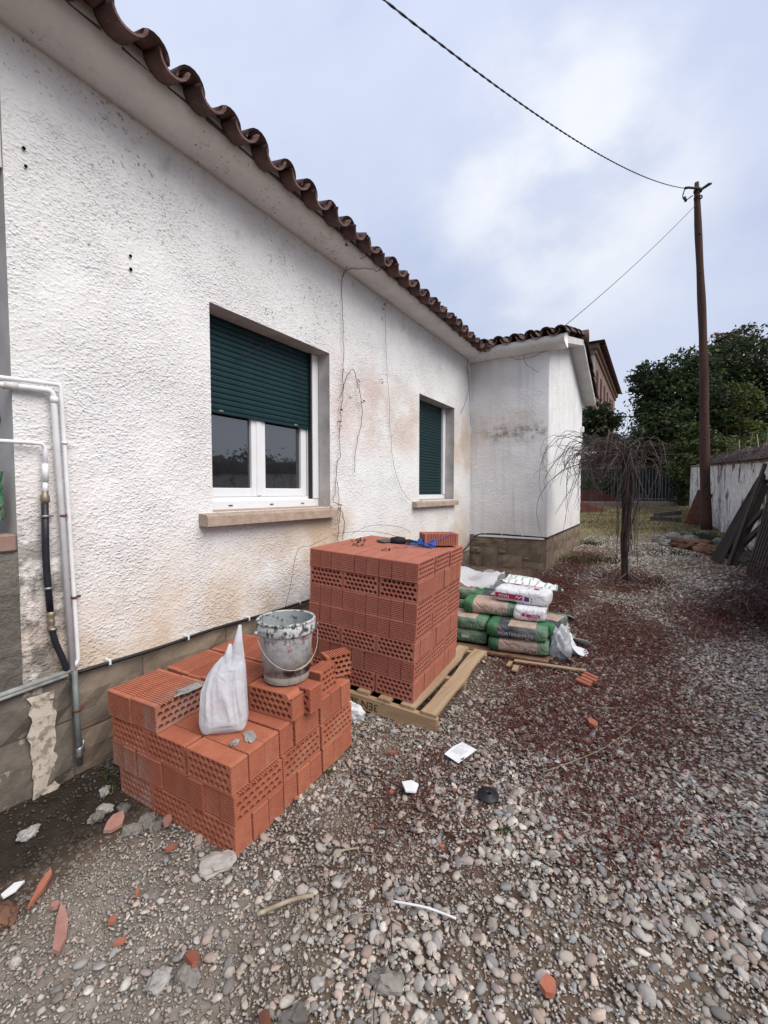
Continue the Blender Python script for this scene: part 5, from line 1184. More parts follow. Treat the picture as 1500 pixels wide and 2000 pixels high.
for i, (x0, y0, x1, y1, z_, m_n) in enumerate([(3.62, 1.75, 3.70, .70, .105, 'rear'), (3.68, 1.75, 3.78, .68, .106, 'mid'), (3.95, 1.75, 4.05, .66, .108, 'far')]):
    d = Vector((x1 - x0, y1 - y0, 0)); mb = MB(); mb.box((-d.length / 2, -.035, -.011), (d.length / 2, .035, .011), bev=.002); o = mb.build('board', 'board_brown'); o.location = ((x0 + x1) / 2, (y0 + y1) / 2, z_); o.rotation_euler = (0, 0, math.atan2(d.y, d.x))
    tag(o, ['brown board under the front edge of the sacks', 'second brown board under the sacks, just behind the front one', 'brown board under the rear of the sacks'][i], 'board', 'boards under the cement sacks')
def drape(name, label, cat, corners, mat, nu=16, nv=16, amp=.05, seed=1, sag=0):
    a, b, c, d = (np.array(p, float) for p in corners); vs = []
    for i in range(nu):
        u = i / (nu - 1)
        for j in range(nv):
            v = j / (nv - 1); p = (a * (1 - u) + b * u) * (1 - v) + (d * (1 - u) + c * u) * v
            h = (fbm(np.array([u * 4 + seed]), np.array([v * 4.3 + seed * 2]), seed, 3)[0] - .44) * amp * 2; p = p + np.array([h * .4, h * .2, h - sag * math.sin(math.pi * u) * math.sin(math.pi * v)]); vs.append(p)
    fs = [[i * nv + j, (i + 1) * nv + j, (i + 1) * nv + j + 1, i * nv + j + 1] for i in range(nu - 1) for j in range(nv - 1)]
    me = MB().add(vs, fs, True).mesh(name, mat); uv = me.uv_layers.new(name='UVMap')
    for l in me.loops: vi = l.vertex_index; uv.data[l.index].uv = ((vi // nv) / (nu - 1), (vi % nv) / (nv - 1))
    o = obj(name, me); tag(o, label, cat); return o
drape('plastic_sheet', 'crumpled translucent plastic sheet over the sacks at the back', 'plastic sheet', [(4.30, 2.05, .50), (4.35, 1.42, .50), (4.78, 1.38, .60), (4.75, 2.05, .58)], 'thin_plastic', amp=.12, seed=3)
drape('plastic_sheet', 'small crumpled sheet of clear plastic hanging behind the sacks', 'plastic sheet', [(4.75, 2.05, .58), (4.78, 1.38, .60), (4.95, 1.40, .25), (4.95, 2.05, .22)], 'thin_plastic', amp=.10, seed=5)
drape('striped_sack', 'white plastic sack with thin dark green stripes behind the topmost white sack', 'sack', [(4.42, 1.34, .585), (4.40, .86, .545), (4.95, .80, .47), (5.05, 1.36, .545)], 'striped_plastic', 20, 20, .07, 7)
w_ = lump('plastic_wrap', 'white plastic wrap bunched at the gravel end of the sacks', 'plastic wrap', (3.98, .66, .20), (.20, .085, .15), 'thin_plastic', 9, None, 1, None, 3); w_.rotation_euler = (0, .1, .1)
def flat_scrap(name, label, cat, cx, cy, yaw, pts, mat, th=.006, group=None, curl=.0, tilt=(0, 0), lift=.014):
    n = len(pts); vs = [(x, y, curl * (x * x + .5 * y) ) for x, y in pts] + [(x * .98, y * .98, th + curl * (x * x + .5 * y)) for x, y in pts]
    fs = [list(range(n))[::-1], list(range(n, 2 * n))] + [[i, (i + 1) % n, n + (i + 1) % n, n + i] for i in range(n)]
    o = MB().add(vs, fs).build(name, mat); o.location = (cx, cy, g1(cx, cy) + lift); o.rotation_euler = (tilt[0], tilt[1], yaw); return tag(o, label, cat, group)
for i, (x, y, a, sx, sy, m, lab) in enumerate([(4.33, .64, .3, .13, .09, 'paper_white', 'largest torn white paper scrap beyond the sacks'), (4.22, .52, 1.2, .10, .06, 'paper_grey', 'beige folded paper scrap on the white scraps'), (4.08, .58, .2, .14, .07, 'paper_white', 'torn white paper strip nearest the sacks'), (4.02, .50, -.4, .11, .05, 'paper_white', 'curled white paper scrap on the red leaf litter'), (4.60, .72, .1, .12, .06, 'paper_grey', 'grey paper scrap behind the sacks'), (4.85, .72, .8, .11, .05, 'paper_white', 'white torn paper beside the striped sack'), (3.86, .60, .5, .12, .05, 'sack_dark', 'grey plastic shred at the end of the boards')]):
    p = [(sx * math.cos(t) * rng.uniform(.7, 1.1), sy * math.sin(t) * rng.uniform(.7, 1.2)) for t in np.linspace(0, 6.28, 9)[:-1]]
    flat_scrap('paper_scrap', lab, 'scrap', x, y, a, p, m, .003, 'torn paper beside the sacks', 1.2, (rng.normal(0, .12), rng.normal(0, .12)), .03)
for x, y, a, L, w_, lab in [(3.50, .965, .05, .11, .032, 'short grey wood offcut before the sacks'), (3.44, .90, .12, .12, .045, 'short pale wood offcut before the sacks, nearer the leaf litter')]:
    mb = MB(); mb.box((-L / 2, -w_ / 2, 0), (L / 2, w_ / 2, .014), bev=.002); o = mb.build('wood_offcut', 'pine_x'); o.location = (x, y, g1(x, y) + .02); o.rotation_euler = (0, .03, a); tag(o, lab, 'wood offcut', 'wood scraps before the sacks')
mb = MB(); mb.box((-.27, -.018, 0), (.27, .018, .014), bev=.002); o = mb.build('wood_strip', 'pine_x'); o.location = (3.62, .68, g1(3.62, .68) + .022); o.rotation_euler = (0, 0, -1.42); tag(o, 'long pale wood strip on the gravel before the sacks', 'wood strip', 'wood scraps before the sacks')
# ================================================================== scraps lying on the gravel
def shard(name, label, cat, x, y, yaw, L, Wd, mat, th=.014, seed=0, tilt=(0, 0), lift=.016, pts=None, group='brick and tile fragments on the gravel'):
    r = np.random.default_rng(seed + 100); L *= .85; Wd *= .85
    if pts is None: pts = [(L / 2 * math.cos(t) * r.uniform(.75, 1.15), Wd / 2 * math.sin(t) * r.uniform(.7, 1.2)) for t in np.linspace(0, 2 * math.pi, 8)[:-1]]
    return flat_scrap(name, label, cat, x, y, yaw, pts, mat, th, group, 0, tilt, lift)
# big ribbed brick fragment
o = thing('brick_fragment', 'ribbed orange brick fragment in the red leaf litter past the pallet', 'brick fragment', (3.50, .385, g1(3.5, .385) + .02), 'brick and tile fragments on the gravel')
for i in range(4):
    mb = MB(); mb.box((-.075 + i * .038, -.055 + .01 * (i % 2), 0), (-.041 + i * .038, .055 - .012 * (i == 1), .022 + .004 * i), rot=Matrix.Rotation(.05 * i, 3, 'Y'), bev=.003); q = mb.build('rib', 'tile_shard'); q.parent = o; q.matrix_parent_inverse = Matrix.Identity(4); q.rotation_euler = (.1, -.08, -.4)
shard('brick_fragment', 'orange brick fragment in the litter, below the ribbed one', 'brick fragment', 2.93, .285, .4, .11, .06, 'tile_shard', .018, 1)
shard('brick_fragment', 'small orange splinter beside the lower litter fragment', 'brick fragment', 2.72, .30, 1.2, .05, .03, 'tile_shard', .012, 2)
shard('brick_fragment', 'narrow orange splinter near the pallet corner', 'brick fragment', 2.05, 1.215, -.9, .075, .022, 'tile_shard', .012, 3)
shard('brick_fragment', 'small square brick fragment alone on the foreground gravel', 'brick fragment', 1.315, .234, .3, .065, .055, 'tile_shard', .018, 4)
shard('tile_shard', 'large reddish tile shard before the bucket stack', 'tile shard', .975, 2.03, .5, .13, .09, 'tile_shard_pink', .016, 5, (.12, -.1))
shard('tile_shard', 'pinkish tile shard close to the bucket stack foot', 'tile shard', 1.10, 1.83, .9, .085, .06, 'tile_shard_pink', .014, 6)
shard('tile_shard', 'bright orange sliver before the bucket stack', 'tile shard', 1.02, 1.68, -.3, .065, .03, 'tile_shard', .012, 7)
shard('tile_shard', 'long curved pale tile shard in the near dirt', 'tile shard', .625, 1.69, 1.05, .18, .045, 'tile_shard_pink', .012, 8, pts=[(-.10, -.012), (-.05, -.026), (.02, -.022), (.08, -.004), (.105, .012), (.05, .016), (-.02, .012), (-.08, .008)])
shard('tile_shard', 'long pointed orange shard on the dark soil edge', 'tile shard', .655, 1.93, .75, .15, .03, 'tile_shard', .014, 9, pts=[(-.085, -.004), (-.02, -.016), (.06, -.012), (.085, .004), (.02, .012)])
shard('tile_shard', 'orange shard end by the frame edge on dark soil', 'tile shard', .62, 2.44, .5, .12, .03, 'tile_shard', .014, 10)
shard('tile_shard', 'upright orange tile piece in the pebbles near bottom', 'tile shard', .80, 1.215, 1.3, .085, .05, 'tile_shard', .016, 11, (.2, .25))
shard('tile_shard', 'small orange chip south of the long pale shard', 'tile shard', .735, 1.57, .6, .04, .03, 'tile_shard', .01, 12); shard('tile_shard', 'rounded pink chip between the two long shards', 'tile shard', .655, 1.80, .2, .04, .035, 'tile_shard_pink', .014, 13)
shard('tile_shard', 'orange chip beside the grey pebble in the near dirt', 'tile shard', .71, 1.47, -.5, .045, .025, 'tile_shard', .01, 14); shard('tile_shard', 'thin orange chip on the gritty dirt', 'tile shard', .84, 1.60, .8, .04, .02, 'tile_shard', .01, 15)
shard('tile_shard', 'dark red tile piece at the bottom edge, lying lengthways', 'tile shard', .80, .88, 1.0, .13, .04, 'rusty_iron', .014, 16); shard('tile_shard', 'dark red tile piece beside the bottom edge stones', 'tile shard', .845, .795, 2.3, .12, .038, 'rusty_iron', .014, 17)
shard('tile_shard', 'orange tile wedge at the bottom edge', 'tile shard', .735, .90, .6, .06, .04, 'tile_shard', .014, 18); shard('tile_shard', 'orange tile corner cut by the bottom edge', 'tile shard', .75, .95, 2, .045, .03, 'tile_shard', .012, 19)
for i, (x, y, L, lab) in enumerate([(2.32, 1.34, .03, 'tiny orange chip by the pallet stringer'), (1.95, .80, .03, 'tiny orange chip near the black disc'), (1.78, 1.06, .03, 'tiny orange chip beside the white shard'), (1.55, 1.02, .028, 'tiny orange chip before the white shard'), (1.62, .72, .03, 'tiny orange chip below the black disc'), (1.50, 1.42, .03, 'orange chip by the foot of the bucket stack corner')]):
    shard('brick_chip', lab, 'brick fragment', x, y, i * 1.1, L, L * .7, 'tile_shard', .009, 30 + i)
lump('flat_stone', 'flat beige stone at the near corner of the bucket stack', 'stone', (1.085, 1.445, g1(1.085, 1.445) + .018), (.075, .055, .024), 'concrete_flat', 2)
for i, (x, y, s, m, lab) in enumerate([(1.06, 2.30, .034, 'plaster_chunk', 'white plaster chunk at the wall side of the bucket stack'), (1.00, 2.17, .036, 'plaster_chunk', 'pale plaster chunk before the reddish shard'), (.95, 2.15, .035, 'rock_grey', 'grey rubble stone by the plaster chunks'), (1.05, 2.10, .035, 'rock_grey', 'dark rubble stone against the bucket stack'), (.745, 2.30, .04, 'plaster_chunk', 'long grey mortar chunk on the dark soil'), (1.06, 1.93, .045, 'rock_grey', 'long grey stone next to the reddish shard'), (1.00, 1.93, .042, 'rock_grey', 'round grey stone under the reddish shard'), (1.06, 1.86, .035, 'rock_grey', 'small grey stone near the pinkish shard'), (.545, 1.91, .055, 'rock_orange', 'brown lump of soil and brick at the frame edge'), (.715, 1.255, .04, 'plaster_chunk', 'pale angular chunk among the near pebbles'), (.765, 1.19, .04, 'rock_grey', 'brown stone beside the pale angular chunk'), (.865, .835, .045, 'rock_grey', 'brown stone between dark red tiles at bottom'), (1.87, .735, .035, 'concrete_flat', 'beige stone beside the black disc'), (1.08, .66, .05, 'rock_grey', 'dull brown stone under the white stick')]):
    lump('rubble_stone', lab, 'stone', (x, y, g1(x, y) + s * .25), (s, s * .7, s * .55), m, 20 + i, 'loose rubble stones')
flat_scrap('white_shard', 'white ceramic chip on the dark soil', 'shard', .60, 2.02, .2, [(-.035, -.012), (0, -.022), (.04, -.006), (.02, .02), (-.03, .012)], 'paper_white', .006)
flat_scrap('white_shard', 'white five-sided tile shard on the gravel', 'shard', 1.845, .985, .35, [(-.035, -.03), (.03, -.035), (.05, .005), (.02, .05), (-.045, .02)], 'paper_white', .007, tilt=(.08, .05), lift=.034)
pp = thing('printed_note', 'white printed paper note on the gravel before the pallet', 'paper', (2.23, .88, g1(2.23, .88) + .028))
q = MB().add([(-.085, -.05, 0), (.08, -.055, .004), (.085, .05, 0), (.0, .052, .008), (-.08, .05, .002)], [(0, 1, 2, 3, 4)]).build('sheet', 'paper_white'); q.parent = pp; q.rotation_euler = (.03, -.02, -.25)
for i in range(5): r_ = bpy.data.objects.new('print_line', rect('print_line', .05 if i % 2 else .065, .003, 'ink_grey')); C.objects.link(r_); r_.parent = pp; r_.location = (-.005, .03 - i * .014, .0105); r_.rotation_euler = (.03, -.02, -.25)
dk = thing('black_disc', 'black rubber disc with a hole lying in the gravel', 'disc', (2.0, .645, g1(2.0, .645) + .018)); q = MB().lathe([(.010, 0), (.050, 0), (.052, .004), (.050, .008), (.022, .010), (.018, .016), (.010, .016), (.010, 0)], 24).build('washer', 'black_rubber'); q.parent = dk; q.rotation_euler = (.06, -.08, 0)
MB_s = MB().tube(smooth_path([(1.295, .765, .026), (1.33, .66, .030), (1.345, .60, .028), (1.355, .545, .026)]), .0042, 6).build('white_stick', 'dry_stem'); MB_s.data.materials[0] = M['foam_white']; tag(MB_s, 'bent white peeled stick on the foreground gravel', 'stick')
for i, (p, r, lab) in enumerate([([(1.30, .80, .03), (1.18, .70, .03), (1.02, .66, .028), (.92, .60, .025)], .0022, 'long thin bent twig across the foreground gravel'), ([(1.55, 1.0, .03), (1.3, .96, .03), (1.05, .94, .03), (.90, .86, .028)], .0018, 'fine twig running towards the bottom edge'), ([(1.0, 1.14, .03), (1.10, 1.08, .028), (1.16, 1.02, .03)], .008, 'pale broken wood splinter in the gravel'), ([(2.3, .45, .05), (2.7, .2, .055), (3.2, .0, .075)], .0022, 'long dry stem lying past the printed note'), ([(2.6, .1, .05), (3.3, -.2, .08), (4.0, -.35, .12)], .0025, 'long dry stem crossing the red litter'), ([(1.9, .15, .035), (2.2, -.1, .04), (2.6, -.2, .05)], .0022, 'dry stem on the clean pebbles'), ([(1.42, 1.0, .03), (1.36, 1.06, .03), (1.30, 1.04, .03)], .004, 'curled pale root on the gravel')]):
    o = MB().tube(smooth_path(p, 5), r, 5).build('twig', 'dry_stem' if i in (2, 3, 6) else 'twig'); tag(o, lab, 'twig', 'twigs lying on the gravel')

# ================================================================== weeds, grass
def blades_mesh(name, centers, n_each, h, w_, cols, spread, mat='blades', lean=.5):
    x = []; 
    for (cx, cy, s) in centers:
        k_ = int(n_each * s); x.append(np.stack([cx + rng.normal(0, spread * s, k_), cy + rng.normal(0, spread * s, k_)], 1))
    p = np.concatenate(x); n = len(p); z = G(p[:, 0], p[:, 1]); th = rng.uniform(0, 6.28, n); hh_ = h * rng.uniform(.4, 1.1, n); ln = rng.normal(0, lean, (n, 2)) * hh_[:, None]
    b = np.stack([p[:, 0], p[:, 1], z], 1); s_ = np.stack([np.cos(th), np.sin(th), np.zeros(n)], 1) * (w_ * rng.uniform(.6, 1.2, n))[:, None]
    m = b + np.stack([ln[:, 0] * .35, ln[:, 1] * .35, hh_ * .6], 1); t = b + np.stack([ln[:, 0], ln[:, 1], hh_], 1)
    P = np.stack([b - s_, b + s_, m + s_ * .8, m - s_ * .8, t], 1).reshape(-1, 3); i = np.arange(n)[:, None] * 5
    F = np.concatenate([i + np.array([[0, 1, 2]]), i + np.array([[0, 2, 3]]), i + np.array([[3, 2, 4]])])
    c_ = np.array(cols)[rng.integers(0, len(cols), n)] * rng.uniform(.7, 1.25, (n, 1)); c_ = np.repeat(np.concatenate([c_, np.ones((n, 1))], 1)[:, None], 5, 1).reshape(-1, 4)
    return npmesh(name, P, F, mat, c_, False)
GR = [(.055, .085, .028), (.075, .10, .032), (.045, .07, .025), (.12, .12, .05)]; DRY = [(.24, .185, .095), (.19, .145, .075), (.12, .12, .05), (.28, .22, .12)]
cs = [(rng.uniform(11.8, 25), rng.uniform(-1.6, 3.4), 1) for _ in range(330)]; cs = [c for c in cs if not (c[1] > 1.2 and c[0] < 10.6)]
o = obj('grass', blades_mesh('grass', cs, 75, .06, .008, DRY + DRY + GR[:1], .26)); tag(o, 'patchy yellowish grass at the far end of the yard', 'grass', kind='stuff')
weeds = [(1.12, 2.42, .06, .016, 'small green weed at the foot of the drain pipe', 26), (1.20, 2.36, .05, .018, 'green weed between drain pipe and bucket stack', 30), (1.08, 2.28, .035, .012, 'tiny weed in the dark soil by the plinth', 16), (1.85, .52, .04, .016, 'small weed among the pebbles below the black disc', 22), (7.9, 1.05, .09, .16, 'low grass tuft at the annex corner', 90), (8.2, .75, .10, .22, 'wide low grass patch before the annex', 150), (6.85, .02, .07, .10, 'grass tuft at the foot of the bare vine', 60), (2.55, .30, .03, .14, 'thin moss-like weeds in the red litter', 60), (10.2, 1.15, .10, .12, 'grass at the far end of the annex plinth', 70), (9.6, -.35, .07, .3, 'sparse grass before the stone ring', 120), (1.75, 1.42, .03, .012, 'tiny weed at the foot of the bucket stack', 16), (4.2, .15, .035, .1, 'thin weeds beyond the ribbed brick fragment', 40)]
for x, y, h, sp, lab, n in weeds:
    o = obj('weed', blades_mesh('weed', [(0, 0, 1)], n, h, .004 + .001 * x, GR, sp)); 
    # local mesh placed at the plant's foot
    co = np.empty(len(o.data.vertices) * 3, np.float32); o.data.vertices.foreach_get('co', co); co = co.reshape(-1, 3); co[:, 2] -= g1(0, 0); o.data.vertices.foreach_set('co', co.ravel()); o.location = (x, y, g1(x, y)); 
    if sp > .09: o.name = 'grass_patch'; tag(o, lab, 'grass', kind='stuff')
    else: tag(o, lab, 'weed', 'weeds in the yard')

# ================================================================== utility pole and wires
PB_ = Vector((14.40, -1.25, .40)); PT_ = Vector((14.61, -.80, 9.76)); pole = thing('utility_pole', 'tall dark brown wooden utility pole by the white wall', 'utility pole', PB_)
def on_pole(t): return PB_.lerp(PT_, t)
pts = []; rr = []
for t in np.linspace(0, 1, 26): p = on_pole(t); pts.append(p + Vector((.02 * math.sin(9 * t), .02 * math.sin(7 * t + 1), 0))); rr.append(.130 - .054 * t + .006 * math.sin(31 * t))
rr[-1] = .05; MB().tube(pts, rr, 14).build('shaft', 'pole_wood', pole)
for k_, t in enumerate((.10, .18, .27, .34, .43, .50, .62, .74, .85)):
    p = on_pole(t); a = math.pi + .3 * math.sin(5 * k_); kn = MB().lathe([(.001, .010), (.02, .006), (.028, 0), (.03, -.02)], 8).build('knot', 'bark', pole); r = .128 - .054 * t; kn.location = p + Vector((math.cos(a) * r, math.sin(a) * r, 0)); kn.rotation_euler = (0, R_(-90), a + math.pi)
tp_ = on_pole(.975)
MB().tube([tp_ + Vector((-.11, .0, 0)), tp_ + Vector((-.20, .22, .05)), tp_ + Vector((-.25, .30, .03))], [.03, .03, .035], 6).build('insulator_bracket', 'dark_iron', pole)
MB().tube([tp_ + Vector((.0, -.05, 0)), tp_ + Vector((.02, -.24, .10)), tp_ + Vector((.02, -.30, .10))], [.03, .04, .02], 6).build('hook_bracket', 'dark_iron', pole)
MB().lathe([(.085, -.03), (.10, -.03), (.10, .03), (.085, .03)], 16, tp_).build('band', 'dark_iron', pole); MB().lathe([(.086, -.02), (.10, -.02), (.10, .02), (.086, .02)], 16, on_pole(.955)).build('band', 'dark_iron', pole)
MB().tube(smooth_path([tp_ + Vector((-.25, .30, .02)), tp_ + Vector((-.26, .34, -.18)), tp_ + Vector((-.25, .27, -.28)), tp_ + Vector((-.15, .12, -.16))]), .014, 6).build('jumper_wire', 'dark_iron', pole); MB().tube([tp_ + Vector((-.26, .30, -.20)), tp_ + Vector((-.26, .27, -.32))], .035, 6).build('connector', 'dark_iron', pole)
# twisted service cable: two strands winding round each other
A = tp_ + Vector((-.25, .32, .04)); fwv = np.array(fw); 
rgt = Vector((math.sin(YAW), -math.cos(YAW), 0)); upv = rgt.cross(fw)
Bp = Vector((0, 0, 1.5)) + fw * 3.4 + rgt * (3.4 * (620 - 750) / 850) + upv * (3.4 * (1000 + 105) / 850)
cab = thing('service_cable', 'thick twisted cable sweeping down from overhead to the pole top', 'cable', A)
def cablepts(A, B, sag, n, tw, r):
    d = (B - A).normalized(); s1_ = d.orthogonal().normalized(); s2_ = d.cross(s1_); L = (B - A).length; out = [[], []]
    for i in range(n):
        t = i / (n - 1); p = A.lerp(B, t) + Vector((0, 0, -sag * 4 * t * (1 - t))); a = tw * L * t * 2 * math.pi
        for k_ in (0, 1): out[k_].append(p + (s1_ * math.cos(a + k_ * math.pi) + s2_ * math.sin(a + k_ * math.pi)) * r)
    return out
simple('cable_sheath', (.055, .045, .060), (.035, .03, .04), 9, .6, .3)
for q in cablepts(A, Bp, .36, 420, 3.2, .0052): MB().tube(q, .0062, 5).build('strand', 'cable_sheath', cab)
o = MB().tube([(on_pole(.935) + Vector((-.06, .05, 0))).lerp(Vector((8.55, 1.75, 4.30)), t) + Vector((0, 0, -.10 * 4 * t * (1 - t))) for t in np.linspace(0, 1, 24)], .0065, 5).build('guy_wire', 'dark_iron'); tag(o, 'thin straight wire from the pole down to the annex roof', 'wire')
# floodlight at the far annex corner
fl = thing('floodlight', 'small white spotlight at the far corner of the annex', 'lamp', (10.25, 1.30, 2.25)); MB().tube([(10.25, 1.36, 2.34), (10.22, 1.24, 2.34), (10.18, 1.20, 2.28)], .02, 8).build('arm', 'pvc_white', fl)
MB().tube([(10.25, 1.13, 2.36), (10.12, 1.10, 2.26)], [.05, .085], 14).build('lamp_body', 'pvc_white', fl); MB().tube([(10.118, 1.0995, 2.2585), (10.108, 1.097, 2.251)], [.066, .066], 14).build('lens', 'paper_grey', fl)
mb = MB(); mb.box((10.2, 1.30, 2.78), (10.3, 1.372, 2.90), bev=.01); mb.build('junction_box', 'pvc_white', fl); MB().tube([(10.25, 1.34, 2.78), (10.25, 1.34, 2.40)], .008, 6).build('cable', 'pvc_white', fl)

# ================================================================== bare vine in the middle
vx, vy = 6.76, .28; vz = g1(vx, vy); vine = thing('bare_vine', 'gnarled leafless vine trunk with drooping twiggy crown in the gravel', 'vine', (vx, vy, vz))
mb = MB()
for k_ in range(13):
    a = k_ * 2 * math.pi / 13 + rng.normal(0, .3); pts = []; rr = []; t0 = 0 if k_ < 8 else rng.uniform(.15, .5); t1 = 1 if k_ < 10 else rng.uniform(.6, .9); tw_ = rng.uniform(-1.2, 2.8); ph = rng.uniform(0, 6)
    for t in np.linspace(t0, t1, 22):
        aa = a + tw_ * t + .7 * math.sin(6 * t + ph); ro = (.012 + .034 * min(1, t * 1.5) + .014 * math.sin(9 * t + ph)) * (1 if k_ < 9 else 1.9)
        pts.append((vx - .09 * t + .035 * math.sin(4 * t) + ro * math.cos(aa) + rng.normal(0, .004), vy + .05 * t + .03 * math.sin(5 * t + 1) + ro * math.sin(aa) + rng.normal(0, .004), vz - .03 + 1.72 * t)); rr.append((.023 - .007 * t) * rng.uniform(.75, 1.2) * (1 if k_ < 8 else .5))
    mb.tube(pts, rr, 6)
mb.build('trunk', 'bark', vine)
mb = MB()
for k_ in range(60):        # fine stems clinging to the trunk
    a = rng.uniform(0, 6.28); z0 = rng.uniform(.1, 1.2); L = rng.uniform(.3, .9); ro = rng.uniform(.06, .15)
    mb.tube([(vx + ro * math.cos(a + .5 * t) - .03 * t, vy + ro * math.sin(a + .5 * t), min(vz + 1.75, vz + z0 + L * t)) for t in np.linspace(0, 1, 6)], .0032, 4)
for k_ in range(7):
    a = rng.uniform(2.5, 5.5); mb.tube([(vx, vy, vz + .12), (vx + .12 * math.cos(a), vy + .12 * math.sin(a), vz + .06), (vx + .26 * math.cos(a), vy + .26 * math.sin(a), vz - .01)], [.012, .009, .004], 5)
mb.build('clinging_stems', 'twig', vine)
head = Vector((vx - .02, vy, vz + 1.70)); mb = MB(); mb2 = MB()
for k_ in range(200):
    # most canes run over towards the house and droop
    toward = rng.random() < .76
    if toward: ang = rng.normal(1.7, .7); L = rng.uniform(.2, .72)
    else: ang = rng.uniform(-2.9, .8); L = rng.uniform(.12, .48)
    d = Vector((math.cos(ang), math.sin(ang), 0)); rise = rng.uniform(-.02, .24); dr = rng.uniform(-.05, .42) if rng.random() < .8 else rng.uniform(.5, 1.1)
    st_ = head + Vector((rng.normal(0, .10), rng.normal(0, .10), rng.normal(0, .07))) + d * (rng.uniform(0, .45) if toward else 0); pts = []; w1 = rng.normal(0, .15, 3); p1 = rng.uniform(0, 6, 3)
    for t in np.linspace(0, 1, 8):
        pts.append(st_ + d * (L * (1 - (1 - t) ** 1.6) * (.9 if dr > .5 else 1)) + Vector((w1[0] * (math.sin(5 * t + p1[0]) - math.sin(p1[0])), w1[1] * (math.sin(4 * t + p1[1]) - math.sin(p1[1])), .5 * w1[2] * (math.sin(6 * t + p1[2]) - math.sin(p1[2])) + rise * math.sin(math.pi * min(t * 1.3, 1)) - dr * t ** 2.4)))
    (mb if k_ % 3 else mb2).tube(pts, [.0055 - .0038 * t for t in np.linspace(0, 1, 8)], 4)
mb.build('canes', 'twig', vine); o = mb2.build('thin_canes', 'bark', vine)
MB().tube([(10.3, 1.36, 2.16), (8.4, .85, 2.07), (vx, vy, vz + 1.72)], .006, 5).build('support_wire', 'steel', vine)
lump('pruned_stump', 'sawn pale head of the vine trunk', 'stump', (0, 0, 0), (.05, .045, .04), 'bark', 5); st0 = C.objects[-1]; 
st0.parent = vine; st0.location = (-.03, -.02, 1.73)
for key in ('label', 'category'): 
    if key in st0: del st0[key]

# ================================================================== boundary wall on the right
def wally(x): return -1.6 + .02 * (x - 9.4)
bw = thing('boundary_wall', 'old white boundary wall with peeling paint and brown stains', 'wall', (14, wally(14), .5))
xs = np.concatenate([np.arange(1.5, 8, .25), np.arange(8, 23, .12)]); ts = np.linspace(0, 1, 24)
def wtop(x): return 2.02 + .042 * (x - 9.4)
def bwf(U, T):
    z0 = np.interp(U, GX, GZ) - .15; z1 = wtop(U); z = z0 + T * (z1 - z0); return np.stack([U, wally(U) + .03 * (fbm(U * 2, z * 2, 61, 4) - .45) + .012 * vn(U * 14, z * 14, 9), z], -1)
P, F = wall_grid(xs, ts, [], bwf); obj('render', npmesh('render', P, F[:, ::-1], 'peeling_wall'), bw)
mb = MB(); n = len(xs)
mb.add([(x, wally(x) - .28, wtop(x) + .02) for x in xs] + [(x, wally(x) - .28, -.2) for x in xs] , [[i, i + 1, n + i + 1, n + i] for i in range(n - 1)]); mb.build('back_face', 'peeling_wall', bw)
mb = MB(); mb.add([(xs[-1], wally(xs[-1]), 0), (xs[-1], wally(xs[-1]) - .28, 0), (xs[-1], wally(xs[-1]) - .28, wtop(xs[-1])), (xs[-1], wally(xs[-1]), wtop(xs[-1]))], [(0, 1, 2, 3)]); mb.build('end_face', 'peeling_wall', bw)
x = 1.5
while x < 22.7:
    L = rng.uniform(.55, .8); mb = MB(); mb.box((x, wally(x) - .31, wtop(x) + .0), (min(x + L, 22.9) - .01, wally(x) + .05, wtop(x) + .04), bev=.008); mb.build('coping_slab', 'ruin_stone', bw); x += L
# dead ivy heaped on the coping
cp = MB(); iv = thing('dead_ivy', 'heap of brown dead ivy along the top of the white wall', 'ivy', (11, wally(11), 2.1))
V_, F_ = [], []; xg = np.linspace(1.5, 17.5, 120); ag = np.linspace(0, math.pi, 9)
for i, x in enumerate(xg):
    hgt = (.16 + .16 * float(fbm(np.array([x * 1.1]), np.array([3.]), 8, 3)[0])) * min(1, max(.25, (17.8 - x) / 5)) 
    for a in ag: n_ = .75 + .5 * float(vn(np.array([x * 5.]), np.array([a * 3]), 12)[0]); V_.append((x, wally(x) - .12 + .24 * math.cos(a) * n_, wtop(x) + .03 + hgt * math.sin(a) * n_))
nA = len(ag); F_ = [[i * nA + q, (i + 1) * nA + q, (i + 1) * nA + q + 1, i * nA + q + 1] for i in range(len(xg) - 1) for q in range(nA - 1)]
MB().add(V_, F_, True).build('mat', 'coping_litter', iv); mb = MB()
for _ in range(900):
    x = rng.uniform(6, 17.5); y = wally(x) + rng.uniform(-.3, .14); z = wtop(x) + rng.uniform(.02, .28); a = rng.uniform(0, 6.28); L = rng.uniform(.1, .4)
    mb.tube([(x, y, z), (x + L * .5 * math.cos(a), y + L * .3 * math.sin(a), z + rng.normal(.01, .05)), (x + L * math.cos(a), y + L * .5 * math.sin(a), z - rng.uniform(0, .10))], .004, 3)
mb.build('stems', 'twig', iv); mb = MB()
for x, dx in ((11.0, -.25), (10.2, .22), (12.0, .1), (9.7, -.15)): mb.tube(smooth_path([(x, wally(x), wtop(x) + .1), (x + dx * .3, wally(x), wtop(x) + .3), (x + dx, wally(x), wtop(x) + .5)]), .007, 5)
mb.build('upright_stems', 'dry_stem', iv)

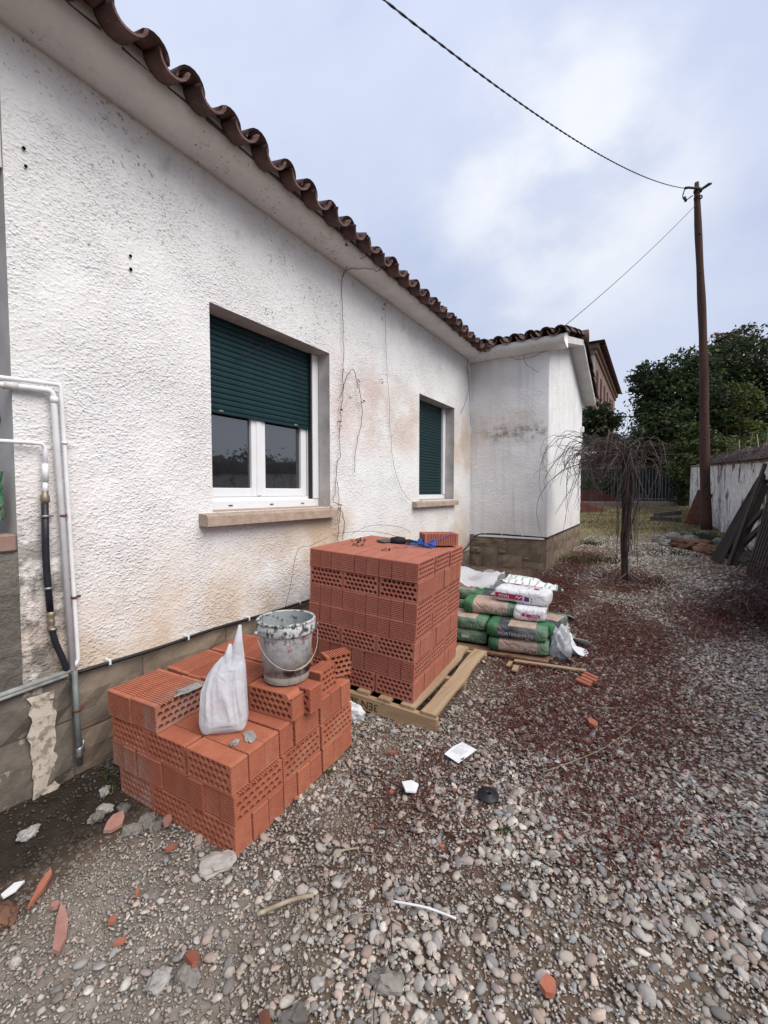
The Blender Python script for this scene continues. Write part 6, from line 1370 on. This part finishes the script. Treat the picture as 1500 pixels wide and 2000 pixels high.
# leaning timber --------------------------------------------------------
def plank(label, a, b, w_, th, mat='old_wood', twist=0.0, name='plank'):
    a = Vector(a); b = Vector(b); d = b - a; L = d.length; o = bpy.data.objects.new(name, MB().box((-w_ / 2, -th / 2, 0), (w_ / 2, th / 2, L), bev=.004).mesh(name, mat)); C.objects.link(o)
    q = d.to_track_quat('Z', 'Y'); o.location = a; o.rotation_mode = 'QUATERNION'; o.rotation_quaternion = q @ Matrix.Rotation(twist, 4, 'Z').to_quaternion(); return tag(o, label, 'plank', 'old timber leaning on the boundary wall')
P0 = [('widest weathered plank leaning on the boundary wall, farthest from the camera', (9.00, -.90, .36), (9.45, -1.54, 1.72), .16, .035, .9), ('thin grey batten leaning beside the widest plank', (8.78, -.94, .35), (9.30, -1.52, 1.80), .05, .03, .8),
      ('light grey pole leaning over the stacked planks', (8.60, -1.02, .34), (9.10, -1.50, 1.95), .045, .045, .2), ('dark plank leaning close behind the grey pole', (8.66, -1.08, .34), (9.22, -1.53, 1.62), .11, .03, 1.0),
      ('blackened plank slanting low towards the stone ring', (9.35, -1.05, .42), (8.55, -1.42, 1.25), .10, .04, .4), ('black beam lying slanted in front of the white wall', (9.15, -1.15, .48), (8.15, -1.44, 1.15), .09, .06, .4),
      ('short dark plank high in the leaning pile', (9.10, -1.30, 1.05), (9.42, -1.53, 1.78), .09, .03, .9), ('dark plank nearest the frame edge, steep', (8.00, -1.22, .33), (8.35, -1.46, 1.35), .12, .03, .8)]
for lab, a, b, w_, th, tw_ in P0: plank(lab, a, b, w_, th, 'old_wood', tw_)
lt = thing('lattice_panel', 'grey slatted wooden panel leaning at the frame edge', 'wood panel', (7.75, -1.22, g1(7.75, -1.22)))
for i in range(6):
    a = Vector((7.95 - i * .13, -1.18 - .006 * i, .31)); b = a + Vector((.28, -.26, .95)); d = b - a; o = bpy.data.objects.new('slat', MB().box((-.045, -.011, 0), (.045, .011, d.length), bev=.003).mesh('slat', 'old_wood')); link(o, lt); o.location = a; o.rotation_mode = 'QUATERNION'; o.rotation_quaternion = d.to_track_quat('Z', 'Y') @ Matrix.Rotation(1.1, 4, 'Z').to_quaternion()
for t in (.25, .75):
    a = Vector((8.02, -1.165, .31)) + Vector((.28, -.26, .95)) * t; b = a + Vector((-.8, -.04, 0)); MB().tube([a, b], .022, 4).build('crossbar', 'old_wood', lt)
# ring of rocks --------------------------------------------------------
rk = [(11.2, -.10, .17, 0, 'dark rounded rock at the house end of the stone ring'), (10.6, -.28, .16, 0, 'smooth grey boulder at the near end of the stone ring'), (11.5, -.42, .20, 0, 'flat slab rock on the lawn side of the stone ring'), (12.1, -.62, .19, 0, 'pale boulder in the stone ring below the rusty sheet'), (11.4, -.66, .19, 0, 'dark boulder on the lawn edge of the ring'), (10.9, -.50, .15, 0, 'pinkish small rock in the ring'), (10.35, -.52, .22, 1, 'orange craggy rock next to the smooth boulder'), (10.25, -.76, .24, 1, 'largest orange craggy rock in the ring'), (9.9, -.84, .20, 1, 'orange craggy rock facing the gravel'), (9.75, -1.0, .22, 1, 'orange craggy rock behind the leaning planks foot'), (10.6, -.92, .16, 0, 'grey rock between orange rocks and pole'), (11.0, -1.12, .17, 0, 'pale rock close to the pole foot'), (10.5, -1.18, .15, 0, 'small dark rock behind the orange rocks'), (12.8, -1.02, .14, 0, 'round pale rock at the pole foot'), (9.4, -1.22, .22, 0, 'broad grey rock under the leaning planks'), (9.0, -1.28, .18, 0, 'grey rock partly behind the leaning battens'), (9.7, -1.3, .18, 0, 'dark rock against the white wall')]
for i, (x, y, s, m, lab) in enumerate(rk): lump('rock', lab, 'rock', (x, y, g1(x, y) + s * .22), (s, s * .8, s * .62), 'rock_orange' if m else 'rock_grey', 60 + i, 'rocks ringing the bed by the wall', 1, None, 2)
o = obj('low_herb', blades_mesh('low_herb', [(11.7, -.95, 1), (11.0, -1.25, .9), (12.4, -.85, 1.1), (10.2, -1.25, .7)], 420, .16, .006, [(.045, .07, .04), (.06, .085, .05), (.035, .055, .03)], .20)); tag(o, 'low grey-green herbs filling the rock bed', 'herb', kind='stuff')
# rusty sheet, timber blocks, soil mounds --------------------------------
o = MB().box((-.02, -.20, 0), (.02, .20, 1.05), bev=.004).build('rusty_sheet', 'rusty_iron'); o.location = (15.7, -.97, g1(15.7, -.9)); o.rotation_euler = (.36, .12, .25); tag(o, 'rusty brown metal sheet leaning behind the pole', 'metal sheet')
for i, (x, y, L, a, lab) in enumerate([(16.9, -.30, .75, 1.2, 'squared timber lying nearest on the lawn'), (17.4, -.42, .8, 1.9, 'squared timber tipped over the others'), (16.8, -.62, .45, .2, 'short squared timber at the end of the lawn pile')]):
    mb = MB(); mb.box((-L / 2, -.10, 0), (L / 2, .10, .14), bev=.01); o = mb.build('timber_block', 'old_wood'); o.location = (x, y, g1(x, y) + (.14 if i == 1 else 0)); o.rotation_euler = (0, .12 if i == 1 else 0, a); tag(o, lab, 'timber', 'squared timbers on the lawn')
def mound(label, cx, cy, rx, ry, h, seed):
    n, m = 20, 40; vs = []; 
    for i in range(n + 1):
        r = i / n
        for j in range(m):
            a = 2 * math.pi * j / m; x = rx * r * math.cos(a) * (1 + .15 * math.sin(3 * a + seed)); y = ry * r * math.sin(a); z = h * (1 - r) ** 1.15 * (.85 + .4 * float(vn(np.array([x * 2 + seed]), np.array([y * 2]), seed)[0])) + .03 * float(vn(np.array([x * 8]), np.array([y * 8.]), seed)[0]) * (r < .97)
            vs.append((x, y, z - .03))
    fs = [[i * m + j, (i + 1) * m + j, (i + 1) * m + (j + 1) % m, i * m + (j + 1) % m] for i in range(n) for j in range(m)]
    o = MB().add(vs, fs, True).build('soil_mound', 'red_soil'); o.location = (cx, cy, g1(cx, cy)); tag(o, label, 'soil mound', 'red soil mounds at the end of the yard')
mound('bigger red soil mound farther back before the fence', 28.5, 3.0, 2.0, 1.9, .85, 3); mound('lower red soil mound nearer, beside the annex corner', 21.5, 2.75, 1.6, 1.1, .42, 7)
mb = MB(); mb.box((25.2, -1.0, g1(25.3, 0) - .1), (25.6, 3.6, g1(25.3, 0) + .22), bev=.03); o = mb.build('earth_edging', 'ruin_stone'); tag(o, 'low brown edging beam across the end of the lawn', 'edging')
# ================================================================== end of the yard: fence and beyond
FX = 32.0; fz = g1(FX, 0); fence = thing('metal_fence', 'dark metal bar fence across the end of the yard', 'fence', (FX, .8, fz))
for i in range(40): y = -2.2 + i * .175; mb = MB(); mb.box((FX - .02, y - .018, fz), (FX + .02, y + .018, fz + 2.12)); mb.build('bar', 'fence_bar' if 'fence_bar' in M else 'galvanised', fence)
for z in (.12, 2.12): mb = MB(); mb.box((FX - .035, -2.3, fz + z - .03), (FX - .021, 4.8, fz + z + .03)); mb.build('rail', 'galvanised', fence)
mb = MB(); mb.box((FX + .25, -2.4, fz - .1), (FX + .30, 4.9, fz + 2.05)); mb.build('screen', 'dark_iron', fence)
mb = MB(); mb.box((FX + 4, -4.5, fz - .2), (FX + 4.5, 6.0, fz + 3.1)); rw = thing('ruined_wall', 'brown weathered stone wall with row of small uprights behind the fence', 'wall', (FX + 4, .5, fz)); mb.build('masonry', 'ruin_stone', rw)
for i in range(16): y = -3.4 + i * .55; mb = MB(); mb.box((FX + 4.05, y - .12, fz + 3.1), (FX + 4.45, y + .12, fz + 3.1 + .55 + .2 * (i % 3 == 0)), bev=.04); mb.build('upright', 'ruin_stone', rw)
# tall neighbouring house
nh = thing('neighbour_house', 'tall old house with pink side and dark tiled roof far behind', 'house', (46, 4.6, 1.2)); hx0, hx1, hy0, hy1 = 40.0, 62.0, 4.40, 13.0; hz = 13.2
mb = MB(); mb.box((hx0, hy0 + .01, 0), (hx0 + .3, hy1, hz)); mb.build('front_wall', 'far_wall_grey', nh); mb = MB(); mb.box((hx0 + .302, hy0, 0), (hx1, hy0 + .3, hz)); mb.build('side_wall', 'far_wall_pink', nh)
mb = MB(); mb.box((hx0 - .35, hy0 - .35, hz), (hx1, hy1, hz + .45), bev=.05); mb.box((hx0 - .15, hy0 - .15, hz - .35), (hx1, hy1, hz - .002), bev=.03); mb.build('cornice', 'cornice_tan', nh)
mb = MB(); mb.add([(hx0 - .8, hy0 - .8, hz + .46), (hx1, hy0 - .8, hz + .46), (hx1, hy1, hz + .46), (hx0 - .8, hy1, hz + .46), (hx0 + 5, hy0 + 4.5, hz + 2.3), (hx1, hy0 + 4.5, hz + 2.3)], [(0, 1, 5, 4), (0, 4, 3), (2, 3, 4, 5), (0, 3, 2, 1)]); rf = mb.build('roof', 'far_roof', nh); mb = MB(); mb.box((hx0 + 1.2, hy0 + .9, hz + .7), (hx0 + 2.0, hy0 + 1.6, hz + 2.0), bev=.05); mb.build('chimney', 'cornice_tan', rf)
for i in range(26): y = hy0 - .55; x = hx0 + .3 + i * .8; mb = MB(); mb.box((x, y - .2, hz + .22), (x + .22, y + .22, hz + .44)); mb.build('rafter_end', 'shutter_brown', nh)
for i in range(6):
    for j in range(3):
        x = hx0 + 1.6 + i * 3.2; z = 3.2 + j * 3.3; mb = MB(); mb.box((x, hy0 - .06, z), (x + 1.1, hy0 + .02, z + 2.1)); wd = mb.build('window', 'shutter_brown', nh); mb = MB(); mb.box((x - .15, hy0 - .12, z - .16), (x + 1.25, hy0 - .001, z - .002)); mb.build('window_sill', 'far_wall_grey', wd)
for j in range(3): z = 3.0 + j * 3.3; mb = MB(); mb.box((hx0 - .06, hy0 + 2.2, z), (hx0 + .02, hy0 + 3.3, z + 2.1)); mb.build('window', 'shutter_brown', nh)

# ================================================================== trees
def tree(name, label, base, blobs, nleaf, size, cols, trunk_r=.2, trunk_mat='bark', group=None, limbs=7, flat=.0, gap=.0, cat='tree'):
    bx, by, bz = base; t = thing(name, label, cat, base, group); blobs = [np.array(b, float) for b in blobs]
    top = max(b[2] for b in blobs); mb = MB()
    ctr = np.mean([b[:3] for b in blobs], 0); mb.tube([(bx, by, bz - .1), (bx + (ctr[0] - bx) * .3, by + (ctr[1] - by) * .3, bz + (ctr[2] - bz) * .45), tuple(ctr)], [trunk_r, trunk_r * .75, trunk_r * .4], 8)
    for b in blobs[:limbs]: mid = (np.array([bx, by, bz]) * .35 + b[:3] * .65); mid[2] = bz + (b[2] - bz) * .55; mb.tube([(bx + (ctr[0] - bx) * .2, by + (ctr[1] - by) * .2, bz + (ctr[2] - bz) * .35), tuple(mid), tuple(b[:3])], [trunk_r * .5, trunk_r * .3, trunk_r * .1], 6)
    mb.build('trunk', trunk_mat, t)
    vol = np.array([b[3] * b[4] * b[5] for b in blobs]) ** .67; vol /= vol.sum(); P_, C_ = [], []
    for bi, b in enumerate(blobs):
        nc = max(8, int(nleaf * vol[bi] / 34)); d = rng.normal(0, 1, (nc, 3)); d /= np.linalg.norm(d, axis=1)[:, None]; rad = rng.uniform(.55, 1.0, nc) ** .6 * (1 + .22 * rng.normal(0, 1, nc).clip(-1.5, 1.2))
        cc = b[:3] + d * rad[:, None] * b[3:6]; tone = rng.uniform(.65, 1.35, nc); ci = rng.integers(0, len(cols), nc); bt = rng.uniform(.8, 1.2)
        k_ = 34; lp = cc[:, None] + rng.normal(0, 1, (nc, k_, 3)) * (.17 * b[3:6].mean() + .04) * np.array([1, 1, .62]); lp[:, :, 2] -= .12 * np.abs(rng.normal(0, 1, (nc, k_))) * .3
        P_.append(lp.reshape(-1, 3)); C_.append((np.array(cols)[ci] * (tone * bt)[:, None])[:, None].repeat(k_, 1).reshape(-1, 3))
    p = np.concatenate(P_); c_ = np.concatenate(C_); n = len(p); u = rng.normal(0, 1, (n, 3)); u[:, 2] *= .6; u /= np.linalg.norm(u, axis=1)[:, None]; w_ = np.cross(u, rng.normal(0, 1, (n, 3))); w_ /= np.linalg.norm(w_, axis=1)[:, None]
    s_ = size * rng.uniform(.6, 1.3, (n, 1)); Q = np.stack([p - u * s_, p + w_ * s_ * .45, p + u * s_, p - w_ * s_ * .45], 1).reshape(-1, 3); c_ = c_ * rng.uniform(.8, 1.2, (n, 1)); c_ = np.repeat(np.concatenate([c_, np.ones((n, 1))], 1)[:, None], 4, 1).reshape(-1, 4)
    obj('crown', npmesh('crown', Q, np.arange(4 * n).reshape(-1, 4), 'leaves', c_, False), t); return t
def ray_pt(u, v, Z): return np.array(Vector((0, 0, 1.5)) + fw * Z + rgt * (Z * (u - 750) / 850) - upv * (Z * (v - 1000) / 850))
def blob(u, v, Z, rpx, squash=.8): p = ray_pt(u, v, Z); r = rpx / 850 * Z; return (p[0], p[1], p[2], r, r, r * squash)
DG = [(0.019, 0.034, 0.012), (0.027, 0.045, 0.015), (0.035, 0.056, 0.017), (0.015, 0.027, 0.012), (0.047, 0.062, 0.020)]; MG = [(0.043, 0.067, 0.018), (0.058, 0.086, 0.022), (0.033, 0.051, 0.017), (0.082, 0.098, 0.023)]; LG = [(0.094, 0.113, 0.027), (0.069, 0.094, 0.023), (0.051, 0.072, 0.022), (0.109, 0.117, 0.031)]
def base_of(u, Z): p = ray_pt(u, 980, Z); return (p[0], p[1], g1(p[0], p[1]))
TG = 'trees behind the boundary wall'
tree('evergreen_tree', 'broad dark evergreen tree left of the utility pole', base_of(1335, 22), [blob(1325, 770, 22, 62), blob(1285, 745, 22.5, 42), blob(1350, 720, 22, 45), blob(1268, 800, 22.5, 30), blob(1300, 840, 21.5, 52), blob(1370, 800, 21.5, 50), blob(1260, 730, 23, 24), blob(1335, 870, 21.5, 50), blob(1285, 880, 22, 40)], 24000, .115, DG + MG[:2], .28, group=TG)
tree('evergreen_tree', 'tall dark tree rising behind the utility pole to the frame edge', base_of(1440, 24), [blob(1440, 700, 24, 55), blob(1400, 740, 24, 48), blob(1480, 740, 24, 50), blob(1420, 800, 23.5, 55), blob(1480, 820, 23.5, 55), blob(1530, 760, 24, 60), blob(1455, 860, 23, 50), blob(1400, 850, 23, 45), blob(1540, 850, 23.5, 55)], 22000, .125, DG + MG[:1], .32, group=TG)
tree('sparse_tree', 'thin russet-tipped tree top showing against the sky', base_of(1445, 27), [blob(1445, 655, 27, 32, .5), blob(1415, 675, 27, 22, .5), blob(1478, 678, 27, 24, .5), blob(1440, 700, 27, 34)], 1700, .16, [(.07, .05, .028), (.045, .05, .02), (.09, .05, .025)], .2, group=TG)
tree('round_shrub', 'yellow-green round bush standing above the white wall end', base_of(1370, 19), [blob(1362, 872, 19, 40), blob(1400, 890, 19, 38), blob(1335, 905, 19, 32), blob(1366, 838, 19, 18), blob(1430, 880, 19.5, 32)], 6500, .085, LG + MG, .12, group=TG, cat='bush')
tree('yellowish_tree', 'lighter olive foliage lobe to the right of the pole', base_of(1440, 21), [blob(1440, 775, 21, 34, .6), blob(1415, 800, 21, 28, .6), blob(1465, 790, 21, 24, .6), blob(1452, 830, 21, 26, .6)], 3200, .10, LG, .15, group=TG)
tree('green_shrub', 'dull green shrub behind the dead ivy of the white wall', base_of(1480, 13), [blob(1460, 885, 13, 26), blob(1500, 870, 13, 34), blob(1540, 870, 13, 40)], 2600, .06, MG, .06, group=TG, cat='bush')
tree('conifer', 'dark drooping conifer behind the annex corner', base_of(1165, 30), [blob(1165, 805, 30, 30, .6), blob(1190, 815, 30, 24, .6), blob(1145, 820, 30, 26, .7), blob(1170, 835, 30, 30, .5), blob(1150, 845, 30, 24)], 4200, .13, DG, .2, group='trees beyond the fence')
tree('dark_hedge', 'dark hedge mass behind the fence left part', base_of(1180, 38), [blob(1150, 870, 38, 34), blob(1200, 880, 38, 36), blob(1240, 870, 38, 30), blob(1180, 855, 38, 26), blob(1275, 880, 38, 34), blob(1260, 850, 39, 26)], 5200, .15, DG, .15, group='trees beyond the fence', cat='hedge')
tree('ivy_bush', 'dark ivy smothering the far end of the white wall', base_of(1336, 21.5), [blob(1338, 930, 21, 24), blob(1325, 950, 21, 20), blob(1350, 912, 20.5, 20, .6), blob(1330, 970, 21, 17), blob(1318, 910, 22, 22)], 3600, .075, DG + [(.03, .04, .022)], .08, group='trees beyond the fence', cat='bush')
tree('grass_shrub', 'pale green feathery shrub before the fence', base_of(1175, 28.5), [blob(1172, 935, 28.5, 26, .8), blob(1195, 940, 28.5, 20), blob(1152, 945, 28.5, 18)], 1500, .09, [(.10, .12, .06), (.075, .095, .05), (.06, .08, .04)], .05, 'dry_stem', cat='shrub')
tree('leafy_plant', 'bright green low plant at the foot of the fence', base_of(1268, 28.5), [blob(1262, 966, 28.5, 14, .7), blob(1276, 970, 28.5, 11, .6)], 420, .13, [(.10, .16, .03), (.07, .12, .03)], .03, cat='plant')
tree('olive_tree', 'bushy tree across the boundary wall, right of the frame', (9.5, -5.0, .3), [(9.9, -5.6, 1.9, 1.3, 1.2, .9), (11.2, -5.8, 1.7, 1.2, 1.1, .8), (8.7, -5.7, 1.7, 1.0, 1.0, .7)], 6000, .08, DG + MG, .16, group=TG)
tree('olive_tree', 'smaller tree across the boundary wall beside the frame edge', (6.0, -4.6, .3), [(6.6, -5.0, 2.2, .8, .8, .8), (6.2, -5.1, 1.8, .7, .7, .7)], 3500, .07, DG + MG, .12, group=TG)
# bare winter shrub
bt = thing('bare_tree', 'leafless dark-branched tree between the far house and evergreen', 'tree', base_of(1240, 32)); mb = MB()
def branch(p, d, L, r, lev):
    pts = [p]; q = p.copy(); dd = d.copy()
    for i in range(4): dd = (dd + Vector(rng.normal(0, .16, 3))).normalized(); q = q + dd * (L / 4); pts.append(q.copy())
    mb.tube(pts, [r * (1 - .18 * i) for i in range(5)], 5 if lev < 2 else 3, False)
    if lev < 4:
        for _ in range(3 if lev < 3 else 2): i = rng.integers(2, 5); branch(pts[i], (dd + Vector(rng.normal(0, .55, 3))).normalized(), L * .66, r * .55, lev + 1)
b0 = Vector(base_of(1235, 32))
for a, dx in ((.1, -.35), (.2, .1), (-.1, .35)): branch(b0 + Vector((0, dx, 0)), Vector((0, -.3 * dx - .15 + a, 1)).normalized(), 2.6, .13, 0)
mb.build('branches', 'bark', bt)
# brush pile at the right-hand frame edge
bpile = thing('brush_pile', 'heap of dark reddish pruned twigs on the gravel at the frame edge', 'brush pile', (5.8, -.95, g1(5.8, -.95))); mb = MB(); mb2 = MB()
for k_ in range(420):
    x = 5.75 + rng.normal(0, .38); y = -1.02 + rng.normal(0, .20); a = rng.uniform(0, 6.28); L = rng.uniform(.25, .9); z = g1(x, y) + abs(rng.normal(0, .17)) + .01; cvv = rng.normal(0, 1.2); pts = []
    for t in np.linspace(0, 1, 6): pts.append((x + L * (t - .5) * math.cos(a + cvv * t), y + .55 * L * (t - .5) * math.sin(a + cvv * t), max(g1(x, y) + .01, z + rng.uniform(.05, .10) * math.sin(math.pi * t))))
    (mb if k_ % 4 else mb2).tube(pts, rng.uniform(.0018, .0042), 4)
mb.build('twigs', 'twig_red', bpile); mb2.build('pale_twigs', 'twig', bpile)
gs = tree('green_cuttings', 'dark green cuttings beside the brush pile at the frame edge', (6.1, -1.32, .24), [(6.1, -1.35, .36, .16, .14, .12), (5.8, -1.38, .34, .14, .12, .10)], 700, .03, [(.012, .045, .032), (.02, .06, .04)], .01, cat='cuttings')
gb = lump('green_sack', 'green sack in the opening above the mortar infill', 'sack', (.745, 2.655, 1.46), (.080, .06, .15), 'sack_green', 31, None, 1, None, 3)
#END
